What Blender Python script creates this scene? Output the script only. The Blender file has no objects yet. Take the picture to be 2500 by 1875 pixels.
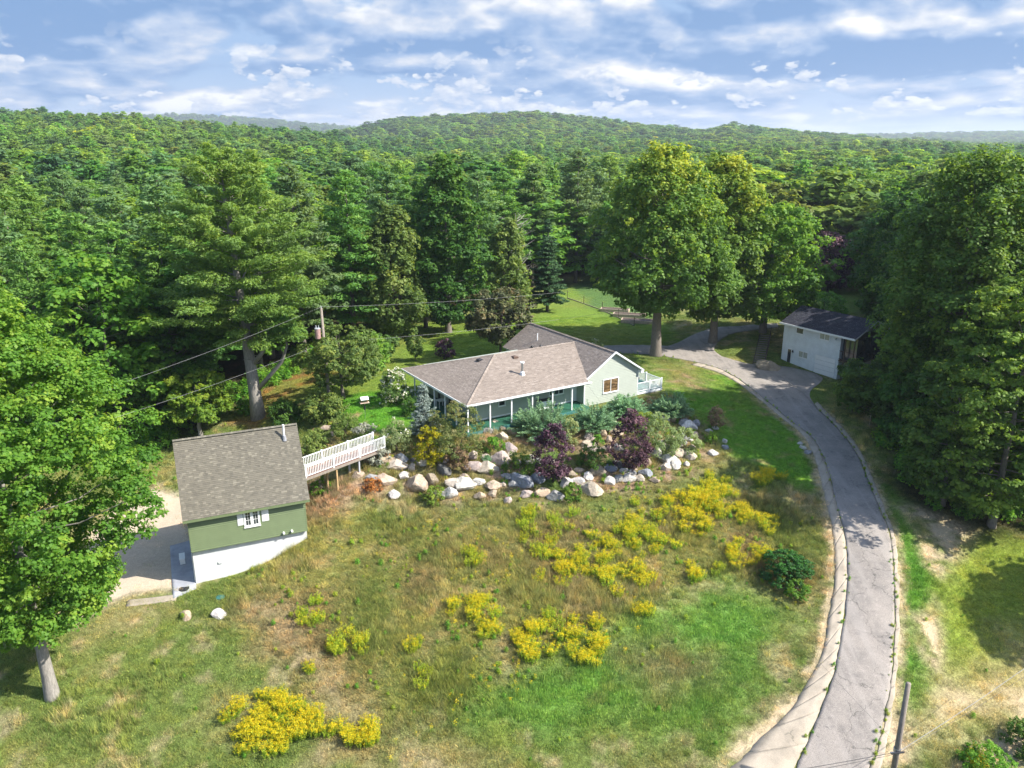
import bpy, bmesh, math, random
import numpy as np
from mathutils import Vector, Matrix, noise as mnoise

random.seed(7)
RNG = np.random.default_rng(11)
SC = bpy.context.scene
COL = SC.collection
PI = math.pi

# ------------------------------------------------------------------ camera
F, CX, CY = 1900.0, 1250.0, 937.5          # focal length and centre in photograph pixels
PITCH, CAMZ = math.radians(17.3), 23.9
cam_d = bpy.data.cameras.new('camera')
cam_d.sensor_width = 36.0
cam_d.lens = 36.0 * F / 2500.0
cam_d.clip_start = 0.5
cam_d.clip_end = 30000
cam = bpy.data.objects.new('camera', cam_d)
cam.location = (0, 0, CAMZ)
cam.rotation_euler = (PI / 2 - PITCH, 0, 0)
COL.objects.link(cam)
SC.camera = cam

# ------------------------------------------------------------------ light
SUN_DIR = Vector((0.72, -0.17, 0.67)).normalized()     # towards the sun
SUN_EL = math.asin(SUN_DIR.z)
SUN_AZ = math.atan2(SUN_DIR.x, SUN_DIR.y)
sun_d = bpy.data.lights.new('sun', 'SUN')
sun_d.energy = 4.3
sun_d.angle = math.radians(0.55)
sun_d.color = (1.0, 0.95, 0.87)
sun = bpy.data.objects.new('sun', sun_d)
sun.rotation_euler = SUN_DIR.to_track_quat('Z', 'Y').to_euler()
sun.location = (60, -20, 80)
COL.objects.link(sun)

SC.render.engine = 'CYCLES'
cy = SC.cycles
cy.max_bounces = 6
cy.diffuse_bounces = 4
cy.glossy_bounces = 2
cy.transmission_bounces = 3
cy.volume_bounces = 0
cy.transparent_max_bounces = 4
cy.use_adaptive_sampling = True
cy.adaptive_threshold = 0.015
cy.use_denoising = True
cy.sample_clamp_indirect = 4.0
cy.caustics_reflective = False
cy.caustics_refractive = False
SC.view_settings.view_transform = 'Standard'
SC.view_settings.look = 'None'
SC.view_settings.gamma = 1.0
SC.view_settings.use_curve_mapping = False
SC.view_settings.exposure = 1.22

# ------------------------------------------------------------------ node helpers
class NT:
    """thin wrapper that makes node trees short to write"""
    def __init__(s, tree):
        s.t = tree; s.n = tree.nodes; s.l = tree.links
    def new(s, kind, **kw):
        x = s.n.new(kind)
        for k, v in kw.items():
            setattr(x, k, v)
        return x
    def link(s, a, b): s.l.new(a, b)
    def put(s, sock, v):
        if hasattr(v, 'is_output') or isinstance(v, bpy.types.NodeSocket): s.l.new(v, sock)
        else: sock.default_value = v
    def math(s, op, a, b=None, c=None, clamp=False):
        x = s.n.new('ShaderNodeMath'); x.operation = op; x.use_clamp = clamp
        s.put(x.inputs[0], a)
        if b is not None: s.put(x.inputs[1], b)
        if c is not None: s.put(x.inputs[2], c)
        return x.outputs[0]
    def vmath(s, op, a, b=None):
        x = s.n.new('ShaderNodeVectorMath'); x.operation = op
        s.put(x.inputs[0], a)
        if b is not None: s.put(x.inputs[1], b)
        return x.outputs[0]
    def mix(s, fac, a, b, mode='MIX'):
        x = s.n.new('ShaderNodeMix'); x.data_type = 'RGBA'; x.blend_type = mode
        s.put(x.inputs[0], fac)
        s.put(x.inputs[6], a if not isinstance(a, tuple) else (*a[:3], 1))
        s.put(x.inputs[7], b if not isinstance(b, tuple) else (*b[:3], 1))
        return x.outputs[2]
    def noise(s, vec, scale, detail=3, rough=0.55, dist=0.0, col=False):
        x = s.n.new('ShaderNodeTexNoise')
        if vec is not None: s.put(x.inputs['Vector'], vec)
        s.put(x.inputs['Scale'], scale)
        x.inputs['Detail'].default_value = detail
        x.inputs['Roughness'].default_value = rough
        x.inputs['Distortion'].default_value = dist
        return x.outputs['Color' if col else 'Fac']
    def ramp(s, fac, stops, interp='LINEAR'):
        x = s.n.new('ShaderNodeValToRGB'); x.color_ramp.interpolation = interp
        e = x.color_ramp.elements
        while len(e) < len(stops): e.new(0.5)
        for k, (p, c) in enumerate(stops):
            e[k].position = p
            e[k].color = (c, c, c, 1) if isinstance(c, (int, float)) else (*c[:3], 1)
        s.put(x.inputs[0], fac)
        return x.outputs[0]
    def step(s, v, lo, hi):
        x = s.n.new('ShaderNodeMapRange'); x.interpolation_type = 'SMOOTHSTEP'
        s.put(x.inputs[0], v); s.put(x.inputs[1], lo); s.put(x.inputs[2], hi)
        x.inputs[3].default_value = 0; x.inputs[4].default_value = 1
        return x.outputs[0]
    def attr(s, name, kind='GEOMETRY', out='Color'):
        x = s.n.new('ShaderNodeAttribute'); x.attribute_name = name; x.attribute_type = kind
        return x.outputs[out]

# ------------------------------------------------------------------ sky
world = bpy.data.worlds.new('World')
SC.world = world
world.use_nodes = True
w = NT(world.node_tree)
w.n.clear()
sky = w.new('ShaderNodeTexSky', sky_type='NISHITA')
sky.sun_disc = False
sky.sun_elevation = SUN_EL
sky.sun_rotation = SUN_AZ
sky.altitude = 300
sky.air_density = 1.0
sky.dust_density = 1.6
sky.ozone_density = 2.0
tc = w.new('ShaderNodeTexCoord')
sep = w.new('ShaderNodeSeparateXYZ'); w.link(tc.outputs['Generated'], sep.inputs[0])
dx, dy, dz = sep.outputs
zc = w.math('MAXIMUM', dz, 0.0)
az = w.math('ARCTAN2', dx, dy)             # radians, 0 straight ahead, to the right positive

def cloud_field(zoff, aoff, kx, ky, z0, seed, fine_amt, vor_amt):
    """cloud density at this direction, or a little above / beside it; features get smaller towards the horizon"""
    z2 = w.math('ADD', zc, zoff)
    comb = w.new('ShaderNodeCombineXYZ')
    w.link(w.math('MULTIPLY', w.math('ADD', az, aoff), kx), comb.inputs[0])
    w.put(comb.inputs[1], w.math('MULTIPLY', w.math('LOGARITHM', w.math('ADD', z2, z0), 2.718), ky))
    w.put(comb.inputs[2], seed)
    v = comb.outputs[0]
    big = w.noise(v, 0.75, 2, 0.5, 0.0)
    mid = w.noise(v, 2.0, 3, 0.5, 0.0)
    fine = w.noise(v, 5.2, 6, 0.6, 0.0)
    vs = []
    for sc_v, am in ((2.6, 1.0), (6.1, .5)):
        vo = w.new('ShaderNodeTexVoronoi', feature='F1', voronoi_dimensions='2D'); vo.inputs['Scale'].default_value = sc_v
        w.link(w.vmath('ADD', v, w.vmath('MULTIPLY', w.noise(v, 4.0, 2, .5, 0, col=True), (.3, .3, 0))), vo.inputs['Vector'])
        d_ = vo.outputs['Distance']
        vs.append(w.math('MULTIPLY', w.math('SUBTRACT', .45, w.math('MULTIPLY', d_, d_)), vor_amt * am))
    return add_all([w.math('MULTIPLY', big, 0.46), w.math('MULTIPLY', mid, 0.36), w.math('MULTIPLY', fine, fine_amt)] + vs)
def add_all(vals):
    t = vals[0]
    for x in vals[1:]: t = w.math('ADD', t, x)
    return t

def blob(a0, e0, ra, re, amp):
    """a cloud feature at azimuth a0, elevation e0 (radians)"""
    u = w.math('DIVIDE', w.math('SUBTRACT', az, a0), ra)
    v = w.math('DIVIDE', w.math('SUBTRACT', dz, e0), re)
    r2 = w.math('ADD', w.math('MULTIPLY', u, u), w.math('MULTIPLY', v, v))
    return w.math('MULTIPLY', w.math('POWER', 2.718, w.math('MULTIPLY', r2, -1.0)), amp)

def sky_pos(px, py):
    v = (py - CY) / F; u = (px - CX) / F
    c, s = math.cos(PITCH), math.sin(PITCH)
    d = Vector((u, c - s * v, -s - c * v)).normalized()
    return math.atan2(d.x, d.y), d.z
#           px    py   rx(px) ry(px) amount          white masses (+) and shaded undersides / blue gaps (-)
BRIGHT = [(445, 50, 110, 40, .30), (960, 35, 190, 60, .42), (700, 30, 120, 50, .12), (330, 130, 110, 40, .15), (1500, 180, 120, 60, .17),
          (1620, 225, 110, 45, .2), (1190, 190, 90, 40, .15), (2150, 60, 300, 45, .2), (1400, 60, 90, 80, .2), (160, 170, 130, 35, .18), (2050, 195, 300, 14, .15), (1950, 80, 300, 25, .14), (2350, 215, 160, 30, .10)]
DARK = [(215, 55, 130, 26, .40), (800, 75, 260, 34, .32), (1000, 118, 170, 20, .42), (700, 170, 180, 18, .22), (2180, 150, 420, 24, .42),
        (1330, 155, 100, 24, .28), (120, 125, 90, 20, .32), (1650, 60, 260, 40, .18), (2350, 110, 300, 36, .22), (30, 60, 60, 60, .25), (1600, 120, 120, 40, .1), (2230, 232, 150, 14, .22), (500, 235, 200, 16, .12)]
sc_ = 1.0 / F
b_up = add_all([blob(*sky_pos(a, b), ra * sc_, rb * sc_, amp) for a, b, ra, rb, amp in BRIGHT])
b_dn = add_all([blob(*sky_pos(a, b), ra * sc_, rb * sc_, amp) for a, b, ra, rb, amp in DARK])
A_ = (4.0, 1.8, 0.07, 3.7, .17, .16)
here = cloud_field(0.0, 0.0, *A_)
above = cloud_field(0.016, 0.010, *A_)
relief = w.math('SUBTRACT', here, above)                       # a top edge has more cloud here than above
body = w.math('ADD', here, w.math('ADD', w.math('MULTIPLY', b_up, .25), w.math('MULTIPLY', b_dn, .22)))
cover = w.step(body, .455, .55)
thick = w.step(body, .50, .70)                                  # thick cloud shows its shaded grey base
lit = add_all([w.math('MULTIPLY', relief, 5.2), w.math('MULTIPLY', b_up, 1.3), w.math('MULTIPLY', b_dn, -1.5),
               w.math('MULTIPLY', thick, -.24), 0.42])
# small heaped clouds farther off, low over the horizon
B_ = (12.0, 3.2, 0.07, 9.1, .18, .20)
h2 = cloud_field(0.0, 0.0, *B_)
a2_ = cloud_field(0.006, 0.003, *B_)
band = w.math('MULTIPLY', w.step(dz, .006, .03), w.math('SUBTRACT', 1, w.step(dz, .075, .13)))
cov2 = w.math('MULTIPLY', w.step(h2, .590, .63), band)
lit2 = add_all([w.math('MULTIPLY', w.math('SUBTRACT', h2, a2_), 3.0), .60])
RAMP = [(0.0, (1.7, 3.0, 5.3)), (0.25, (2.7, 3.9, 6.0)), (0.5, (4.1, 5.0, 6.6)), (0.72, (5.9, 6.3, 7.1)), (1.0, (8.4, 8.4, 8.4))]
cloud_col = w.ramp(lit, RAMP)
cloud2 = w.mix(.15, w.ramp(lit2, RAMP), (4.9, 5.8, 7.2))
horizon = w.step(dz, 0.0, 0.10)
blue = w.mix(horizon, (4.5, 5.5, 7.0), (3.0, 4.4, 6.6))        # clear air between the clouds, paler low down
frame_sky = w.mix(w.math('MULTIPLY', cover, .93), blue, cloud_col)
frame_sky = w.mix(w.math('MULTIPLY', cov2, .85), frame_sky, cloud2)
frame_sky = w.mix(w.math('SUBTRACT', 0.9, w.math('MULTIPLY', w.step(dz, -0.01, 0.045), 0.9)), frame_sky, (4.3, 5.2, 6.7))
frame_sky = w.mix(1.0, frame_sky, (.375, .375, .375), 'MULTIPLY')
hi = w.step(dz, 0.17, 0.45)
world_col = w.mix(w.math('MULTIPLY', hi, 0.75), frame_sky, sky.outputs[0])
below = w.step(dz, -0.02, 0.0)
world_col = w.mix(below, (.6, .75, .5), world_col)
bg = w.new('ShaderNodeBackground')
bg.inputs['Strength'].default_value = 0.15
w.link(world_col, bg.inputs['Color'])
out = w.new('ShaderNodeOutputWorld')
w.link(bg.outputs[0], out.inputs['Surface'])
world.cycles.sampling_method = 'MANUAL'
world.cycles.sample_map_resolution = 256
# ------------------------------------------------------------------ terrain height
def ray_dir(px, py):
    u = (px - CX) / F; v = (py - CY) / F
    c, s = math.cos(PITCH), math.sin(PITCH)
    return np.array((u, c - s * v, -s - c * v))
def on_z(px, py, z):
    d = ray_dir(px, py); t = (z - CAMZ) / d[2]
    return np.array((d[0] * t, d[1] * t, z))
def to_px(P):
    X, Y, Z = P[0], P[1], P[2] - CAMZ
    c, s = math.cos(PITCH), math.sin(PITCH)
    d = Y * c - Z * s
    return CX + F * X / d, CY + F * (-Z * c - Y * s) / d

CTRL = [  # surveyed points: photograph x, y and the height of the ground there
 (477,1428,-6.0),(750,1313,-4.1),(620,1385,-5.2),(380,1300,-5.9),(240,1440,-6.1),(200,1300,-5.9),(330,1180,-5.2),(430,1230,-5.8),
 (300,1060,-4.6),(60,1200,-5.5),(-150,1300,-6.0),(-150,1700,-8.0),(125,1700,-7.6),(400,1600,-7.4),(300,1875,-9.2),(700,1875,-9.1),(-200,1875,-9.4),
 (1250,1875,-9.0),(1700,1875,-9.2),(700,1600,-7.0),(1000,1500,-6.1),(1250,1500,-6.0),(1500,1500,-6.3),(1750,1600,-7.6),(900,1300,-4.1),(1200,1320,-4.0),
 (1500,1320,-4.3),(1750,1350,-5.0),(1900,1450,-6.2),(1000,1190,-2.6),(1250,1200,-2.5),(1450,1190,-2.5),(1650,1190,-2.7),(1800,1180,-2.9),
 (850,1170,-2.9),(780,1205,-2.9),(780,1080,-2.4),(850,1110,-1.3),(900,1085,-.5),(990,1110,-.9),(1100,1080,-.5),(1200,1062,-.3),(1300,1075,-.8),(1450,1020,-.45),(1600,1000,-.45),(1560,1110,-1.6),(1700,1080,-1.5),
 (1720,1000,-.8),(1640,930,-.5),(1850,1050,-2.0),(1935,1023,-2.2),(2041,1180,-3.5),(2061,1350,-5.0),(2060,1488,-6.3),(2010,1711,-8.2),(1960,1875,-9.5),(2110,1180,-3.5),(2180,1400,-5.3),(2180,1600,-7.2),(2120,1875,-9.5),
 (2250,1300,-4.8),(2330,1330,-5.6),(2330,1500,-7.3),(2300,1700,-8.8),(2450,1500,-7.6),(2450,1250,-4.9),(2480,1800,-9.6),(2650,1500,-7.4),(2650,1800,-9.5),(2300,1130,-2.8),(2450,1150,-3.0),(2650,1150,-3.0),
 (2200,1050,-2.3),(2050,1000,-2.0),(1950,950,-1.8),(1900,905,-1.6),(2012,925,-1.7),(1850,885,-1.45),(1830,850,-.5),(1750,850,-.8),(1600,865,-.7),(1500,850,-.55),(1700,810,-.4),(1850,800,.4),(1950,780,.7),(1800,770,.3),
 (2150,900,-2.0),(2350,950,-2.3),(2600,1000,-2.6),(2150,700,.3),(2400,760,-2.2),(1700,720,-.9),(1450,700,-1.0),(1330,750,-.8),(1200,800,-.5),(1100,860,-.4),(1000,870,-.6),(850,890,-.9),
 (930,950,-.4),(860,1000,-.5),(920,1050,-.35),(780,960,-.9),(740,1010,-1.6),(630,1015,-2.2),(700,940,-1.4),(560,1000,-2.7),(450,1060,-3.6),(600,940,-2.1),(700,880,-1.5),(400,950,-3.6),(850,830,-1.2),(200,950,-4.5),(0,950,-5.0),(-150,1000,-5.2),
 (1000,780,-1.2),(600,800,-3.0),(200,800,-5.0),(-100,800,-5.0),(1300,700,-1.4),(1900,680,-1.6),(2600,800,-2.5),(1250,680,-1.8),
]
_c = np.array([on_z(*p) for p in CTRL])
_house = [(x, y) for x in () for y in ()]
_U = np.array((math.cos(.555), math.sin(.555))); _W = np.array((-math.sin(.555), math.cos(.555))); _A = np.array((-3.86, 62.64))
def house_xy(u, v): return _A + _U * u + _W * v
_pad = [(*house_xy(a, b), -.3) for a, b in ((1, 1), (7, 1), (12, 1), (1, 7), (1, 12), (7, 7), (14, 8), (19, 2), (20, 9), (15, 15), (20, 15), (9, 14), (23, 3))]
_gU = np.array((math.cos(.416), math.sin(.416))); _gN = np.array((-math.sin(.416), math.cos(.416))); _gP = np.array((-22.33, 48.31))
_pad += [(*(_gP + _gN * 6.2), -5.6), (*(_gP + _gN * 6.2 + _gU * 8), -3.4), (*(_gP + _gN * 3 + _gU * 9), -3.7), (*(_gP + _gN * 3 - _gU * 2), -5.9)]
_pad += [(-13.6, 55.7, -2.0), (-12.15, 57.35, -1.5), (-14.9, 54.3, -2.6), (-12.8, 57.9, -1.4)]
_gn = np.array((_gN[0], _gN[1]))
for _px, _py in ((480,1426),(549,1411),(590,1401),(625,1389),(665,1372),(698,1350),(725,1328),(748,1312)):   # foot of the garage's front wall
    _d = ray_dir(_px, _py); _t = ((_gP + _gN * .24) @ _gn) / (_d[:2] @ _gn); _pad.append((_d[0] * _t, _d[1] * _t, CAMZ + _d[2] * _t))
_c = np.vstack([_c, np.array(_pad)])
def _tps(r2): return 0.5 * r2 * np.log(r2 + 1e-9)
_S = 40.0
_q = _c[:, :2] / _S
_n = len(_q)
_K = _tps(((_q[:, None] - _q[None]) ** 2).sum(-1)) + np.eye(_n) * 0.004
_Pm = np.hstack([np.ones((_n, 1)), _q])
_M = np.zeros((_n + 3, _n + 3)); _M[:_n, :_n] = _K; _M[:_n, _n:] = _Pm; _M[_n:, :_n] = _Pm.T
_wt = np.linalg.solve(_M, np.concatenate([_c[:, 2], np.zeros(3)]))
R1 = ([-600,-300,0,100,200,400,620,750,900,1000], [268,262,262,258,270,285,303,314,338,365])
R2 = ([500,600,800,850,950,1100,1200,1290,1340,1450,1600,1700,1740,1770,1830,1900,2000,2200,2400], [360,340,320,313,290,282,277,272,277,289,306,313,313,300,304,312,322,338,352])
R3 = ([-600,0,300,480,620,800,1000,1400,2000,2150,2300,2500,3200], [300,292,283,279,287,304,322,335,330,327,323,319,325])
def _ridge(az, prof, dist, canopy):
    py = np.interp(az, *prof)
    v = (py - CY) / F
    a = np.arctan((az - CX) / F * math.cos(PITCH))
    return CAMZ - dist * np.cos(a) * np.tan(PITCH + np.arctan(v)) - canopy
def hash_noise(X, Y, s, seed=0):
    """smooth value noise, vectorised"""
    x = X / s + seed * 17.3; y = Y / s + seed * 5.1
    xi = np.floor(x); yi = np.floor(y); fx = x - xi; fy = y - yi
    fx = fx * fx * (3 - 2 * fx); fy = fy * fy * (3 - 2 * fy)
    def h(a, b):
        t = np.sin(a * 127.1 + b * 311.7 + seed * 74.7) * 43758.5453
        return t - np.floor(t)
    return (h(xi, yi) * (1 - fx) + h(xi + 1, yi) * fx) * (1 - fy) + (h(xi, yi + 1) * (1 - fx) + h(xi + 1, yi + 1) * fx) * fy
def fbm(X, Y, s, seed=0, n=4):
    t = 0; a = .5; tot = 0
    for k in range(n):
        t = t + a * hash_noise(X, Y, s, seed + k); tot += a; a *= .55; s *= .48
    return t / tot
def terr(X, Y):
    X = np.atleast_1d(np.asarray(X, float)); Y = np.atleast_1d(np.asarray(Y, float))
    sh = X.shape; X = X.ravel(); Y = Y.ravel()
    cx = np.clip(X, -48, 62); cyy = np.clip(Y, 28, 125)
    q = np.stack([cx, cyy], 1) / _S
    z = np.empty(len(q))
    for i in range(0, len(q), 40000):
        d2 = ((q[i:i + 40000, None] - _q[None]) ** 2).sum(-1)
        z[i:i + 40000] = _tps(d2) @ _wt[:_n] + _wt[_n] + q[i:i + 40000] @ _wt[_n + 1:]
    z = np.clip(z, -11, 0.9)
    z = z + .10 * (fbm(X, Y, 2.2, 3, 3) - .5) * np.clip((np.hypot(X, Y) - 20) / 10, 0, 1)
    R = np.hypot(X, Y)
    az = CX + F * (X / np.maximum(Y, 1.0)) / math.cos(PITCH)   # survey x of a far direction
    az = np.where(Y < 1, np.where(X < 0, -600, 3200), az)
    base = -3 - 2 * np.clip((R - 120) / 300, 0, 1) + 5 * (fbm(X, Y, 160, 5, 3) - .5)
    f1 = np.maximum(_ridge(az, R1, 760, 27) - base, 0) * np.exp(-((R - 760) / 330) ** 2)
    f2 = np.maximum(_ridge(az, R2, 1700, 25) - base, 0) * np.exp(-((R - 1700) / 520) ** 2)
    f3 = np.maximum(_ridge(az, R3, 4600, 20) - base, 0) * np.exp(-((R - 4600) / 1100) ** 2)
    far = base + np.maximum(np.maximum(f1, f2), f3) + (fbm(X, Y, 90, 9, 3) - .5) * 7 * np.clip((R - 300) / 300, 0, 1)
    k = np.clip((R - 105) / 75, 0, 1); k = k * k * (3 - 2 * k)
    return (z * (1 - k) + far * k).reshape(sh)
def tz(x, y): return float(terr(x, y)[0])
def at(px, py, lift=0.0):
    """where the sight line of a photograph pixel meets the ground"""
    d = ray_dir(px, py)
    t = np.linspace(25, 260, 1200) if py > 600 else np.linspace(60, 3000, 4000)
    Z = CAMZ + d[2] * t - terr(d[0] * t, d[1] * t) - lift
    i = int(np.argmax(Z < 0))
    if Z[i] >= 0: i = len(t) - 1
    a, b = Z[i - 1], Z[i]
    tt = t[i - 1] + (t[i] - t[i - 1]) * a / (a - b) if a > b else t[i]
    x, y = d[0] * tt, d[1] * tt
    return Vector((x, y, tz(x, y)))
def scale_at(P):
    """photograph pixels per metre at a place"""
    return F / (P[1] * math.cos(PITCH) + (CAMZ - P[2]) * math.sin(PITCH))

# ------------------------------------------------------------------ objects
def tag(o, label=None, cat=None, group=None, kind=None):
    if label: o['label'] = label
    if cat: o['category'] = cat
    if group: o['group'] = group
    if kind: o['kind'] = kind
    return o
def link(o, parent=None):
    COL.objects.link(o)
    if parent is not None: o.parent = parent
    return o
def empty(name, loc, rz=0.0):
    o = bpy.data.objects.new(name, None)
    o.empty_display_size = 0.3
    o.location = loc; o.rotation_euler = (0, 0, rz)
    return link(o)
def mesh_np(name, verts, faces, mat=None, smooth=False):
    """mesh from numpy arrays; faces is (n,3) or (n,4)"""
    me = bpy.data.meshes.new(name)
    verts = np.asarray(verts, np.float32); faces = np.asarray(faces, np.int32)
    nv, nf, k = len(verts), len(faces), faces.shape[1]
    me.vertices.add(nv); me.vertices.foreach_set('co', verts.ravel())
    me.loops.add(nf * k); me.loops.foreach_set('vertex_index', faces.ravel())
    me.polygons.add(nf); me.polygons.foreach_set('loop_start', np.arange(nf, dtype=np.int32) * k)
    me.polygons.foreach_set('loop_total', np.full(nf, k, np.int32))
    if smooth: me.polygons.foreach_set('use_smooth', np.ones(nf, bool))
    me.update(calc_edges=True)
    if mat: me.materials.append(mat)
    return me
class MB:
    """collects boxes, bars, tubes, polygons and builds one mesh"""
    def __init__(s): s.v = []; s.f = []
    def add(s, vs, fs):
        b = len(s.v); s.v += [tuple(v) for v in vs]; s.f += [tuple(i + b for i in f) for f in fs]; return s
    def box(s, x0, y0, z0, x1, y1, z1):
        vs = [(x, y, z) for z in (z0, z1) for y in (y0, y1) for x in (x0, x1)]
        return s.add(vs, [(0, 2, 3, 1), (4, 5, 7, 6), (0, 1, 5, 4), (1, 3, 7, 5), (3, 2, 6, 7), (2, 0, 4, 6)])
    def bar(s, a, b, wd, ht, up=(0, 0, 1)):
        a = Vector(a); b = Vector(b); d = (b - a).normalized(); up = Vector(up)
        r = d.cross(up)
        r = r.normalized() if r.length > 1e-4 else Vector((1, 0, 0))
        u = r.cross(d).normalized()
        vs = []
        for p in (a, b):
            for i, j in ((-1, -1), (1, -1), (1, 1), (-1, 1)): vs.append(p + r * i * wd / 2 + u * j * ht / 2)
        return s.add(vs, [(0, 1, 2, 3), (7, 6, 5, 4), (0, 4, 5, 1), (1, 5, 6, 2), (2, 6, 7, 3), (3, 7, 4, 0)])
    def tube(s, pts, rad, n=8, cap=True):
        pts = [Vector(p) for p in pts]
        if not hasattr(rad, '__len__'): rad = [rad] * len(pts)
        b = len(s.v); ref = Vector((.13, .21, 1)).normalized()
        for k, p in enumerate(pts):
            d = (pts[min(k + 1, len(pts) - 1)] - pts[max(k - 1, 0)]).normalized()
            r = d.cross(ref)
            if r.length < .05: r = d.cross(Vector((1, 0, 0)))
            r.normalize(); u = d.cross(r)
            for j in range(n):
                t = 2 * PI * j / n
                s.v.append(tuple(p + (r * math.cos(t) + u * math.sin(t)) * rad[k]))
        for k in range(len(pts) - 1):
            for j in range(n):
                a0 = b + k * n + j; a1 = b + k * n + (j + 1) % n
                s.f.append((a0, a1, a1 + n, a0 + n))
        if cap:
            s.f.append(tuple(b + j for j in reversed(range(n))))
            s.f.append(tuple(b + (len(pts) - 1) * n + j for j in range(n)))
        return s
    def build(s, name, mat, parent=None, smooth=False, bevel=0):
        me = bpy.data.meshes.new(name)
        me.from_pydata(s.v, [], s.f); me.update()
        if mat: me.materials.append(mat)
        if smooth:
            me.polygons.foreach_set('use_smooth', [True] * len(me.polygons))
        o = link(bpy.data.objects.new(name, me), parent)
        if bevel:
            m = o.modifiers.new('bevel', 'BEVEL'); m.width = bevel; m.segments = 2; m.limit_method = 'ANGLE'
        return o
def put(name, me, parent=None, loc=None, rz=None, sc=None):
    o = bpy.data.objects.new(name, me)
    if loc is not None: o.location = loc
    if rz is not None: o.rotation_euler = (0, 0, rz)
    if sc is not None: o.scale = sc if hasattr(sc, '__len__') else (sc, sc, sc)
    return link(o, parent)
# ------------------------------------------------------------------ ground zones
def xy_poly(pts): return np.array([at(*p)[:2] for p in pts])
def sdist(X, Y, poly):
    """signed distance to a polygon, positive inside"""
    d = np.full(X.shape, 1e9); ins = np.zeros(X.shape, bool)
    n = len(poly)
    for i in range(n):
        x0, y0 = poly[i]; x1, y1 = poly[(i + 1) % n]
        ex, ey = x1 - x0, y1 - y0
        t = np.clip(((X - x0) * ex + (Y - y0) * ey) / (ex * ex + ey * ey + 1e-12), 0, 1)
        d = np.minimum(d, np.hypot(X - x0 - ex * t, Y - y0 - ey * t))
        c = ((y0 > Y) != (y1 > Y)) & (X < (x1 - x0) * (Y - y0) / ((y1 - y0) if abs(y1 - y0) > 1e-9 else 1e-9) + x0)
        ins ^= c
    return np.where(ins, d, -d)
def soft(X, Y, poly, edge=.6, wob=1.2, seed=1):
    x0, y0 = poly.min(0) - 6; x1, y1 = poly.max(0) + 6
    m = (X > x0) & (X < x1) & (Y > y0) & (Y < y1)
    out = np.zeros(X.shape)
    if m.any():
        s = sdist(X[m], Y[m], poly) + (fbm(X[m], Y[m], 3.0, seed, 4) - .5) * 2 * wob
        out[m] = np.clip(s / edge * .5 + .5, 0, 1)
    return out
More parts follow.
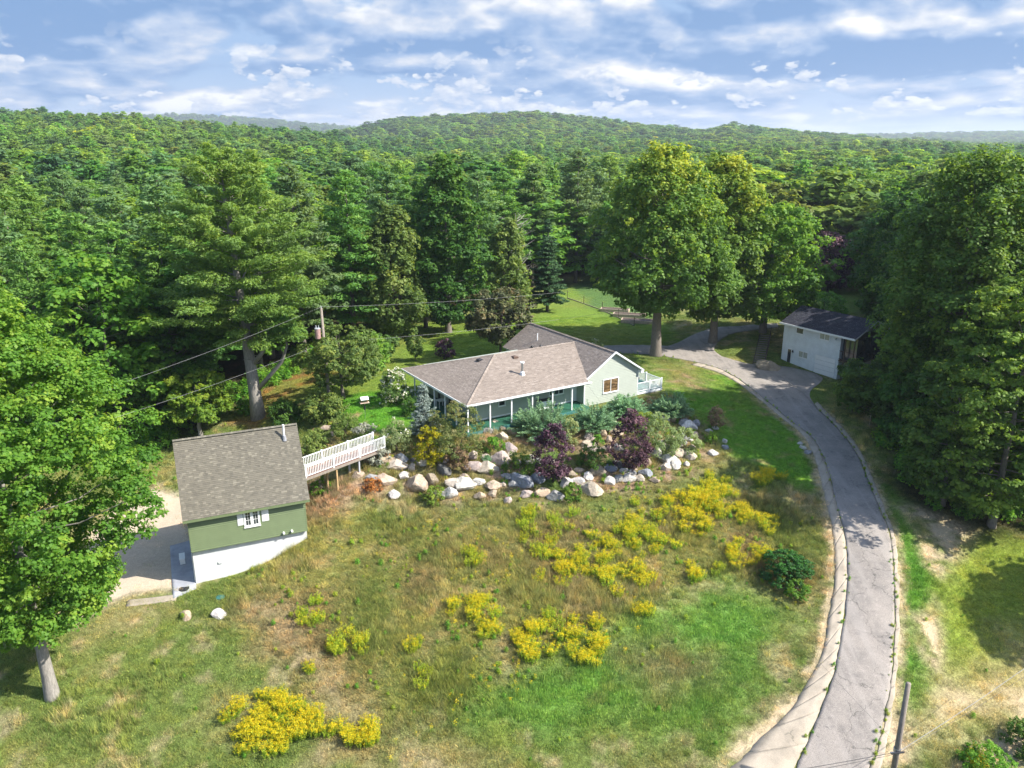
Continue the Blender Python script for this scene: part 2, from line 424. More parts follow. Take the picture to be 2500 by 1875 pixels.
ZP = {
 'meadow': [(640,1190),(760,1235),(900,1245),(1100,1250),(1400,1250),(1700,1210),(1900,1230),(1990,1290),(2005,1420),(1960,1450),(1760,1400),(1480,1560),(1200,1700),(1000,1800),(820,1770),(700,1600),(600,1480),(620,1330)],
 'rockbed': [(840,1160),(850,1110),(960,1090),(1160,1050),(1300,1065),(1500,990),(1640,960),(1720,1010),(1790,1060),(1780,1120),(1700,1170),(1600,1210),(1300,1225),(1100,1230),(950,1210)],
 'mulch': [(735,1200),(780,1160),(880,1160),(950,1190),(930,1220),(860,1225),(800,1270),(745,1280)],
 'lawn_side': [(1590,890),(1680,890),(1790,925),(1850,985),(1930,1045),(1978,1110),(1998,1200),(1950,1190),(1880,1150),(1790,1110),(1740,1060),(1690,1010),(1640,960),(1600,930)],
 'lawn_left': [(780,965),(860,925),(960,900),(1030,940),(1030,1020),(960,1070),(905,1075),(850,1030)],
 'lawn_back': [(700,930),(790,885),(900,840),(1000,800),(1150,765),(1300,720),(1480,700),(1560,760),(1640,800),(1660,830),(1500,850),(1400,930),(1100,960),(880,960),(790,985),(720,960)],
 'lawn_far': [(1640,720),(1720,760),(1860,790),(1960,790),(2080,770),(2120,720),(2020,690),(1800,690)],
 'green_front': [(1190,1740),(1240,1670),(1380,1600),(1560,1520),(1720,1440),(1800,1420),(1890,1470),(1900,1560),(1830,1650),(1720,1760),(1500,1745),(1330,1790)],
 'strip_right': [(2185,1180),(2230,1260),(2290,1440),(2250,1480),(2230,1600),(2290,1680),(2270,1720),(2190,1740),(2200,1560),(2206,1440),(2190,1300),(2150,1190)],
 'lawn_lime': [(2330,1360),(2440,1290),(2560,1290),(2650,1400),(2600,1560),(2420,1640),(2330,1640),(2300,1560),(2290,1440)],
 'straw': [(2330,1620),(2460,1560),(2650,1540),(2650,1700),(2450,1760),(2250,1800),(2215,1790),(2260,1740)],
 'sand_bank': [(2190,1230),(2260,1240),(2330,1260),(2400,1290),(2330,1350),(2290,1400),(2262,1380),(2240,1310)],
 'sand_low': [(2230,1500),(2290,1480),(2310,1580),(2290,1640),(2250,1590)],
 'dirt_track': [(2650,1700),(2500,1730),(2380,1830),(2300,1900),(2420,1900),(2500,1820),(2650,1790)],
 'sand_road': [(1800,1875),(1760,1880),(1850,1780),(1930,1720),(1960,1700),(1940,1760),(1860,1850)],
 'sand_pole': [(2155,1760),(2200,1690),(2225,1760),(2240,1875),(2160,1900),(2120,1900)],
 'gravel': [(150,1500),(205,1440),(190,1380),(215,1300),(290,1230),(380,1190),(450,1215),(480,1300),(480,1430),(440,1440),(330,1450),(250,1480),(180,1520)],
 'needles': [(560,1030),(620,960),(700,925),(800,880),(850,900),(760,950),(700,990),(650,1050)],
 'tan_left': [(600,1480),(700,1450),(760,1560),(900,1700),(940,1790),(820,1860),(700,1900),(820,1780),(700,1640)],
 'bare_mid': [(1180,1560),(1240,1550),(1300,1640),(1260,1700),(1200,1640)],
 'dry_mound': [(1500,1600),(1640,1570),(1760,1600),(1740,1660),(1600,1680)],
 'dry_top': [(1590,880),(1680,890),(1740,930),(1700,960),(1620,940)],
 'garden': [(1390,690),(1500,675),(1600,700),(1600,790),(1540,795),(1440,745)],
}
ZXY = {k: xy_poly(v) for k, v in ZP.items()}
def mixc(c, k, col):
    col = np.asarray(col, float)
    if col.ndim == 1: col = col[None]
    return c * (1 - k[:, None]) + col * k[:, None]
def clear_area(X, Y):
    """1 where there is open ground, 0 in the wood"""
    o = np.zeros(X.shape)
    for k in ('meadow', 'rockbed', 'lawn_side', 'lawn_left', 'lawn_back', 'lawn_far', 'gravel', 'garden', 'needles', 'mulch'):
        o = np.maximum(o, soft(X, Y, ZXY[k], 1.0, .0))
    return o
OPEN = xy_poly([(-400,1000),(60,1130),(330,1130),(430,1075),(560,1000),(640,955),(760,895),(860,835),(1000,792),(1150,757),(1290,705),(1400,670),(1560,660),(1700,690),(1900,680),(2130,690),(2110,770),
                (2105,860),(2130,960),(2160,1100),(2250,1230),(2330,1260),(2420,1290),(2550,1290),(2900,1290),(3000,1800),(2600,2100),(1200,2100),(-400,2100)])
EDGE_L = np.array([at(*p)[:2] for p in [(1800+0,1860),(1859,1799),(1929,1734),(1976,1658),(2008,1593),(2020,1517),(2036,1429),(2037,1358),(2031,1288),(2014,1217),(1998,1153),(1983,1106),(1955,1058),(1900,1015),(1850,973)]])
EDGE_L = np.vstack([EDGE_L[i] + (EDGE_L[i + 1] - EDGE_L[i]) * t for i in range(len(EDGE_L) - 1) for t in np.linspace(0, 1, 12, endpoint=False)]).reshape(-1, 2)
EDGE_R = np.array([at(*p)[:2] for p in [(2172,1782),(2187,1676),(2195,1576),(2198,1488),(2195,1400),(2186,1311),(2160,1241),(2136,1182),(2112,1123),(2081,1073),(2047,1033),(2012,998)]])
EDGE_R = np.vstack([EDGE_R[i] + (EDGE_R[i + 1] - EDGE_R[i]) * t for i in range(len(EDGE_R) - 1) for t in np.linspace(0, 1, 12, endpoint=False)]).reshape(-1, 2)
def ground_colour(X, Y):
    n1 = fbm(X, Y, 5.0, 21, 4); n2 = fbm(X, Y, 1.3, 31, 3); n3 = fbm(X, Y, 14, 41, 3)
    c = np.tile(np.array((.125, .165, .042)), (len(X), 1))
    c = mixc(c, np.clip((n1 - .50) * 5, 0, 1) * .8, (.25, .215, .095))            # dry patches
    c = mixc(c, np.clip((n2 - .60) * 6, 0, 1) * .6, (.36, .285, .175))
    c = mixc(c, np.clip((n3 - .60) * 6, 0, 1) * .6, (.075, .155, .024))
    z = lambda k, e=.8, wb=1.0: soft(X, Y, ZXY[k], e, wb, len(k))
    m = z('meadow', 1.5, 1.5)
    mc = mixc(np.tile(np.array((.215, .215, .070)), (len(X), 1)), np.clip((n1 - .45) * 4, 0, 1), (.185, .150, .068))
    mc = mixc(mc, np.clip((n2 - .52) * 5, 0, 1) * .7, (.30, .25, .13))
    mc = mixc(mc, np.clip((.42 - n3) * 6, 0, 1) * .8, (.125, .165, .036))
    c = mixc(c, m, mc)
    c = mixc(c, z('tan_left') * .55, (.27, .20, .12))
    c = mixc(c, z('bare_mid') * .5, (.30, .23, .15))
    c = mixc(c, z('rockbed', 1, .8), mixc(mixc(np.tile(np.array((.17, .155, .06)), (len(X), 1)), np.clip((n2 - .5) * 5, 0, 1), (.29, .21, .14)), np.clip((n1 - .5) * 4, 0, 1), (.09, .14, .035)))
    c = mixc(c, z('mulch', 1, .8), mixc(np.tile(np.array((.30, .205, .13)), (len(X), 1)), np.clip((n2 - .55) * 6, 0, 1), (.10, .13, .035)))
    lush = mixc(np.tile(np.array((.105, .225, .026)), (len(X), 1)), np.clip((n1 - .5) * 4, 0, 1) * .6, (.13, .175, .035))
    lush = mixc(lush, np.clip((n2 - .64) * 8, 0, 1) * .8, (.24, .20, .09))
    c = mixc(c, z('lawn_side', .6, .4), lush)
    c = mixc(c, z('dry_top', 2, 1.2) * .8, mixc(np.tile(np.array((.19, .17, .065)), (len(X), 1)), np.clip((n2 - .5) * 5, 0, 1), (.27, .19, .12)))
    c = mixc(c, z('lawn_left', .8, .6), mixc(np.tile(np.array((.095, .235, .025)), (len(X), 1)), np.clip((n2 - .64) * 9, 0, 1), (.33, .27, .14)))
    c = mixc(c, z('lawn_back', .8, .5), mixc(np.tile(np.array((.14, .215, .036)), (len(X), 1)), np.clip((n3 - .48) * 4, 0, 1) * .8, (.165, .185, .048)))
    c = mixc(c, z('lawn_far'), (.115, .175, .035))
    c = mixc(c, z('garden'), (.085, .15, .045))
    c = mixc(c, z('needles', 1.0, .8), mixc(np.tile(np.array((.175, .175, .042)), (len(X), 1)), np.clip((n2 - .46) * 5, 0, 1) * .85, (.225, .125, .042)))
    c = mixc(c, z('green_front', 2.0, 1.4), mixc(np.tile(np.array((.125, .235, .045)), (len(X), 1)), np.clip((n2 - .52) * 5, 0, 1) * .6, (.15, .185, .055)))
    c = mixc(c, z('dry_mound', 1.5, 1.2) * .7, (.22, .175, .10))
    c = mixc(c, z('strip_right', .7, .5), mixc(np.tile(np.array((.075, .175, .022)), (len(X), 1)), np.clip((n2 - .55) * 5, 0, 1) * .5, (.12, .18, .035)))
    c = mixc(c, z('lawn_lime', 1.2, 1.0), mixc(np.tile(np.array((.175, .225, .035)), (len(X), 1)), np.clip((n1 - .5) * 4, 0, 1), (.21, .21, .035)))
    c = mixc(c, z('straw', 1.6, 1.4), mixc(np.tile(np.array((.30, .26, .105)), (len(X), 1)), np.clip((n1 - .48) * 5, 0, 1), (.42, .33, .20)))
    sand = mixc(np.tile(np.array((.42, .33, .215)), (len(X), 1)), np.clip((n2 - .55) * 6, 0, 1), (.16, .18, .06))
    for k in ('sand_bank', 'sand_low', 'dirt_track', 'sand_road', 'sand_pole'): c = mixc(c, z(k, .6, .9), sand)
    g = z('gravel', .6, .45)
    c = mixc(c, g, mixc(np.tile(np.array((.47, .385, .285)), (len(X), 1)), np.clip((n1 - .5) * 4, 0, 1) * .6, (.40, .335, .26)))
    for Ln, wd_, sg in ((EDGE_L, .75, 5), (EDGE_R, .5, 6)):      # sandy, gravelly fringe along the drive
        if len(X) > 0:
            m_ = (X > Ln[:, 0].min() - 2) & (X < Ln[:, 0].max() + 2) & (Y > Ln[:, 1].min() - 2) & (Y < Ln[:, 1].max() + 2)
            if m_.any():
                dd = np.full(len(X), 99.); xm, ym = X[m_], Y[m_]; best = np.full(len(xm), 99.)
                for q in Ln: best = np.minimum(best, np.hypot(xm - q[0], ym - q[1]))
                dd[m_] = best
                c = mixc(c, np.clip((wd_ * (.5 + 1.6 * (n2 - .2)) - dd) / .25, 0, 1) * .85, sand)
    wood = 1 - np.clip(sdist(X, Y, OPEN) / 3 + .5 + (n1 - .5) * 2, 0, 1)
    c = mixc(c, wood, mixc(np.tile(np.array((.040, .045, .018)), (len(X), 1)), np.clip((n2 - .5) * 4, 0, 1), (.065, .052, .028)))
    far = np.clip((np.hypot(X, Y) - 300) / 300, 0, 1)
    pxf = CX + F * X / np.maximum(Y, 1) / math.cos(PITCH)
    fld = (pxf > 780) & (pxf < 990) & (Y > 1150) & (Y < 1520)
    c = mixc(c, far, (.045, .075, .022))
    c = mixc(c, fld * .9, (.36, .31, .17))
    return c

# ------------------------------------------------------------------ ground mesh: one sheet from under the camera to beyond the horizon
az_ = np.radians(np.concatenate([np.linspace(-150, -42, 60, endpoint=False), np.linspace(-42, 42, 330), np.linspace(42, 150, 61)[1:]]))
rr_ = np.concatenate([np.linspace(4, 28, 12, endpoint=False), np.arange(28, 108, .36), np.geomspace(108, 14000, 110)])
A2, R2_ = np.meshgrid(az_, rr_)
GX = (np.sin(A2) * R2_).ravel(); GY = (np.cos(A2) * R2_).ravel()
GZ = terr(GX, GY)
na, nr = len(az_), len(rr_)
ii = (np.arange(nr - 1)[:, None] * na + np.arange(na - 1)[None]).ravel()
me = mesh_np('ground', np.stack([GX, GY, GZ], 1), np.stack([ii, ii + 1, ii + 1 + na, ii + na], 1), smooth=True)
gc = ground_colour(GX, GY)
ca = me.color_attributes.new('soil_colour', 'FLOAT_COLOR', 'POINT')
ca.data.foreach_set('color', np.hstack([gc, np.ones((len(gc), 1))]).astype(np.float32).ravel())
ground = tag(put('ground', me), kind='structure')

def new_mat(name):
    m = bpy.data.materials.new(name); m.use_nodes = True
    t = NT(m.node_tree); t.n.clear()
    o = t.new('ShaderNodeOutputMaterial')
    return m, t, o
def princ(t, o, **kw):
    p = t.new('ShaderNodeBsdfPrincipled')
    for k, v in kw.items():
        k = k.replace('_', ' ')
        t.put(p.inputs[k], v if not (isinstance(v, tuple) and len(v) == 3) else (*v, 1))
    t.link(p.outputs[0], o.inputs['Surface'])
    return p
def bump(t, h, strength=.3, dist=.02):
    b = t.new('ShaderNodeBump'); b.inputs['Strength'].default_value = strength; b.inputs['Distance'].default_value = dist
    t.put(b.inputs['Height'], h); return b.outputs[0]

m, t, o = new_mat('ground_soil')
tcg = t.new('ShaderNodeTexCoord').outputs['Object']
base = t.attr('soil_colour')
na1 = t.noise(tcg, 3.2, 6, .68); na2 = t.noise(tcg, 14, 4, .7); na3 = t.noise(tcg, .55, 4, .6)
v = t.math('ADD', t.math('ADD', t.math('MULTIPLY', na1, 1.15), t.math('MULTIPLY', na2, .9)), -.03)
c1 = t.mix(1.0, base, t.ramp(v, [(.55, .30), (.9, .85), (1.0, 1.05), (1.4, 2.0)]), 'MULTIPLY')
c1 = t.mix(1.0, base, t.ramp(t.math('MULTIPLY', v, .5), [(.32, .35), (.46, .85), (.52, 1.1), (.68, 1.9)]), 'MULTIPLY')
c2 = t.mix(t.step(na3, .52, .66), c1, t.mix(1.0, c1, (1.16, 1.03, .9), 'MULTIPLY'))
bw = t.new('ShaderNodeRGBToBW'); t.link(base, bw.inputs[0])
smooth_soil = t.math('MULTIPLY', t.step(bw.outputs[0], .27, .35), .8)          # gravel and sand are evener than grass
c2 = t.mix(smooth_soil, c2, t.mix(1.0, base, t.ramp(na2, [(.3, .82), (.7, 1.18)]), 'MULTIPLY'))
p = princ(t, o, Base_Color=c2, Roughness=1.0)
p.inputs['Specular IOR Level'].default_value = .05
t.link(bump(t, t.math('MULTIPLY', t.math('ADD', na1, t.math('MULTIPLY', na2, .6)), t.math('SUBTRACT', 1, smooth_soil)), .9, .16), p.inputs['Normal'])
me.materials.append(m)

# ------------------------------------------------------------------ driveway
def line_xy(pts, n):
    P = np.array([at(*p)[:2] for p in pts])
    # Catmull-Rom through the surveyed points, then even spacing
    Q = [P[0]]
    for i in range(len(P) - 1):
        p0 = P[max(i - 1, 0)]; p1 = P[i]; p2 = P[i + 1]; p3 = P[min(i + 2, len(P) - 1)]
        for k in range(1, 9):
            s = k / 8
            Q.append(.5 * (2 * p1 + (p2 - p0) * s + (2 * p0 - 5 * p1 + 4 * p2 - p3) * s * s + (3 * p1 - p0 - 3 * p2 + p3) * s ** 3))
    Q = np.array(Q)
    L = np.concatenate([[0], np.cumsum(np.hypot(*np.diff(Q, axis=0).T))])
    s = np.linspace(0, L[-1], n)
    return np.stack([np.interp(s, L, Q[:, 0]), np.interp(s, L, Q[:, 1])], 1)
def ribbon(name, A, B, m, lift, mat, jag=0.0, thick=.22, parent=None):
    """a sheet between two ground lines, following the ground, with skirts into it"""
    n = len(A)
    s = np.linspace(0, 1, m)
    P = A[:, None] * (1 - s[None, :, None]) + B[:, None] * s[None, :, None]
    if jag:
        for j, sg in ((0, -1), (m - 1, 1)):
            d = (B - A); d /= np.maximum(np.hypot(d[:, 0], d[:, 1]), .01)[:, None]
            P[:, j] += d * (sg * jag * 2 * (fbm(P[:, j, 0], P[:, j, 1], .7, 77 + sg, 3) - .62))[:, None]
    Z = terr(P[..., 0], P[..., 1]) + lift
    V = np.concatenate([P, Z[..., None]], 2).reshape(-1, 3)
    ii = (np.arange(n - 1)[:, None] * m + np.arange(m - 1)[None]).ravel()
    Fc = [np.stack([ii, ii + 1, ii + 1 + m, ii + m], 1)]
    rim = [i * m for i in range(n)] + [(n - 1) * m + j for j in range(1, m)] + [i * m + m - 1 for i in range(n - 2, -1, -1)] + [j for j in range(m - 2, 0, -1)]
    k = len(V); V2 = V[rim].copy(); V2[:, 2] -= thick
    V = np.vstack([V, V2]); r = len(rim)
    Fc.append(np.array([(rim[i], k + i, k + (i + 1) % r, rim[(i + 1) % r]) for i in range(r)]))
    Fc = np.vstack(Fc)
    me = mesh_np(name, V, Fc)
    bm = bmesh.new(); bm.from_mesh(me); bmesh.ops.recalc_face_normals(bm, faces=bm.faces)
    if sum(f.normal.z * f.calc_area() for f in bm.faces) < 0: bmesh.ops.reverse_faces(bm, faces=bm.faces)
    bm.to_mesh(me); bm.free()
    me.materials.append(mat)
    return put(name, me, parent)
# asphalt: worn grey aggregate with cracks, a darker worn middle and a patch
m_asph, t, o = new_mat('old_asphalt')
tcg = t.new('ShaderNodeTexCoord').outputs['Object']
a1 = t.noise(tcg, .45, 5, .6); a2 = t.noise(tcg, 26, 3, .7); a3 = t.noise(tcg, 3.5, 4, .65)
wv = t.vmath('ADD', tcg, t.vmath('MULTIPLY', t.noise(tcg, 1.7, 3, .6, col=True), (1.1, 1.1, .3)))
vo = t.new('ShaderNodeTexVoronoi', feature='DISTANCE_TO_EDGE'); t.link(wv, vo.inputs['Vector']); vo.inputs['Scale'].default_value = .34
vo2 = t.new('ShaderNodeTexVoronoi', feature='DISTANCE_TO_EDGE'); t.link(wv, vo2.inputs['Vector']); vo2.inputs['Scale'].default_value = 1.3
crk = t.math('MULTIPLY', t.math('SUBTRACT', 1, t.step(vo.outputs['Distance'], .003, .010)), t.step(a1, .44, .56))
crk2 = t.math('MULTIPLY', t.math('SUBTRACT', 1, t.step(vo2.outputs['Distance'], .006, .03)), t.step(a1, .56, .66))
ca_ = t.mix(t.step(a1, .35, .68), (.255, .226, .198), (.190, .171, .153))
ca_ = t.mix(t.math('MULTIPLY', t.step(a3, .5, .75), .5), ca_, (.34, .30, .27))
ca_ = t.mix(1.0, ca_, t.ramp(a2, [(.3, .55), (.7, 1.45)]), 'MULTIPLY')
ca_ = t.mix(t.math('MULTIPLY', t.math('MAXIMUM', crk, t.math('MULTIPLY', crk2, .5)), .6), ca_, (.035, .035, .03))
tw = t.noise(t.vmath('MULTIPLY', tcg, (1.6, .12, .5)), 1.0, 3, .5)
ca_ = t.mix(t.math('MULTIPLY', t.step(tw, .46, .66), .35), ca_, (.33, .30, .27))
ca_ = t.mix(t.math('MULTIPLY', t.step(t.noise(tcg, .9, 6, .7), .57, .66), .28), ca_, (.095, .088, .082))
p = princ(t, o, Base_Color=ca_, Roughness=.93)
t.link(bump(t, t.math('SUBTRACT', a2, t.math('MULTIPLY', crk, 3)), .5, .02), p.inputs['Normal'])
m_conc, t, o = new_mat('weathered_concrete')
tcg = t.new('ShaderNodeTexCoord').outputs['Object']
a1 = t.noise(tcg, .9, 5, .6); a2 = t.noise(tcg, 22, 3, .7); a3 = t.noise(tcg, 5, 4, .6)
wv = t.vmath('ADD', tcg, t.vmath('MULTIPLY', t.noise(tcg, 2.7, 3, .6, col=True), (.7, .7, .2)))
vo = t.new('ShaderNodeTexVoronoi', feature='DISTANCE_TO_EDGE'); t.link(wv, vo.inputs['Vector']); vo.inputs['Scale'].default_value = .45
crk = t.math('SUBTRACT', 1, t.step(vo.outputs['Distance'], .004, .016))
cc = t.mix(t.step(a1, .35, .7), (.37, .315, .245), (.28, .24, .185))
cc = t.mix(t.math('MULTIPLY', t.step(a3, .55, .75), .45), cc, (.27, .235, .19))
cc = t.mix(1.0, cc, t.ramp(a2, [(.3, .8), (.7, 1.15)]), 'MULTIPLY')
cc = t.mix(t.math('MULTIPLY', t.math('MULTIPLY', crk, t.step(a1, .52, .62)), .6), cc, (.12, .11, .08))
p = princ(t, o, Base_Color=cc, Roughness=.9)
t.link(bump(t, a2, .3, .01), p.inputs['Normal'])

L1 = [(1935,1890),(1976,1799),(2012,1711),(2041,1623),(2062,1488),(2069,1405),(2062,1311),(2041,1229),(2026,1164),(2006,1106),(1976,1062),(1918,1019),(1867,975),(1823,941),(1789,918),(1755,901),(1704,886),(1653,876),(1585,866),(1494,863)]
Rr1 = [(2118,1890),(2153,1782),(2173,1676),(2182,1576),(2185,1488),(2182,1400),(2173,1311),(2147,1241),(2123,1182),(2100,1123),(2070,1076),(2035,1035),(2000,1002),(1970,968),(1930,938),(1885,910),(1835,893),(1780,876),(1735,862),(1690,851),(1613,844),(1518,843),(1470,845)]
n1 = 300
Lx = line_xy(L1, n1); Rx = line_xy(Rr1, n1)
# shift pairing so that both edges advance together
drive = tag(ribbon('driveway', Lx, Rx, 16, .055, m_asph, .16), kind='structure')
pad_in = line_xy([(2000,1004),(1970,970),(1930,940),(1885,912),(1835,895),(1800,884)], 60)
pad_out = line_xy([(1985,984),(1975,958),(2008,921),(1930,897),(1870,893),(1826,888),(1795,880)], 60)
tag(ribbon('parking_area', pad_in, pad_out, 14, .049, m_asph, .10), kind='structure')
br_a = line_xy([(1765,872),(1746,858),(1745,849),(1756,833),(1776,820),(1806,811),(1847,806),(1900,800)], 60)
br_b = line_xy([(1600,848),(1625,846),(1655,837),(1688,820),(1721,807),(1755,799),(1800,797),(1900,790)], 60)
tag(ribbon('driveway_branch', br_a, br_b, 16, .043, m_asph, .08), kind='structure')
# concrete edging laid in slabs
edge_root = tag(empty('concrete_edging', (0, 0, 0)), kind='structure')
L0 = [(1760,1895),(1800,1860),(1859,1799),(1929,1734),(1976,1658),(2008,1593),(2020,1517),(2036,1429),(2037,1358),(2031,1288),(2014,1217),(1998,1153),(1983,1106),(1955,1058),(1900,1015),(1850,973),(1803,938),(1755,911),(1687,890)]
def slabs(Apts, Bpts, n, per, lift, gap=1):
    lift *= .55
    A = line_xy(Apts, n); B = line_xy(Bpts, n)
    i = 0
    while i < n - 3:
        j = min(i + per + random.randint(-2, 2), n - 1)
        if j - i >= 2:
            s = ribbon('concrete_slab', A[i:j + 1].copy(), B[i:j + 1].copy(), 4, lift + random.uniform(-.004, .004), m_conc, .20, parent=edge_root)
            # close joint: pull the slab ends a little apart
            v = s.data.vertices
        i = j
LB = L1[:17]
slabs(L0, LB, 240, 9, .085)
R0 = [(2150,1895),(2172,1782),(2187,1676),(2195,1576),(2198,1488),(2195,1400),(2186,1311),(2160,1241),(2136,1182),(2112,1123),(2081,1073),(2047,1033),(2012,998),(1992,978)]
slabs(Rr1[:13] + [(1985,984)], R0, 220, 8, .075)
# ------------------------------------------------------------------ plain materials
def simple(name, col, rough=.6, nscale=None, namp=.25, metal=0, spec=None, bmp=0, stretch=None):
    m, t, o = new_mat(name)
    c = (*col, 1)
    if nscale:
        tc = t.new('ShaderNodeTexCoord').outputs['Object']
        if stretch: tc = t.vmath('MULTIPLY', tc, stretch)
        n = t.noise(tc, nscale, 5, .65)
        c = t.mix(1.0, tuple(col), t.ramp(n, [(.3, 1 - namp), (.7, 1 + namp)]), 'MULTIPLY')
    p = princ(t, o, Roughness=rough, Metallic=metal)
    t.put(p.inputs['Base Color'], c)
    if spec is not None: p.inputs['Specular IOR Level'].default_value = spec
    if bmp: t.link(bump(t, n, bmp, .02), p.inputs['Normal'])
    return m
M = {}
M['white'] = simple('white_vinyl', (.80, .81, .80), .45, 3, .05)
M['white_trim'] = simple('white_trim_paint', (.78, .79, .78), .5, 2, .06)
M['white_block'] = simple('white_painted_block', (.60, .61, .61), .8, 1.4, .10, bmp=.1)
M['green_siding'] = simple('green_vinyl_siding', (.150, .195, .095), .55, 1.5, .08)
M['sage_siding'] = simple('pale_sage_siding', (.385, .42, .36), .55, 1.2, .06)
M['grey_siding'] = simple('grey_painted_board', (.66, .70, .71), .65, 1.0, .12)
M['glass'] = simple('window_glass', (.045, .055, .06), .06, 1.2, .6, spec=.8)
M['glass_warm'] = simple('window_glass_over_wood_room', (.17, .11, .055), .10, 1.8, .9, spec=.7, stretch=(1, 1, 3))
M['curtain'] = simple('curtained_glass', (.38, .40, .33), .25, 3, .3, stretch=(6, 6, .4))
M['green_deck'] = simple('green_porch_paint', (.022, .105, .062), .6, 2, .2)
M['teal_edge'] = simple('teal_deck_edge', (.05, .17, .16), .5, 2, .2)
M['deck_wood'] = simple('red_brown_decking', (.20, .095, .065), .7, 5, .3)
M['post_wood'] = simple('treated_post', (.40, .27, .13), .8, 8, .3)
M['old_wood'] = simple('grey_weathered_wood', (.23, .195, .16), .85, 7, .35, bmp=.3, stretch=(3, 3, .5))
M['dark_wood'] = simple('dark_stair_timber', (.085, .06, .045), .85, 6, .35)
M['grey_metal'] = simple('galvanised_metal', (.42, .43, .44), .35, 4, .15, metal=.8)
M['grey_paint'] = simple('grey_painted_steel', (.38, .40, .43), .4, 4, .1)
M['black'] = simple('black_plastic', (.025, .025, .028), .5)
M['brown_vent'] = simple('brown_vent', (.11, .07, .05), .6)
M['rust'] = simple('weathered_transformer_paint', (.36, .22, .20), .55, 6, .3)
M['wire'] = simple('bare_wire', (.22, .22, .22), .5)
M['black_wire'] = simple('black_wire', (.03, .03, .035), .5)
M['teal_lid'] = simple('teal_green_lid', (.03, .16, .15), .5, 6, .2)
M['pink_wood'] = simple('sunbleached_timber', (.52, .40, .31), .85, 4, .3)
M['slate_blue'] = simple('bluish_concrete', (.30, .31, .34), .85, 1.2, .2)

def roof_mat(name, dark, mid, light, under=(.1, .09, .08)):
    m, t, o = new_mat(name)
    tc = t.new('ShaderNodeTexCoord').outputs['Object']
    a = t.attr('tint', out='Fac')
    n = t.noise(tc, 60, 3, .7); n2 = t.noise(tc, .5, 3, .5)
    c = t.ramp(a, [(0, dark), (.45, mid), (.8, mid), (1, light)])
    c = t.mix(1.0, c, t.ramp(n, [(.25, .72), (.75, 1.28)]), 'MULTIPLY')
    c = t.mix(1.0, c, t.ramp(n2, [(.3, .97), (.7, 1.03)]), 'MULTIPLY')
    p = princ(t, o, Base_Color=c, Roughness=.95); p.inputs['Specular IOR Level'].default_value = .2
    t.link(bump(t, n, .3, .01), p.inputs['Normal'])
    return m
M['shingle_brown'] = roof_mat('brown_shingle', (.205, .170, .142), (.255, .212, .178), (.315, .268, .228))
M['shingle_grey'] = roof_mat('weathered_grey_shingle', (.115, .106, .086), (.145, .133, .106), (.205, .188, .148))
M['shingle_slate'] = roof_mat('dark_slate_shingle', (.030, .031, .042), (.045, .046, .060), (.07, .07, .085))

# ------------------------------------------------------------------ courses of siding and shingles
def clip_half(P, a, b, c):
    """keep a*s+b*t<=c"""
    out = []
    for i in range(len(P)):
        p, q = P[i], P[(i + 1) % len(P)]
        fp = a * p[0] + b * p[1] - c; fq = a * q[0] + b * q[1] - c
        if fp <= 0: out.append(p)
        if (fp < 0 < fq) or (fq < 0 < fp):
            k = fp / (fp - fq); out.append((p[0] + (q[0] - p[0]) * k, p[1] + (q[1] - p[1]) * k))
    return out
class Courses:
    """lapped courses (clapboards, or shingle tabs when tab is given) over a flat convex face"""
    def __init__(s, seed=0): s.v = []; s.f = []; s.t = []; s.r = random.Random(seed)
    def face(s, poly, along, step, proud, tab=None, off=0.004, holes=()):
        P = [Vector(p) for p in poly]; al = Vector(along).normalized()
        nrm = Vector((0, 0, 0))
        for i in range(len(P)): nrm += (P[i] - P[0]).cross(P[(i + 1) % len(P)] - P[0])
        nrm.normalize()
        if nrm.z < -.05: nrm = -nrm
        up = nrm.cross(al).normalized()
        if up.z < 0: up = -up
        s.nrm = nrm; O = P[0]
        Q = [((p - O).dot(al), (p - O).dot(up)) for p in P]
        t0 = min(q[1] for q in Q); t1 = max(q[1] for q in Q)
        k = 0
        while t0 + k * step < t1 - 1e-4:
            a = t0 + k * step; b = min(a + step, t1)
            C = clip_half(clip_half(Q, 0, -1, -a), 0, 1, b)
            k += 1
            if len(C) < 3: continue
            if tab is None:
                s.emit(C, a, step, O, al, up, nrm, proud, off, .5); continue
            s0 = min(c[0] for c in C); s1 = max(c[0] for c in C)
            x = math.floor(s0 / tab) * tab + (k % 2) * tab / 2 - tab + s.r.uniform(-.2, .2) * tab
            while x < s1:
                wdt = tab * s.r.uniform(.75, 1.25)
                D = clip_half(clip_half(C, -1, 0, -x), 1, 0, x + wdt)
                x += wdt
                if len(D) >= 3: s.emit(D, a, step, O, al, up, nrm, proud * s.r.uniform(.7, 1.4), off, s.r.random())
        return s
    def emit(s, D, a, step, O, al, up, nrm, proud, off, tint):
        b = len(s.v); n = len(D)
        for q in D:
            h = off + proud * max(0, 1 - (q[1] - a) / step)
            s.v.append(tuple(O + al * q[0] + up * q[1] + nrm * h))
        s.f.append(tuple(b + i for i in range(n))); s.t.append(tint)
        lo = [i for i in range(n) if abs(D[i][1] - a) < 1e-5 and abs(D[(i + 1) % n][1] - a) < 1e-5]
        for i in lo:
            j = (i + 1) % n
            c = len(s.v)
            for q in (D[i], D[j]): s.v.append(tuple(O + al * q[0] + up * q[1]))
            s.f.append((b + i, c, c + 1, b + j)); s.t.append(tint)
    def build(s, name, mat, parent):
        me = bpy.data.meshes.new(name); me.from_pydata(s.v, [], s.f); me.update(); me.materials.append(mat)
        at_ = me.attributes.new('tint', 'FLOAT', 'FACE'); at_.data.foreach_set('value', np.array(s.t, np.float32))
        return link(bpy.data.objects.new(name, me), parent)
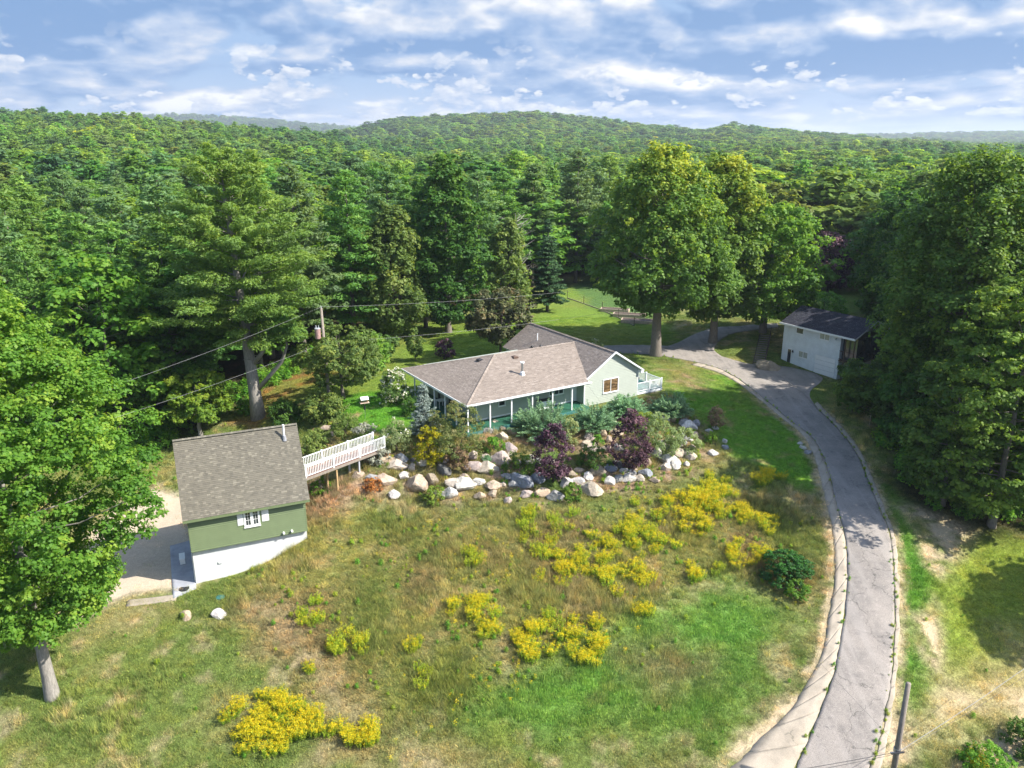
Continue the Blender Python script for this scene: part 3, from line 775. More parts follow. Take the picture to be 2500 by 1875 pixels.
def slab_poly(mb, poly, thick):
    """a flat plate under a roof or behind siding: poly pushed back along its normal"""
    P = [Vector(p) for p in poly]; n = Vector((0, 0, 0))
    for i in range(len(P)): n += (P[i] - P[0]).cross(P[(i + 1) % len(P)] - P[0])
    n.normalize()
    if n.z < 0: n = -n; P = P[::-1]
    k = len(P)
    return mb.add(P + [p - n * thick for p in P], [tuple(range(k)), tuple(reversed(range(k, 2 * k)))] + [(i, k + i, k + (i + 1) % k, (i + 1) % k) for i in range(k)])

def window(root, O, ux, nrm, wd, ht, mats, cols=2, rows=1, frame=.07, name='window', glass='glass', mullion=.06):
    """frame proud of the wall; panes set back in it; returns the window object. O is its lower left corner seen from outside"""
    ux = Vector(ux).normalized(); n = Vector(nrm).normalized(); O = Vector(O) + n * .028; z = Vector((0, 0, 1))
    fr = MB()
    def bx(mb, x0, x1, z0, z1, d0, d1):
        vs = [O + ux * x + z * zz + n * d for zz in (z0, z1) for d in (d0, d1) for x in (x0, x1)]
        mb.add(vs, [(0, 2, 3, 1), (4, 5, 7, 6), (0, 1, 5, 4), (1, 3, 7, 5), (3, 2, 6, 7), (2, 0, 4, 6)])
    bx(fr, 0, wd, 0, frame, -.02, .06); bx(fr, 0, wd, ht - frame, ht, -.02, .06)
    bx(fr, 0, frame, frame, ht - frame, -.02, .058); bx(fr, wd - frame, wd, frame, ht - frame, -.02, .058)
    bx(fr, -.03, wd + .03, -.05, -.002, -.02, .09)
    W = fr.build(name, mats, root)
    cw = (wd - 2 * frame - (cols - 1) * mullion) / cols
    for c in range(cols):
        x0 = frame + c * (cw + mullion)
        if c:
            mm = MB(); bx(mm, x0 - mullion, x0, frame, ht - frame, -.02, .052); mm.build('mullion', mats, W)
        g = MB(); bx(g, x0, x0 + cw, frame, ht - frame, -.015, .022); g.build('pane', M[glass], W)
        if rows > 1:
            mu = MB(); s_ = .022
            for r in range(1, rows):
                zz = frame + (ht - 2 * frame) * r / rows; bx(mu, x0, x0 + cw, zz - s_ / 2, zz + s_ / 2, .022, .04)
            xx = x0 + cw / 2; bx(mu, xx - s_ / 2, xx + s_ / 2, frame, ht - frame, .022, .038)
            mu.build('muntin', mats, W)
    return W
_bal = {}
def railing(root, p0, p1, h=.95, post_every=2.4, mat=None, gap=.145, ends=(True, True), rail_name='top_rail'):
    """white rail: posts, two rails and every baluster an object of its own (coordinates in the root's frame)"""
    mat = mat or M['white']
    p0 = Vector(p0); p1 = Vector(p1); L = (p1 - p0).length; d = (p1 - p0).normalized()
    n = max(1, round(L / post_every))
    ang = math.atan2(d.y, d.x)
    for k in range(n + 1):
        if (k == 0 and not ends[0]) or (k == n and not ends[1]): continue
        p = p0 + (p1 - p0) * k / n
        if 'post' not in _bal:
            b = MB().box(-.06, -.06, -.15, .06, .06, h + .10).box(-.075, -.075, h + .10, .075, .075, h + .135)
            _bal['post'] = b.build('railing_post', mat, root).data
            o = [x for x in root.children if x.data == _bal['post']][0]; o.location = p; o.rotation_euler.z = ang
        else: put('railing_post', _bal['post'], root, p, ang)
    MB().bar(p0 + Vector((0, 0, h)), p1 + Vector((0, 0, h)), .07, .06).build(rail_name, mat, root)
    MB().bar(p0 + Vector((0, 0, .12)), p1 + Vector((0, 0, .12)), .05, .055).build('bottom_rail', mat, root)
    m = int(L / gap)
    for k in range(1, m):
        p = p0 + (p1 - p0) * k / m
        if abs(((k / m * n) + .5) % 1 - .5) * L / n < .09: continue
        if 'bal' not in _bal:
            o = MB().box(-.018, -.018, .147, .018, .018, h - .03).build('baluster', mat, root)
            _bal['bal'] = o.data; o.location = p; o.rotation_euler.z = ang
        else: put('baluster', _bal['bal'], root, p, ang)

# ------------------------------------------------------------------ the ranch house
RH = empty('ranch_house', (_A[0], _A[1], 0), .555)
tag(RH, 'long pale green ranch house with a brown shingled hip roof and a wraparound porch', 'house')
EZ, HR, WG = 2.42, 2.02, 6.68          # eave height, porch roof rise, half width
SL = HR / WG
G0, G1u, GR = 12.95, 20.10, 2.28       # gable wing eaves and rise
GM = (G0 + G1u) / 2; GS = GR / (GM - G0)
GWf, GWb = .50, 15.5
ue = G0 + HR / GS                      # where the porch ridge dies into the wing's roof
def rz_main(u, v): return EZ + SL * min(u, v, 2 * WG - v)
def rz_wing(u): return EZ + GS * min(u - G0, G1u - u)
MW = 2 * WG
front = [(0, 0, EZ), (G0, 0, EZ), (ue, WG, EZ + HR), (WG, WG, EZ + HR)]
left = [(0, MW, EZ), (0, 0, EZ), (WG, WG, EZ + HR)]
back = [(G0, MW, EZ), (0, MW, EZ), (WG, WG, EZ + HR), (ue, WG, EZ + HR)]
wl = [(G0, GWf, EZ), (GM, GWf, EZ + GR), (GM, GWb, EZ + GR), (G0, GWb, EZ)]
wr = [(G1u, GWb, EZ), (GM, GWb, EZ + GR), (GM, GWf, EZ + GR), (G1u, GWf, EZ)]
rb = MB()
for q in (front, left, back, wl, wr): slab_poly(rb, q, .10)
roof = rb.build('roof', M['white_trim'], RH)
for k, (q, al) in enumerate(((front, (1, 0, 0)), (left, (0, 1, 0)), (back, (1, 0, 0)), (wl, (0, 1, 0)), (wr, (0, 1, 0)))):
    c = Courses(k).face(q, al, .145, .016, tab=.33)
    o = c.build('shingles', M['shingle_brown'], roof); o['kind'] = 'stuff'
def ridge_caps(parent, a, b, mat, nrm_up=(0, 0, 1), wd=.30):
    a = Vector(a); b = Vector(b); n = max(2, int((b - a).length / .2)); s = Courses(5)
    d = (b - a).normalized(); r = d.cross(Vector((0, 0, 1))).normalized()
    for k in range(n):
        p = a + (b - a) * k / n; q = a + (b - a) * (k + 1) / n
        i = len(s.v); hh = Vector((0, 0, .045)); lo = Vector((0, 0, -.03))
        s.v += [tuple(p + r * wd / 2 + lo), tuple(p + hh + Vector((0, 0, .012))), tuple(p - r * wd / 2 + lo), tuple(q + r * wd / 2 + lo), tuple(q + hh), tuple(q - r * wd / 2 + lo)]
        s.f += [(i, i + 1, i + 4, i + 3), (i + 1, i + 2, i + 5, i + 4)]; s.t += [s.r.random()] * 2
    o = s.build('ridge_shingles', mat, parent); o['kind'] = 'stuff'; return o
up = Vector((0, 0, .03))
for a, b in (((WG, WG, EZ + HR), (ue, WG, EZ + HR)), ((0, 0, EZ), (WG, WG, EZ + HR)), ((0, MW, EZ), (WG, WG, EZ + HR)), ((GM, GWf, EZ + GR), (GM, GWb, EZ + GR))):
    ridge_caps(roof, Vector(a) + up, Vector(b) + up, M['shingle_brown'])
fa = MB()
fa.bar((-.02, -.045, EZ - .05), (G0 - .06, -.045, EZ - .05), .05, .20)
fa.bar((-.045, 0, EZ - .05), (-.045, MW, EZ - .05), .05, .20)
fa.bar((0, MW + .045, EZ - .05), (G0, MW + .045, EZ - .05), .05, .20)
fa.build('fascia', M['white_trim'], RH)
gt = MB()
gt.bar((-.05, -.13, EZ + .0), (G0 + .25, -.13, EZ - .02), .11, .10)
gt.tube([(G0 + .28, -.13, EZ - .02), (G0 + .30, .2, EZ - .25), (G0 + .12, .80, EZ - .5), (G0 + .12, .80, .1)], .045, 6)
gt.build('gutter', M['white'], RH)
# barge boards of the gable
rk = MB()
for s_, u0 in ((1, G0), (-1, G1u)):
    rk.bar((u0 - s_ * .06, GWf - .03, EZ - .12 - GS * .06), (GM, GWf - .03, EZ + GR - .06), .05, .20, up=(0, 1, 0)) if False else None
    a = Vector((u0 - s_ * .05, GWf - .03, EZ - .10)); b = Vector((GM, GWf - .03, EZ + GR - .085))
    rk.add([a, b, b + Vector((0, 0, .19)), a + Vector((0, 0, .16)), a + Vector((0, .05, 0)), b + Vector((0, .05, 0)), b + Vector((0, .05, .19)), a + Vector((0, .05, .16))],
           [(0, 1, 2, 3), (7, 6, 5, 4), (0, 4, 5, 1), (3, 2, 6, 7), (0, 3, 7, 4), (1, 5, 6, 2)])
rk.build('barge_board', M['white_trim'], RH)
for a_, b_ in ((G0 - .02, G0 + .28), (G1u - .28, G1u + .02)): MB().box(a_, GWf - .02, EZ - .28, b_, GWf + .40, EZ - .02).build('eave_return', M['white_trim'], RH)
MB().bar((G1u + .05, GWf, EZ - .04), (G1u + .05, GWb, EZ - .04), .11, .12).build('gutter', M['white'], RH)
# walls
U0, V0, U1, V1 = 2.1, 2.1, 13.15, 12.9
WU0, WU1, WV0, WV1 = 13.15, 19.75, .87, 15.1
wb = MB()
wb.box(U0, V0, -.6, U1, V1, EZ + .25)
wb.box(WU0, WV0, -.6, WU1, WV1, EZ - .02)
z1_ = EZ + GS * (WU0 - G0) - .10; zt = EZ + GR - .12
wb.add([(WU0, WV0, EZ - .02), (WU1, WV0, EZ - .02), (WU1, WV0, z1_), (GM, WV0, zt), (WU0, WV0, z1_), (WU0, WV0 + .1, EZ - .02), (WU1, WV0 + .1, EZ - .02), (WU1, WV0 + .1, z1_), (GM, WV0 + .1, zt), (WU0, WV0 + .1, z1_)],
       [(0, 1, 2, 3, 4), (9, 8, 7, 6, 5), (0, 5, 6, 1), (1, 6, 7, 2), (2, 7, 8, 3), (3, 8, 9, 4), (4, 9, 5, 0)])
wb.add([(WU0, WV1, EZ - .02), (WU1, WV1, EZ - .02), (WU1, WV1, z1_), (GM, WV1, zt), (WU0, WV1, z1_)], [(4, 3, 2, 1, 0)])
wall = wb.build('wall', M['sage_siding'], RH)
sd = Courses(9)
sd.face([(WU0, WV0 - .004, -.25), (WU1, WV0 - .004, -.25), (WU1, WV0 - .004, z1_), (GM, WV0 - .004, zt), (WU0, WV0 - .004, z1_)], (1, 0, 0), .165, .034)
sd.face([(U0, V0 - .004, .15), (U1, V0 - .004, .15), (U1, V0 - .004, EZ + .3), (U0, V0 - .004, EZ + .3)], (1, 0, 0), .115, .016)
sd.face([(U0 - .004, V1, .15), (U0 - .004, V0, .15), (U0 - .004, V0, EZ + .3), (U0 - .004, V1, EZ + .3)], (0, -1, 0), .115, .016)
sd.face([(WU0 - .004, V0, .05), (WU0 - .004, WV0, .05), (WU0 - .004, WV0, EZ), (WU0 - .004, V0, EZ)], (0, -1, 0), .115, .016)
sd.face([(WU1 + .004, WV0, 0), (WU1 + .004, WV1, 0), (WU1 + .004, WV1, EZ), (WU1 + .004, WV0, EZ)], (0, 1, 0), .115, .016)
o = sd.build('siding', M['sage_siding'], wall); o['kind'] = 'stuff'
for u, v in ((WU0 - .02, WV0 - .03), (WU1 - .06, WV0 - .03), (U0 - .03, V0 - .03)): MB().box(u, v, -.2, u + .09, v + .09, EZ - .03).build('corner_trim', M['white_trim'], RH)
MB().box(U0 - .012, V0 - .03, 0, U1, V0 - .006, .15).build('skirting', M['white_trim'], RH)
# porch
pf = MB().box(-.08, -.08, -.16, WU0 - .02, V0, -.02).box(-.08, V0, -.16, U0, MW - .3, -.02)
pf.build('porch_floor', M['green_deck'], RH)
sk = MB().box(-.11, -.115, -.55, WU0 - .06, -.083, -.04).box(-.115, -.08, -.55, -.083, MW - .3, -.04)
sk.build('porch_skirt', M['teal_edge'], RH)
pp = MB().box(-.055, -.055, -.02, .055, .055, EZ - .12).box(-.08, -.08, EZ - .24, .08, .08, EZ - .12).build('porch_post', M['white_trim'], RH)
PP = [(.18 + 2.2 * k, .15) for k in range(6)] + [(.18, .15 + 2.14 * k) for k in range(1, 7)]
pp.location = (PP[0][0], PP[0][1], 0)
for a, b in PP[1:]: put('porch_post', pp.data, RH, (a, b, 0))
MB().bar((.1, .15, EZ - .10), (G0, .15, EZ - .10), .12, .14).bar((.15, .1, EZ - .105), (.15, MW, EZ - .105), .12, .14).build('porch_beam', M['white_trim'], RH)
MB().box(.1, .1, EZ - .035, U1, V0, EZ - .015).box(.1, V0, EZ - .035, U0, MW - .1, EZ - .015).build('porch_ceiling', M['white_trim'], RH)

def to_local(root, P):
    return root.matrix_world.inverted() @ Vector(P)
def on_plane(root, px, py, n, c):
    """pixel sight line met with the plane n.x=c of a building's own frame (used to read sizes off the survey)"""
    Mi = (Matrix.Translation(root.location) @ Matrix.Rotation(root.rotation_euler.z, 4, 'Z')).inverted()
    o = Mi @ Vector((0, 0, CAMZ)); d = Mi.to_3x3() @ Vector(ray_dir(px, py)); n = Vector(n)
    return o + d * ((c - n.dot(o)) / n.dot(d))
def win_at(root, a, b, n, c, ux, **kw):
    """window whose upper left / lower right corners are at pixels a, b on that wall"""
    p = on_plane(root, *a, n, c); q = on_plane(root, *b, n, c); ux = Vector(ux)
    x0 = min(p.dot(ux), q.dot(ux)); x1 = max(p.dot(ux), q.dot(ux)); z0 = min(p.z, q.z); z1 = max(p.z, q.z)
    n = Vector(n)
    O = n * c + ux * x0 + Vector((0, 0, z0))
    return window(root, O, ux, -n, x1 - x0, z1 - z0, M['white_trim'], **kw)
win_at(RH, (1472, 927), (1508, 953), (0, 1, 0), WV0, (1, 0, 0), cols=2, glass='glass_warm')
win_at(RH, (1216, 979), (1233, 989), (0, 1, 0), V0, (1, 0, 0), cols=1)
win_at(RH, (1340, 953), (1375, 960), (0, 1, 0), V0, (1, 0, 0), cols=3)
dp = on_plane(RH, 1402, 960, (0, 1, 0), V0).x
dr = MB().box(dp - .46, V0 - .05, 0, dp + .46, V0 - .008, 2.05).build('door', M['white'], RH)
MB().box(dp - .22, V0 - .06, 1.45, dp + .22, V0 - .051, 1.9).build('door_light', M['glass'], dr)
MB().tube([(dp + .36, V0 - .12, 1.0), (dp + .36, V0 - .05, 1.0)], .035, 8).build('door_handle', M['grey_metal'], dr)
for k, vv in enumerate((4.4, 8.2)):
    window(RH, (U0, vv + 1.4, 1.0), (0, -1, 0), (-1, 0, 0), 1.4, 1.1, M['white_trim'], cols=2)
pl = MB().tube([(U0 + 2.0, V0 - .10, 1.45), (U0 + 2.0, V0 - .02, 1.45)], .07, 10).build('wall_lamp', M['white'], RH)
fv = MB().box(3.2, V0 - .045, .02, 3.6, V0 - .031, .14).build('floor_vent', M['grey_paint'], RH)
# things on the roof
def roof_hit(px, py):
    Mi = (Matrix.Translation(RH.location) @ Matrix.Rotation(RH.rotation_euler.z, 4, 'Z')).inverted()
    o = Mi @ Vector((0, 0, CAMZ)); d = Mi.to_3x3() @ Vector(ray_dir(px, py))
    best = None
    for k in range(4000):
        p = o + d * (50 + k * .015)
        h = -9
        if 0 <= p.x <= ue and 0 <= p.y <= MW: h = EZ + SL * min(p.x, p.y, MW - p.y)
        if G0 <= p.x <= G1u and GWf <= p.y <= GWb: h = max(h, rz_wing(p.x))
        if p.z < h: return p
    return p
p = roof_hit(1275, 915)
st = MB().tube([(p.x, p.y, p.z - .1), (p.x, p.y, p.z + .28)], [.30, .16], 4).tube([(p.x, p.y, p.z + .25), (p.x, p.y, p.z + .34)], [.20, .14], 12).build('flashing', M['white'], RH)
MB().tube([(p.x, p.y, p.z + .2), (p.x, p.y, p.z + 1.12)], .11, 14).build('stove_pipe', M['grey_metal'], RH, smooth=False)
MB().tube([(p.x, p.y, p.z + 1.08), (p.x, p.y, p.z + 1.14), (p.x, p.y, p.z + 1.16), (p.x, p.y, p.z + 1.24)], [.14, .14, .20, .20], 14).build('pipe_cap', M['white'], RH)
for (a, b, hh) in ((1141, 872, .65), (1312, 831, .75)):
    p = roof_hit(a, b); MB().tube([(p.x, p.y, p.z - .1), (p.x, p.y, p.z + hh)], .055, 8).build('vent_pipe', M['white'], RH)
p = roof_hit(1206, 864)
MB().tube([(p.x, p.y, p.z - .1), (p.x, p.y, p.z + .42), (p.x, p.y, p.z + .42), (p.x, p.y, p.z + .54)], [.07, .07, .15, .15], 10).build('vent_pipe', M['white'], RH)
for a, b, mt in ((1171, 880, 'black'), (1257, 873, 'brown_vent'), (1300, 848, 'black'), (1321, 847, 'black')):
    p = roof_hit(a, b); s_ = .25 if mt != 'black' or a < 1200 else .13
    MB().box(p.x - s_, p.y - s_, p.z - .1, p.x + s_, p.y + s_, p.z + .12).add([(p.x - s_, p.y - s_, p.z + .12), (p.x + s_, p.y - s_, p.z + .12), (p.x + s_, p.y + s_, p.z + .13), (p.x - s_, p.y + s_, p.z + .13), (p.x, p.y, p.z + .24)],
        [(0, 1, 4), (1, 2, 4), (2, 3, 4), (3, 0, 4)]).build('roof_vent', M[mt], RH)
# side deck
DU1, DV0, DV1 = 23.0, .95, 5.6
MB().box(WU1 + .02, DV0 - .05, -.18, DU1 + .05, DV1, -.02).build('deck_floor', M['teal_edge'], RH)
MB().box(WU1 + .02, DV0 - .09, -.22, DU1 + .09, DV0 - .052, -.01).box(DU1 + .052, DV0 - .05, -.22, DU1 + .09, DV1, -.01).build('deck_rim', M['white'], RH)
lt = MB()
for k in range(26):
    a = WU1 + .1 + k * .13
    lt.bar((a, DV0 - .03, -.95), (min(a + .7, DU1), DV0 - .03, -.95 + min(.7, DU1 - a)), .03, .012, up=(0, 1, 0))
    lt.bar((a, DV0 - .018, -.95), (max(a - .7, WU1), DV0 - .018, -.95 + min(.7, a - WU1)), .03, .012, up=(0, 1, 0))
o = lt.build('lattice', M['white'], RH); o['kind'] = 'stuff'
for v_ in (DV0 + .1, DV1 - .1): MB().box(DU1 - .12, v_ - .06, -1.4, DU1, v_ + .06, -.18).build('deck_leg', M['post_wood'], RH)
railing(RH, (WU1 + .1, DV0, -.02), (DU1, DV0, -.02), post_every=1.7, ends=(False, True))
railing(RH, (DU1, DV0, -.02), (DU1, DV1, -.02), post_every=2.4, ends=(False, True))
railing(RH, (DU1, DV1, -.02), (WU1 + .1, DV1, -.02), post_every=1.7, ends=(False, False))
def world_pt(root, p): return (Matrix.Translation(root.location) @ Matrix.Rotation(root.rotation_euler.z, 4, 'Z')) @ Vector(p)
tb = empty('deck_table', world_pt(RH, (21.3, 3.2, -.02)), .4)
tag(tb, 'dark round patio table on the small white railed side deck', 'table')
MB().tube([(0, 0, .70), (0, 0, .74)], .55, 18).build('table_top', M['black'], tb)
for k in range(4):
    a = k * PI / 2 + .4; MB().bar((.15 * math.cos(a), .15 * math.sin(a), .70), (.42 * math.cos(a), .42 * math.sin(a), 0), .04, .04).build('leg', M['black'], tb)
def porch_chair(u, v, rz, lab):
    c = empty('porch_chair', world_pt(RH, (u, v, -.02)), .555 + rz); tag(c, lab, 'chair', 'dark chairs on the porch')
    MB().box(-.27, -.27, .38, .27, .27, .44).build('seat', M['black'], c)
    MB().box(-.27, .22, .44, .27, .28, .98).build('backrest', M['black'], c)
    for i in (-1, 1):
        for j in (-1, 1): MB().box(i * .24 - .025, j * .24 - .025, 0, i * .24 + .025, j * .24 + .025, .38).build('leg', M['black'], c)
porch_chair(1.4, 6.2, -1.5, 'dark chair on the left porch behind the fourth post from the corner')
porch_chair(1.3, 8.4, -1.7, 'dark chair on the left porch nearest the rear end')
pt = empty('porch_table', world_pt(RH, (1.2, 7.3, -.02)), .555); tag(pt, 'pale small table on the shaded left porch between two chairs', 'table')
MB().box(-.4, -.4, .68, .4, .4, .72).build('table_top', M['white'], pt)
for i in (-1, 1):
    for j in (-1, 1): MB().box(i * .34 - .03, j * .34 - .03, 0, i * .34 + .03, j * .34 + .03, .68).build('leg', M['white'], pt)
fz = empty('porch_chest', world_pt(RH, (9.2, 1.75, -.02)), .555); tag(fz, 'white storage chest against the front wall under the porch roof', 'chest')
MB().box(-.75, -.28, 0, .75, .28, .84).build('body', M['white'], fz, bevel=.02); MB().box(-.77, -.3, .845, .77, .29, .92).build('lid', M['black'], fz)

# ------------------------------------------------------------------ the green garage
GA = empty('green_garage', (-22.33, 48.31, -6.0), .416)
tag(GA, 'green sided garage with a steep weathered grey roof on a white block base', 'garage')
GL, GD = 7.93, 6.12; zf = 2.58; ze = 5.18; RS = 1.352; rdg = ze + RS * (GD / 2 + .38)
FR = .24
MB().box(.02, FR, -2.2, GL - .02, GD - .02, zf - .02).build('foundation', M['white_block'], GA)
wl_ = MB().box(0, 0, zf, GL, GD, ze + .45)
for x in (0, GL - .1):
    wl_.add([(x, 0, ze + .45), (x, GD, ze + .45), (x, GD / 2, rdg - .12), (x + .1, 0, ze + .45), (x + .1, GD, ze + .45), (x + .1, GD / 2, rdg - .12)],
            [(0, 2, 1), (3, 4, 5), (0, 1, 4, 3), (1, 2, 5, 4), (2, 0, 3, 5)])
gw = wl_.build('wall', M['green_siding'], GA)
sd = Courses(3)
zt = ze + .44; zr = rdg - .14
sd.face([(0, -.004, zf), (GL, -.004, zf), (GL, -.004, zt), (0, -.004, zt)], (1, 0, 0), .160, .042)
sd.face([(-.004, GD, zf), (-.004, 0, zf), (-.004, 0, zt), (-.004, GD / 2, zr), (-.004, GD, zt)], (0, -1, 0), .118, .02)
sd.face([(GL + .004, 0, zf), (GL + .004, GD, zf), (GL + .004, GD, zt), (GL + .004, GD / 2, zr), (GL + .004, 0, zt)], (0, 1, 0), .118, .02)
sd.face([(GL, GD + .004, zf), (0, GD + .004, zf), (0, GD + .004, zt), (GL, GD + .004, zt)], (-1, 0, 0), .118, .02)
o = sd.build('siding', M['green_siding'], gw); o['kind'] = 'stuff'
for x in (-.03, GL - .07): MB().box(x, -.035, zf - .02, x + .10, .07, zt - .05).build('corner_trim', M['green_siding'], GA)
MB().box(-.02, -.03, zf - .05, GL + .02, FR, zf - .003).build('sill_band', M['green_siding'], GA)
x0, x1 = -.31, GL + .31
fr_ = [(x0, -.38, ze), (x1, -.38, ze), (x1, GD / 2, rdg), (x0, GD / 2, rdg)]
bk_ = [(x1, GD + .38, ze), (x0, GD + .38, ze), (x0, GD / 2, rdg), (x1, GD / 2, rdg)]
rb = MB(); slab_poly(rb, fr_, .10); slab_poly(rb, bk_, .10)
groof = rb.build('roof', M['green_siding'], GA)
for k, q in enumerate((fr_, bk_)):
    o = Courses(20 + k).face(q, (1, 0, 0), .135, .02, tab=.21).build('shingles', M['shingle_grey'], groof); o['kind'] = 'stuff'
ridge_caps(groof, (x0, GD / 2, rdg + .03), (x1, GD / 2, rdg + .03), M['shingle_grey'])
MB().bar((x0, -.40, ze - .10), (x1, -.40, ze - .10), .04, .17).build('fascia', M['green_siding'], GA)
W = win_at(GA, (592, 1243), (636, 1280), (0, 1, 0), 0, (1, 0, 0), cols=2, rows=3, frame=.13, mullion=.20)
pa = on_plane(GA, 577, 1250, (0, 1, 0), 0).x; pb = on_plane(GA, 592, 1250, (0, 1, 0), 0).x
pc = on_plane(GA, 637, 1250, (0, 1, 0), 0).x; pd = on_plane(GA, 655, 1250, (0, 1, 0), 0).x
zb = on_plane(GA, 592, 1281, (0, 1, 0), 0).z; zh = on_plane(GA, 592, 1243, (0, 1, 0), 0).z
for a, b in ((pa, pb - .02), (pc + .02, pd)):
    s_ = MB().box(a, -.07, zb, b, -.022, zh).build('shutter', M['white'], GA)
    MB().box(a + .05, -.082, zb + .06, b - .05, -.0705, (zb + zh) / 2 - .04).box(a + .05, -.082, (zb + zh) / 2 + .04, b - .05, -.0705, zh - .06).build('shutter_panel', M['white_trim'], s_)
for (a, b) in ((692, 1300), (712, 1295)):
    q = on_plane(GA, a, b, (0, 1, 0), 0); MB().tube([(q.x, -.02, q.z), (q.x, -.17, q.z), (q.x, -.20, q.z - .05)], [.085, .085, .07], 10).build('wall_vent', M['white'], GA)
q = on_plane(GA, 538, 1372, (0, 1, 0), FR); MB().box(q.x - .13, FR - .08, q.z - .07, q.x + .13, FR - .002, q.z + .07).build('outlet_box', M['white'], GA)
hx = GL - .75; hz = rdg - .62 * RS
MB().tube([(hx, GD / 2 - .62, hz - .1), (hx, GD / 2 - .62, hz + .30)], [.17, .12], 12).build('pipe_boot', M['slate_blue'], GA)
MB().tube([(hx, GD / 2 - .62, hz + .2), (hx, GD / 2 - .62, hz + 1.15)], .075, 10).build('vent_pipe', M['white'], GA)
for k in range(2):
    gd = MB().box(-.05, .35 + k * 2.85, .0, -.006, 2.95 + k * 2.85, 2.25).build('garage_door', M['white'], GA)
    for j in range(1, 4): MB().box(-.062, .40 + k * 2.85, j * .56 - .015, -.0505, 2.9 + k * 2.85, j * .56 + .015).build('door_rib', M['grey_paint'], gd)
dr = MB().box(GL + .022, GD / 2 - .5, ze + .7, GL + .06, GD / 2 + .5, ze + 2.8).build('attic_door', M['white'], GA)
MB().tube([(GL + .06, GD / 2 + .36, ze + 1.7), (GL + .12, GD / 2 + .36, ze + 1.7)], .03, 8).build('door_handle', M['grey_metal'], dr)

# ------------------------------------------------------------------ footbridge from the lawn to the garage loft
Sf = Vector((-15.45, 53.45, -.12)); Ef = Vector((-10.45, 59.35, -.12)); Sb = Vector((-16.45, 54.45, -.12)); Eb = Vector((-11.25, 60.45, -.12))
FB = empty('footbridge', Sf, math.atan2(Ef.y - Sf.y, Ef.x - Sf.x))
tag(FB, 'long footbridge with white railings between the lawn and the garage loft', 'footbridge')
BL = (Ef - Sf).length; BW = 1.42
for k in range(int(BL / .145)):
    x = k * .145
    if k == 0: bd = MB().box(0, -.05, -.03, .137, BW + .05, .0).build('deck_board', M['deck_wood'], FB); bdm = bd.data
    else: put('deck_board', bdm, FB, (x, 0, 0))
for y in (0.0, BW): MB().box(0, y - .03, -.22, BL, y + .03, -.035).build('beam', M['old_wood'], FB)
MB().box(0, -.085, -.20, BL, -.062, .01).build('edge_board', M['old_wood'], FB)
railing(FB, (0.05, 0, 0), (BL, 0, 0), h=1.0, post_every=2.5)
railing(FB, (0.05, BW, 0), (BL, BW, 0), h=1.0, post_every=2.5)
for x, mt in ((2.9, 'post_wood'), (5.1, 'grey_paint')):
    for y in (.08, BW - .08):
        P = world_pt(FB, (x, y, 0)); g = tz(P.x, P.y)
        MB().box(x - .06, y - .06, g - Sf.z - .3, x + .06, y + .06, -.20).build('support_post', M[mt], FB)

# ------------------------------------------------------------------ the two storey white house
WH = empty('white_outbuilding', (32.50, 90.66, -1.65), math.radians(-57.8))
tag(WH, 'two storey white house with a dark roof standing in tree shade', 'house')
WL, WD, WT = 7.75, 6.6, 5.02
MB().box(0, 0, -1.2, WL, WD, WT).add([(0, 0, WT), (0, WD, WT), (0, WD / 2, WT + 1.45), (WL, 0, WT), (WL, WD, WT), (WL, WD / 2, WT + 1.45)],
    [(0, 2, 1), (3, 4, 5), (0, 3, 5, 2), (1, 2, 5, 4)]).build('wall', M['grey_siding'], WH)
sd = Courses(4); sd.face([(0, -.004, 2.2), (WL, -.004, 2.2), (WL, -.004, WT), (0, -.004, WT)], (1, 0, 0), .21, .03)
sd.face([(0, -.004, 0), (4.55, -.004, 0), (4.55, -.004, 2.2), (0, -.004, 2.2)], (1, 0, 0), .21, .03)
o = sd.build('siding', M['grey_siding'], WH); o['kind'] = 'stuff'
ra = [(-.35, -.45, WT - .02), (WL + 2.0, -.45, WT - .02), (WL + 2.0, WD / 2, WT + 1.62), (-.35, WD / 2, WT + 1.62)]
rc = [(WL + 2.0, WD + .45, WT - .02), (-.35, WD + .45, WT - .02), (-.35, WD / 2, WT + 1.62), (WL + 2.0, WD / 2, WT + 1.62)]
rb = MB(); slab_poly(rb, ra, .14); slab_poly(rb, rc, .14); wr_ = rb.build('roof', M['white_trim'], WH)
for k, q in enumerate((ra, rc)):
    o = Courses(40 + k).face(q, (1, 0, 0), .15, .014, tab=.32).build('shingles', M['shingle_slate'], wr_); o['kind'] = 'stuff'
MB().bar((-.38, -.48, WT - .09), (WL + 2.03, -.48, WT - .09), .06, .20).build('fascia', M['white_trim'], WH)
for a, b, cl, gl in (((1946, 797), (1962, 817), 1, 'glass'), ((2003, 811), (2026, 833), 2, 'curtain'), ((1951, 855), (1972, 877), 2, 'curtain')):
    win_at(WH, a, b, (0, 1, 0), 0, (1, 0, 0), cols=cl, glass=gl, frame=.06)
a = on_plane(WH, 1923, 853, (0, 1, 0), 0); b = on_plane(WH, 1932, 880, (0, 1, 0), 0)
d_ = MB().box(a.x, -.07, .05, b.x, -.035, 2.1).build('door', M['white_trim'], WH); MB().box(a.x + .12, -.085, .25, b.x - .12, -.071, 1.95).build('door_glass', M['glass'], d_)
gdo = MB().box(4.75, -.05, 0, WL - .35, -.006, 2.15).build('garage_door', M['white_trim'], WH)
for j in range(1, 4): MB().box(4.8, -.062, j * .54 - .012, WL - .4, -.0505, j * .54 + .012).build('door_rib', M['grey_paint'], gdo)
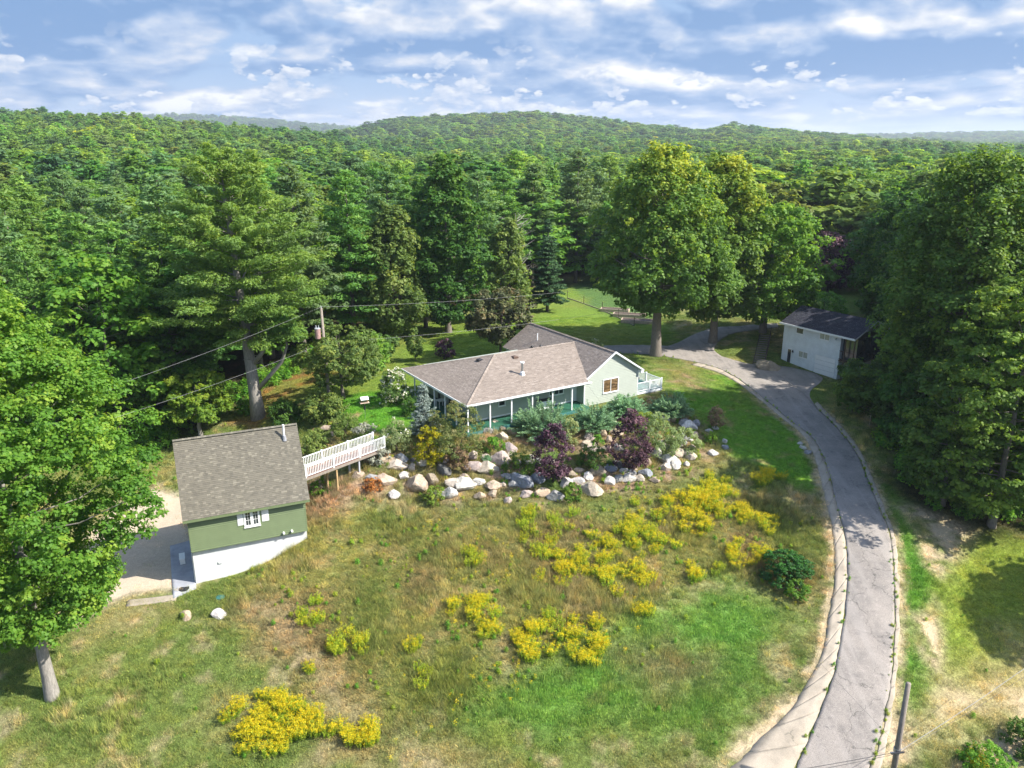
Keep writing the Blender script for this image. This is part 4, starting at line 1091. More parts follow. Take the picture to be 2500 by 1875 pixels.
q = on_plane(WH, 1937, 858, (0, 1, 0), 0); MB().tube([(q.x, -.05, q.z - .1), (q.x, -.16, q.z), (q.x, -.16, q.z + .18)], [.06, .1, .05], 8).build('wall_lamp', M['black'], WH)
q = on_plane(WH, 2044, 826, (0, 1, 0), 0); MB().tube([(q.x, -.03, q.z), (q.x - .1, -.2, q.z - .12)], [.05, .09], 8).build('flood_lamp', M['grey_paint'], WH)
for x in (WL + .6, WL + 1.75): MB().box(x - .05, -.1, -1, x + .05, 0, WT - .1).build('porch_post', M['dark_wood'], WH)
MB().box(WL + .02, .4, 2.2, WL + 1.8, WD, WT - .2).build('porch_shade_box', M['glass'], WH)  # dark box added to stand for the shade inside the open porch
for zz in (2.3, 3.2): MB().box(WL, -.08, zz, WL + 1.8, -.03, zz + .07).build('porch_rail', M['dark_wood'], WH)
MB().box(WL, -.1, 2.05, WL + 1.8, WD, 2.2).build('porch_floor', M['dark_wood'], WH)

# stairs up the bank beside it
Pb = at(1852, 892); Pt = at(1868, 822); Pt = Vector((Pt.x, Pt.y, max(Pt.z, Pb.z + 1.2)))
ST = empty('garden_stairs', Pb, math.atan2(Pt.y - Pb.y, Pt.x - Pb.x)); tag(ST, 'dark timber garden stairs climbing the bank left of the white house', 'stairs')
n_ = 14; run = (Vector((Pt.x, Pt.y, 0)) - Vector((Pb.x, Pb.y, 0))).length / n_; rise = (Pt.z - Pb.z) / n_ + .02
for k in range(n_):
    if k == 0: st0 = MB().box(0, -.6, -.02, .26, .6, .045).build('tread', M['old_wood'], ST); st0.location = (0, 0, .12)
    else: put('tread', st0.data, ST, (k * run, 0, .12 + k * rise))
for y in (-.66, .66):
    MB().bar((-.1, y, .05), (n_ * run, y, .05 + n_ * rise), .06, .24).build('stringer', M['dark_wood'], ST)
for y in (-.66,):
    MB().bar((0, y, 1.0), (n_ * run, y, 1.0 + n_ * rise), .06, .07).build('handrail', M['dark_wood'], ST)
    for k in range(0, n_ + 1, 3): MB().box(k * run - .04, y - .04, k * rise - .1, k * run + .04, y + .04, k * rise + 1.0).build('rail_post', M['dark_wood'], ST)
# ------------------------------------------------------------------ foliage
def leaf_mat(name, dark, mid, light, transl=.50, vary=.10, rough=.55, gain=1.42):
    """leaf colour runs over the face attribute tint (sprays of one plant differ in hue) and differs a little from plant to plant"""
    m, t, o = new_mat(name)
    a = t.attr('tint', out='Fac')
    oi = t.new('ShaderNodeObjectInfo')
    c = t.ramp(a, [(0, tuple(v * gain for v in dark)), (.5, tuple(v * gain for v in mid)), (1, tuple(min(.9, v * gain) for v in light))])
    # copies in the far woods carry their own species colour
    gn = t.new('ShaderNodeAttribute'); gn.attribute_name = 'gcol'; gn.attribute_type = 'INSTANCER'
    c = t.mix(gn.outputs['Alpha'], c, t.mix(1.0, c, gn.outputs['Color'], 'MULTIPLY'))
    hs = t.new('ShaderNodeHueSaturation')
    t.put(hs.inputs['Hue'], t.math('ADD', .5, t.math('MULTIPLY', t.math('SUBTRACT', oi.outputs['Random'], .5), vary * .35)))
    t.put(hs.inputs['Value'], t.math('ADD', 1 - vary * 1.2, t.math('MULTIPLY', t.math('FRACT', t.math('MULTIPLY', oi.outputs['Random'], 7.31)), vary * 2.4)))
    hs.inputs['Saturation'].default_value = 1.0
    t.link(c, hs.inputs['Color'])
    p = t.new('ShaderNodeBsdfPrincipled'); p.inputs['Roughness'].default_value = rough
    p.inputs['Specular IOR Level'].default_value = .25
    t.link(hs.outputs[0], p.inputs['Base Color'])
    tr = t.new('ShaderNodeBsdfTranslucent'); t.link(t.mix(1.0, hs.outputs[0], (1.5, 1.35, .6), 'MULTIPLY'), tr.inputs['Color'])
    mx = t.new('ShaderNodeMixShader'); mx.inputs[0].default_value = transl
    t.link(p.outputs[0], mx.inputs[1]); t.link(tr.outputs[0], mx.inputs[2]); t.link(mx.outputs[0], o.inputs['Surface'])
    return m
L = {}
L['maple'] = leaf_mat('maple_leaves', (.060, .135, .018), (.110, .205, .024), (.21, .28, .034))
L['maple_gold'] = leaf_mat('maple_leaves_turning', (.065, .135, .026), (.125, .215, .034), (.30, .34, .045))
L['maple_dark'] = leaf_mat('maple_leaves_deep', (.040, .095, .020), (.066, .145, .024), (.13, .21, .034))
L['pine'] = leaf_mat('pine_needles', (.060, .130, .032), (.105, .205, .042), (.190, .290, .056), .46, gain=1.5)
L['pine_blue'] = leaf_mat('pine_needles_cool', (.055, .110, .048), (.095, .170, .064), (.155, .235, .085), .46, gain=1.5)
L['spruce'] = leaf_mat('spruce_needles', (.022, .052, .020), (.040, .082, .028), (.070, .120, .040), .12)
L['birch'] = leaf_mat('olive_leaves', (.065, .115, .028), (.110, .175, .042), (.19, .24, .065))
L['locust'] = leaf_mat('locust_leaves', (.085, .155, .026), (.150, .240, .036), (.26, .33, .055))
L['apple'] = leaf_mat('apple_leaves', (.065, .115, .030), (.110, .175, .045), (.22, .26, .060))
L['juniper'] = leaf_mat('juniper_sprays', (.065, .150, .075), (.120, .235, .120), (.21, .33, .165), .25, gain=1.35)
L['bluespruce'] = leaf_mat('blue_spruce_needles', (.12, .16, .13), (.22, .28, .24), (.38, .43, .38), .12, gain=1.1)
L['purple'] = leaf_mat('purple_leaves', (.020, .010, .016), (.050, .022, .034), (.16, .085, .105), .18)
L['plum'] = leaf_mat('dark_reddish_leaves', (.045, .055, .025), (.075, .095, .032), (.16, .12, .05), .2)
L['yellow'] = leaf_mat('golden_leaves', (.20, .25, .012), (.42, .42, .015), (.62, .50, .03), gain=.8)
L['olive'] = leaf_mat('olive_shrub_leaves', (.09, .12, .035), (.15, .18, .060), (.26, .22, .11))
L['sage'] = leaf_mat('grey_green_leaves', (.13, .17, .075), (.20, .25, .11), (.30, .34, .18))
L['silver'] = leaf_mat('silver_leaves', (.16, .17, .12), (.25, .26, .20), (.36, .36, .30), .15)
L['green'] = leaf_mat('fresh_green_leaves', (.055, .14, .018), (.095, .22, .022), (.18, .32, .035))
L['yew'] = leaf_mat('yew_needles', (.012, .040, .008), (.024, .078, .010), (.05, .14, .016), .12)
L['brown'] = leaf_mat('brown_dry_leaves', (.09, .055, .030), (.18, .12, .065), (.30, .21, .11), .2)
L['rustleaf'] = leaf_mat('rust_red_leaves', (.14, .045, .012), (.27, .10, .02), (.38, .20, .04), .2)
L['flower_white'] = leaf_mat('white_blossom', (.55, .52, .40), (.72, .70, .60), (.80, .78, .72), .2, gain=.95)
L['goldenrod'] = leaf_mat('goldenrod_flowers', (.42, .40, .010), (.64, .53, .012), (.82, .59, .016), .25, vary=.04, gain=1)
L['goldenleaf'] = leaf_mat('goldenrod_leaves', (.10, .17, .018), (.19, .27, .026), (.34, .37, .03))
L['dry'] = leaf_mat('dry_grass', (.16, .12, .045), (.25, .20, .085), (.40, .32, .17), .25)
M['bark'] = simple('grey_brown_bark', (.175, .150, .125), .95, 5, .45, bmp=.6, stretch=(4, 4, .6))
M['bark_pale'] = simple('pale_grey_bark', (.25, .23, .20), .95, 4, .4, bmp=.6, stretch=(4, 4, .7))
M['bark_dark'] = simple('dark_bark', (.075, .062, .050), .95, 5, .4, stretch=(4, 4, .6))

def quads(C, N, Lg, Wd, tint, name, mat, along=None, rng=None):
    """one leaf-sized quad per centre, facing N"""
    rng = rng or RNG
    n = len(C)
    N = N / np.maximum(np.linalg.norm(N, axis=1, keepdims=True), 1e-6)
    A = rng.normal(size=(n, 3)) if along is None else along + rng.normal(size=(n, 3)) * .25
    A -= N * (A * N).sum(1, keepdims=True); A /= np.maximum(np.linalg.norm(A, axis=1, keepdims=True), 1e-6)
    B = np.cross(N, A)
    Lg = np.broadcast_to(np.asarray(Lg, float), (n,))[:, None]; Wd = np.broadcast_to(np.asarray(Wd, float), (n,))[:, None]
    V = np.stack([C - A * Lg / 2, C + B * Wd / 2 - A * Lg * .05, C + A * Lg / 2, C - B * Wd / 2 - A * Lg * .05], 1).reshape(-1, 3)
    Fc = np.arange(n * 4).reshape(n, 4)
    me = mesh_np(name, V, Fc, mat)
    a = me.attributes.new('tint', 'FLOAT', 'FACE'); a.data.foreach_set('value', np.clip(tint, 0, 1).astype(np.float32))
    return me
def unit(v): return v / np.maximum(np.linalg.norm(v, axis=-1, keepdims=True), 1e-9)
def crown_mesh(name, mat, h0, h1, rad, n, leaf=.2, clumps=160, clump_r=1.1, seed=0, prof=None, flat=.7, droop=0.0, tint0=.45, lean=(0, 0), gaps=.25, top_tint=.15, ratio=1.0, up=.55):
    """broadleaf crown: sprays (clumps) through an uneven volume, leaves on the outer side of each spray"""
    r = np.random.default_rng(seed); n = int(n * .84); leaf *= 1.07      # keeps the whole scene near three million triangles
    prof = prof or (lambda t: math.sqrt(max(0, 1 - (2 * t - 1) ** 2)) ** .8)
    H = h1 - h0
    lobes = [(r.uniform(0, 2 * PI), r.uniform(.15, .9), r.uniform(.10, .26)) for _ in range(9)]
    cc = []; tries = 0
    while len(cc) < clumps and tries < clumps * 30:
        tries += 1
        t = r.uniform(0.02, .98)
        a = r.uniform(0, 2 * PI)
        R = rad * prof(t)
        for la, lt, lw in lobes:
            da = abs((a - la + PI) % (2 * PI) - PI)
            R *= 1 + lw * math.exp(-(da / .5) ** 2 - ((t - lt) / .2) ** 2) - lw * .45 * math.exp(-((da - .9) / .4) ** 2 - ((t - lt) / .22) ** 2)
        q = (1 - abs(r.normal()) * .22) if r.random() > .25 else r.uniform(.25, .85)
        q = max(.1, q)
        p = np.array((math.cos(a) * R * q + lean[0] * t, math.sin(a) * R * q * 1.0 + lean[1] * t, h0 + t * H))
        s = clump_r * r.uniform(.55, 1.35) * (1 if t < .85 else .75)
        if any(((p - c[0]) ** 2).sum() < (gaps * (s + c[1])) ** 2 for c in cc[-80:]): continue
        cc.append((p, s, t, q))
    P = np.array([c[0] for c in cc]); S = np.array([c[1] for c in cc]); T = np.array([c[2] for c in cc])
    w = S ** 2; k = r.choice(len(cc), size=n, p=w / w.sum())
    axis = np.array((0, 0, h0 + .35 * H))
    outw = unit(P - axis * 1.0)
    # every spray is itself a handful of leafy shoots
    ns = 12
    sd_ = unit(r.normal(size=(len(cc), ns, 3)) + outw[:, None] * .8 + np.array((0, 0, .35)))
    sr_ = r.uniform(.55, 1.12, size=(len(cc), ns, 1)); ssz = r.uniform(.22, .46, size=(len(cc), ns)); stn = r.normal(size=(len(cc), ns)) * .12
    j = r.integers(0, ns, n)
    d2 = unit(r.normal(size=(n, 3)) + np.array((0, 0, .3)))
    off = (sd_[k, j] * sr_[k, j] + d2 * ssz[k, j][:, None] * r.uniform(.4, 1.1, (n, 1))) * S[k][:, None] * np.array((1, 1, flat))
    d = unit(sd_[k, j] * .7 + d2 * .8); rr = sr_[k, j]
    C = P[k] + off
    if droop: C[:, 2] -= droop * np.hypot(off[:, 0], off[:, 1]) ** 2 / S[k]
    N = unit(d * .8 + np.array((0, 0, up)) + r.normal(size=(n, 3)) * .36)
    ct = r.normal(size=len(cc)) * .17
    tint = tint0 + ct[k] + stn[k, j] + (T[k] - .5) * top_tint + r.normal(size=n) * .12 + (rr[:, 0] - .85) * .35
    lf = leaf * r.uniform(.7, 1.35, size=n)
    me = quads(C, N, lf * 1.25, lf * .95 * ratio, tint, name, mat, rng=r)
    return me, P, S
def limbs_mesh(name, mat, P, h_trunk, rad0, top, seed=0, nl=26, lean=(0, 0), flare=1.5, wob=.25, base=-.8, n=10):
    """tapered trunk with limbs reaching into the crown"""
    r = random.Random(seed); mb = MB()
    K = 9; pts = []; rads = []
    for k in range(K + 1):
        t = k / K; z = base + (top - base) * t
        pts.append((lean[0] * t * t + r.uniform(-1, 1) * wob * t, lean[1] * t * t + r.uniform(-1, 1) * wob * t, z))
        rads.append(rad0 * (1 - t) ** .75 + rad0 * .05 + (rad0 * (flare - 1) * math.exp(-max(0, z) * 1.3) if z < 3 else 0))
    pts.insert(1, (0, 0, 0.25)); rads.insert(1, rad0 * flare * .86)
    mb.tube(pts, rads, n)
    idx = list(range(len(P))); r.shuffle(idx)
    for i in idx[:nl]:
        e = Vector(P[i]); zz = max(h_trunk * .85, min(e.z - .35 * math.hypot(e.x, e.y), top * .9))
        t = (zz - base) / (top - base); a = Vector((lean[0] * t * t, lean[1] * t * t, zz))
        m_ = (a + e) / 2 + Vector((r.uniform(-.3, .3), r.uniform(-.3, .3), -.08 * (e - a).length))
        r0 = rad0 * .33 * (1 - t * .6)
        mb.tube([a, m_, e], [r0, r0 * .6, r0 * .2], 5, cap=False)
    me = bpy.data.meshes.new(name); me.from_pydata(mb.v, [], mb.f); me.update(); me.materials.append(mat)
    me.polygons.foreach_set('use_smooth', [True] * len(me.polygons))
    return me
def conifer_mesh(name, mat, h0, h1, rad, n, needle=(.36, .10), whorl=.9, seed=0, rise=.12, plume=(1.0, .38), prof=None, inner=.35, tint0=.45, per=6, sidev=.25, lean=(0, 0), upn=.6):
    """conifer crown: whorls of branches carrying flat plumes of needles"""
    r = np.random.default_rng(seed)
    prof = prof or (lambda t: (1 - t) ** .75 * (.55 + .45 * min(1, t / .25)))
    H = h1 - h0; z = h0; PC = []; br = []
    while z < h1 - .2:
        t = (z - h0) / H
        m = max(3, int(per * (1 if t < .7 else .8)))
        ph = r.uniform(0, 2 * PI)
        for k in range(m):
            a = ph + 2 * PI * (k + r.uniform(-.3, .3)) / m
            R = max(.35, rad * prof(t) * r.uniform(.62, 1.15))
            asc = rise * R * r.uniform(.5, 1.5) + .4 * t * R
            zz = z + r.uniform(-.3, .3) * whorl
            tip = (math.cos(a) * R + lean[0] * t, math.sin(a) * R + lean[1] * t, zz + asc)
            br.append(((lean[0] * t, lean[1] * t, zz), tip))
            q = 1.0
            while q > inner:
                ps = plume[0] * r.uniform(.7, 1.2) * (.45 + .55 * min(1, R / rad * 1.6)) * (1.1 - .35 * q)
                sa = r.uniform(-1, 1) * sidev * (1.2 - q) * R * .5 + r.uniform(-.2, .2)
                PC.append((math.cos(a) * R * q - math.sin(a) * sa + lean[0] * t, math.sin(a) * R * q + math.cos(a) * sa + lean[1] * t, zz + asc * q ** 1.4 + r.uniform(-.08, .12), ps, a, t))
                q -= ps * .75 / max(R, .5) + .03
        z += whorl * r.uniform(.75, 1.25) * (1 if t < .8 else .7)
    PC.append((lean[0], lean[1], h1 - .2, .45, 0, 1)); PC = np.array(PC)
    w = PC[:, 3] ** 1.8; k = r.choice(len(PC), size=n, p=w / w.sum())
    S = PC[k, 3][:, None]
    d = unit(r.normal(size=(n, 3)) + np.array((0, 0, .25)))
    off = d * r.uniform(.3, 1.0, size=(n, 1)) ** .6 * S * np.array((1, 1, plume[1]))
    C = PC[k, :3] + off
    outw = np.stack([np.cos(PC[k, 4]), np.sin(PC[k, 4]), np.full(n, .35)], 1)
    al = unit(off * np.array((1, 1, 1.4)) / S + outw * .7 + np.array((0, 0, .25)))
    N = unit(np.array((0, 0, upn)) + d * .5 + r.normal(size=(n, 3)) * .45)
    ct = r.normal(size=len(PC)) * .15
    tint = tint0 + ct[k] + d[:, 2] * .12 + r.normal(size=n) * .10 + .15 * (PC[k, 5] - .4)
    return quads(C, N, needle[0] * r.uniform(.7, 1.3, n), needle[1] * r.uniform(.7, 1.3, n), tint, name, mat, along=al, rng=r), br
def conifer_trunk(name, mat, br, rad0, top, seed=0, nb=50, base=-.8, lean=(0, 0), n=8, bare=0):
    r = random.Random(seed); mb = MB()
    K = 8
    pts = [(lean[0] * (k / K), lean[1] * (k / K), base + (top - base) * k / K) for k in range(K + 1)]
    mb.tube(pts, [rad0 * 1.35 if k == 0 else rad0 * (1 - k / K) ** .8 + .03 for k in range(K + 1)], n)
    for a, b in r.sample(br, min(nb, len(br))):
        a = Vector(a); b = Vector(b); mb.tube([a, (a + b) / 2 - Vector((0, 0, .1)), a + (b - a) * .85], [.09, .06, .02], 4, cap=False)
    for k in range(bare):
        z = r.uniform(top * .12, top * .4); a = r.uniform(0, 2 * PI); l = r.uniform(.6, 2.2)
        mb.tube([(0, 0, z), (math.cos(a) * l, math.sin(a) * l, z + r.uniform(-.1, .4))], [.05, .015], 4, cap=False)
    me = bpy.data.meshes.new(name); me.from_pydata(mb.v, [], mb.f); me.update(); me.materials.append(mat)
    me.polygons.foreach_set('use_smooth', [True] * len(me.polygons))
    return me
def tree_obj(name, loc, label, crown, trunk, rz=0, sc=1, cat='tree', group=None, crown_name='crown', trunk_name='trunk', extra=()):
    e = empty(name, loc, rz)
    e.scale = sc if hasattr(sc, '__len__') else (sc, sc, sc)
    tag(e, label, cat, group)
    if trunk: put(trunk_name, trunk, e)
    put(crown_name, crown, e)
    for nm, me in extra: put(nm, me, e)
    return e
def top_z(P, py):
    v = (py - CY) / F
    return CAMZ - P.y * math.tan(PITCH + math.atan(v))
# ------------------------------------------------------------------ single trees
def hero(name, label, bx, by, topy, rpx, kind, n, seed, leaf, ground_gap=.25, cat='tree', group=None, **kw):
    """a broadleaf tree standing at ground pixel bx, by whose crown top and half width were read from the survey"""
    P = at(bx, by); s = scale_at(P)
    h = top_z(P, topy) - P.z - kw.get('clump_r', 1) * .75; R = rpx / s
    h0 = h * ground_gap
    cr, CP, CS = crown_mesh(name + '_crown', L[kind], h0, h, R, n, leaf=leaf, seed=seed, **{k: v for k, v in kw.items() if k not in ('trunk', 'tr', 'nl', 'tlean', 'flare')})
    tr = limbs_mesh(name + '_trunk', M[kw.get('trunk', 'bark')], CP, h0, kw.get('tr', .018 * h), h * .8, seed, kw.get('nl', 30), kw.get('tlean', kw.get('lean', (0, 0))), kw.get('flare', 1.45))
    return tree_obj(name, P, label, cr, tr, cat=cat, group=group)
round_top = lambda t: math.sqrt(max(0, 1 - abs(2 * t - .92) ** 2.4)) ** .8
egg = lambda t: (min(1, t / .22) ** .7) * (1 - max(0, t - .22) / .80) ** .55 if t < 1 else 0.05
H1 = hero('maple_tree', 'huge leafy green maple at the left edge with a thick pale bare trunk', 128, 1700, 655, 292, 'maple', 205000, 3, .145, ground_gap=.21,
          clumps=760, clump_r=1.02, flat=.62, trunk='bark_pale', tr=.34, gaps=.32, lean=(-.9, .4), tlean=(-.8, 0), prof=lambda t: (.42 + .58 * min(1, t / .50)) * (1 - max(0, t - .5) / .51) ** .55, flare=1.45, tint0=.42, nl=60)
P = at(632, 1018); s = scale_at(P); h = top_z(P, 368) - P.z
cr, br = conifer_mesh('white_pine_crown', L['pine'], 8.2, h, 9.6, 74000, (.40, .13), 1.0, 5, .10, (1.25, .40), prof=lambda t: (.55 + .45 * min(1, t / .18)) * (1 - t) ** .55, per=7, lean=(-1.2, .5), inner=.30)
tr = conifer_trunk('white_pine_trunk', M['bark_pale'], br, .62, h * .95, 5, 90, lean=(-1.3, .4), n=12, bare=10)
WP = tree_obj('white_pine', P, 'tall white pine with thick pale trunk and broken lower limbs behind the green garage', cr, tr)
MB().tube([(.3, 0, 3.0), (1.6, -.4, 4.4), (3.0, -.7, 5.9), (3.7, -.8, 7.6), (3.35, -.7, 9.0)], [.24, .20, .17, .13, .07], 8).build('bent_limb', M['bark_pale'], WP, smooth=True)
MB().tube([(.1, 0, 5.6), (1.0, -.3, 6.6), (1.8, -.3, 8.2), (2.0, -.2, 9.8)], [.24, .20, .15, .08], 8).build('forked_limb', M['bark_pale'], WP, smooth=True)
MB().tube([(-.3, 0, 8.0), (-1.3, -.3, 9.4), (-1.9, -.2, 10.8)], [.15, .11, .05], 7).build('forked_limb', M['bark_pale'], WP, smooth=True)
for i, (x, z, sz) in enumerate(((3.0, 9.6, 1.6), (1.9, 10.6, 1.5), (-1.9, 11.0, 1.5), (4.4, 8.6, 1.2), (1.2, 11.6, 1.5))):
    r_ = np.random.default_rng(60 + i); n_ = 2600
    d = unit(r_.normal(size=(n_, 3)) + np.array((0, 0, .4))); C = np.array((x, -.5, z)) + d * sz * np.array((1, 1, .5)) * r_.uniform(.4, 1, (n_, 1)) ** .5
    put('needle_spray', quads(C, unit(d * .5 + np.array((0, 0, .6)) + r_.normal(size=(n_, 3)) * .4), .36, .12, .5 + r_.normal(size=n_) * .15, 'needle_spray', L['pine'], along=d, rng=r_), WP)

hero('silver_maple', 'big spreading maple with yellow tinged top beside the driveway behind the house', 1600, 868, 338, 172, 'maple_gold', 62000, 12, .26, ground_gap=.25,
     clumps=330, clump_r=1.5, flat=.8, tr=.62, prof=egg, gaps=.3, top_tint=.95, tint0=.26, nl=50, droop=.12)
hero('silver_maple', 'second yellow topped maple close behind the big driveway maple', 1740, 836, 352, 120, 'maple_gold', 45000, 13, .30, ground_gap=.16,
     clumps=260, clump_r=1.5, flat=.8, tr=.5, prof=egg, gaps=.3, top_tint=.95, tint0=.28, nl=40, droop=.12)
hero('maple_tree', 'deep green maple overhanging the stairs left of the white house', 1862, 812, 478, 118, 'maple', 42000, 14, .28, ground_gap=.14, clumps=220, clump_r=1.4, flat=.65, tr=.42, gaps=.3, tint0=.30)
hero('maple_tree', 'tallest deep green maple towering over the white house on the right', 2300, 1080, 352, 165, 'maple_dark', 105000, 15, .22, ground_gap=.14, clumps=400, clump_r=1.6, flat=.9, tr=.55, gaps=.3, tint0=.55, droop=.12, prof=lambda t: (.62 + .38 * min(1, t / .4)) * max(0, 1 - (max(0, t - .45) / .56) ** 2) ** .5)
hero('maple_tree', 'tall maple at the right edge behind the tallest one', 2450, 1040, 380, 170, 'maple', 50000, 16, .28, ground_gap=.08, clumps=260, clump_r=1.6, flat=.9, tr=.5, gaps=.3, droop=.1, tint0=.6, prof=lambda t: (.65 + .35 * min(1, t / .4)) * max(0, 1 - (max(0, t - .45) / .56) ** 2) ** .5)
hero('dark_maple', 'dark leafy maple leaning over the white house roof', 2190, 868, 455, 105, 'maple_dark', 40000, 17, .27, ground_gap=.16, clumps=220, clump_r=1.4, flat=.65, tr=.4, gaps=.3, tint0=.22, trunk='bark_dark')
hero('locust_tree', 'feathery light green locust low at the right edge over the bank', 2420, 1285, 640, 165, 'locust', 42000, 18, .20, ground_gap=.10, clumps=230, clump_r=1.1, flat=.38, tr=.28, gaps=.3, tint0=.25, droop=.1, nl=60)
hero('maple_sapling', 'bushy dark green sapling mass right of the tallest maple trunk at the bank', 2300, 1232, 860, 105, 'maple_dark', 22000, 19, .22, ground_gap=.05, clumps=140, clump_r=.9, flat=.6, tr=.2, tint0=.4)
hero('leafy_shrub', 'large dark green shrub hiding the right corner of the white house', 2140, 1010, 872, 92, 'maple_dark', 22000, 20, .20, ground_gap=.03, cat='shrub', clumps=140, clump_r=.9, flat=.7, tr=.15, tint0=.38)
hero('leafy_shrub', 'broad dark green shrub between the white house shrub and the tall maple', 2255, 1085, 890, 105, 'maple_dark', 24000, 21, .20, ground_gap=.03, cat='shrub', clumps=150, clump_r=.95, flat=.7, tr=.15, tint0=.32)
hero('maple_tree', 'round topped bushy tree crowding the right edge above the bank', 2540, 1180, 560, 180, 'maple', 30000, 22, .30, ground_gap=.06, clumps=200, clump_r=1.4, flat=.65, tr=.35, tint0=.4)
hero('purple_tree', 'tree with very dark purple leaves in the gap above the white house', 2020, 715, 560, 52, 'purple', 14000, 23, .28, ground_gap=.15, clumps=90, clump_r=1.2, flat=.7, tr=.25, trunk='bark_dark')
for i, (a, b, c, d, lb) in enumerate(((1955, 680, 420, 95, 'light green locust just right of the maple by the stairs'), (2062, 672, 402, 105, 'light green locust behind the white house roof'), (2190, 640, 380, 100, 'light green locust behind the dark leaning maple'), (1875, 668, 428, 60, 'slim light green locust above the stairs maple'))):
    hero('locust_tree', lb, a, b, c, d, 'locust', 21000, 30 + i, .34, ground_gap=.2, clumps=130, clump_r=1.9, flat=.35, tr=.35, gaps=.34, tint0=.42, droop=.08, trunk='bark_dark', nl=45)
hero('maple_tree', 'small bright green maple behind the left end of the garage roof', 490, 1068, 898, 66, 'maple', 15000, 40, .19, ground_gap=.27, clumps=95, clump_r=.75, flat=.6, tr=.20, tint0=.5, trunk='bark_pale')
hero('maple_tree', 'dark broad maple shaded behind the small bright maple', 440, 1015, 690, 120, 'maple_dark', 32000, 41, .24, ground_gap=.2, clumps=170, clump_r=1.15, flat=.6, tr=.32, tint0=.45)
hero('maple_tree', 'dark maple between the huge left maple and the white pine', 345, 1035, 800, 80, 'maple_dark', 16000, 42, .24, ground_gap=.12, clumps=100, clump_r=1.0, flat=.6, tr=.22, tint0=.2)
hero('cottonwood_tree', 'tall narrow broadleaf tree with a dark leafy spire in the pine wood behind the house', 1095, 812, 362, 78, 'maple_dark', 42000, 43, .27, ground_gap=.08, clumps=250, clump_r=1.15, flat=.75, tr=.4, prof=lambda t: (min(1, t / .15) ** .5) * (1 - max(0, t - .5) / .52) ** .6, tint0=.5, top_tint=.4)
hero('birch_tree', 'olive green drooping birch right of the layered pine', 962, 842, 470, 68, 'birch', 24000, 44, .26, ground_gap=.10, clumps=150, clump_r=1.1, flat=1.0, tr=.25, prof=egg, droop=.2, trunk='bark_dark', tint0=.4)
hero('birch_tree', 'olive green conical birch right of the leafy spire', 1240, 782, 520, 50, 'birch', 17000, 45, .26, ground_gap=.06, clumps=110, clump_r=.95, flat=.9, tr=.22, prof=egg, trunk='bark_dark', tint0=.45)
hero('plum_tree', 'dark reddish round plum tree behind the left end of the house roof', 1222, 880, 695, 78, 'plum', 18000, 46, .20, ground_gap=.34, clumps=100, clump_r=.8, flat=.8, tr=.16, trunk='bark_dark', tint0=.35, nl=40)
hero('apple_tree', 'round apple tree with forked trunk on the lawn left of the porch', 838, 975, 792, 96, 'apple', 30000, 47, .15, ground_gap=.24, clumps=190, clump_r=.62, flat=.75, tr=.17, tint0=.40, nl=45)
hero('apple_tree', 'yellowish apple tree touching the right side of the round one', 905, 925, 808, 50, 'locust', 11000, 48, .15, ground_gap=.16, clumps=80, clump_r=.6, flat=.8, tr=.12, tint0=.45)
hero('pear_tree', 'small dark stemmed tree on the lawn right of the apple trees', 938, 888, 812, 28, 'apple', 7000, 49, .14, ground_gap=.25, clumps=50, clump_r=.45, flat=.8, tr=.10, trunk='bark_dark', tint0=.2)
hero('young_tree', 'slender young tree alone on the back lawn', 1015, 882, 800, 21, 'apple', 5000, 50, .13, ground_gap=.22, clumps=45, clump_r=.35, flat=1.2, tr=.05, prof=lambda t: (min(1, t / .45) ** .8) * (1 - max(0, t - .55) / .47) ** .6, tint0=.35)
hero('leafy_shrub', 'green shrub on the bank between garage and lawn', 793, 1022, 955, 45, 'apple', 9000, 51, .13, ground_gap=.03, cat='shrub', clumps=70, clump_r=.5, flat=.8, tr=.05, tint0=.55)
P = at(1336, 760); h = top_z(P, 535) - P.z
cr, br = conifer_mesh('spruce_crown', L['spruce'], 1.6, h, 50 / scale_at(P), 26000, (.34, .12), .62, 8, -.10, (.62, .35), prof=lambda t: (1 - t) ** .85, per=7, inner=.2)
tree_obj('spruce_tree', P, 'dark narrow spruce standing alone on the lawn edge behind the house', cr, conifer_trunk('spruce_trunk', M['bark'], br, .24, h * .95, 8, 20))

# a bare dead tree in the wood
P = at(1262, 752); r = random.Random(4); mb = MB()
top = top_z(P, 520) - P.z
mb.tube([(0, 0, -.5), (.2, 0, top * .35), (.1, .2, top * .7), (-.3, 0, top)], [.25, .2, .13, .03], 8)
for k in range(46):
    z = r.uniform(.35, .95) * top; a = r.uniform(0, 2 * PI); l = r.uniform(1.5, 4.2) * (1.1 - z / top * .5)
    e = Vector((math.cos(a) * l, math.sin(a) * l, z + l * .35)); m_ = Vector((e.x * .5, e.y * .5, z + l * .1))
    mb.tube([(0, 0, z), m_, e], [.07, .045, .015], 4, cap=False)
    for j in range(3):
        f = m_.lerp(e, r.uniform(.1, .9)); mb.tube([f, f + Vector((r.uniform(-1, 1), r.uniform(-1, 1), r.uniform(0, .8)))], [.025, .008], 3, cap=False)
o = mb.build('dead_tree', M['bark_pale']); o.location = P; tag(o, 'bare grey dead tree among the pines left of the spruce', 'tree')

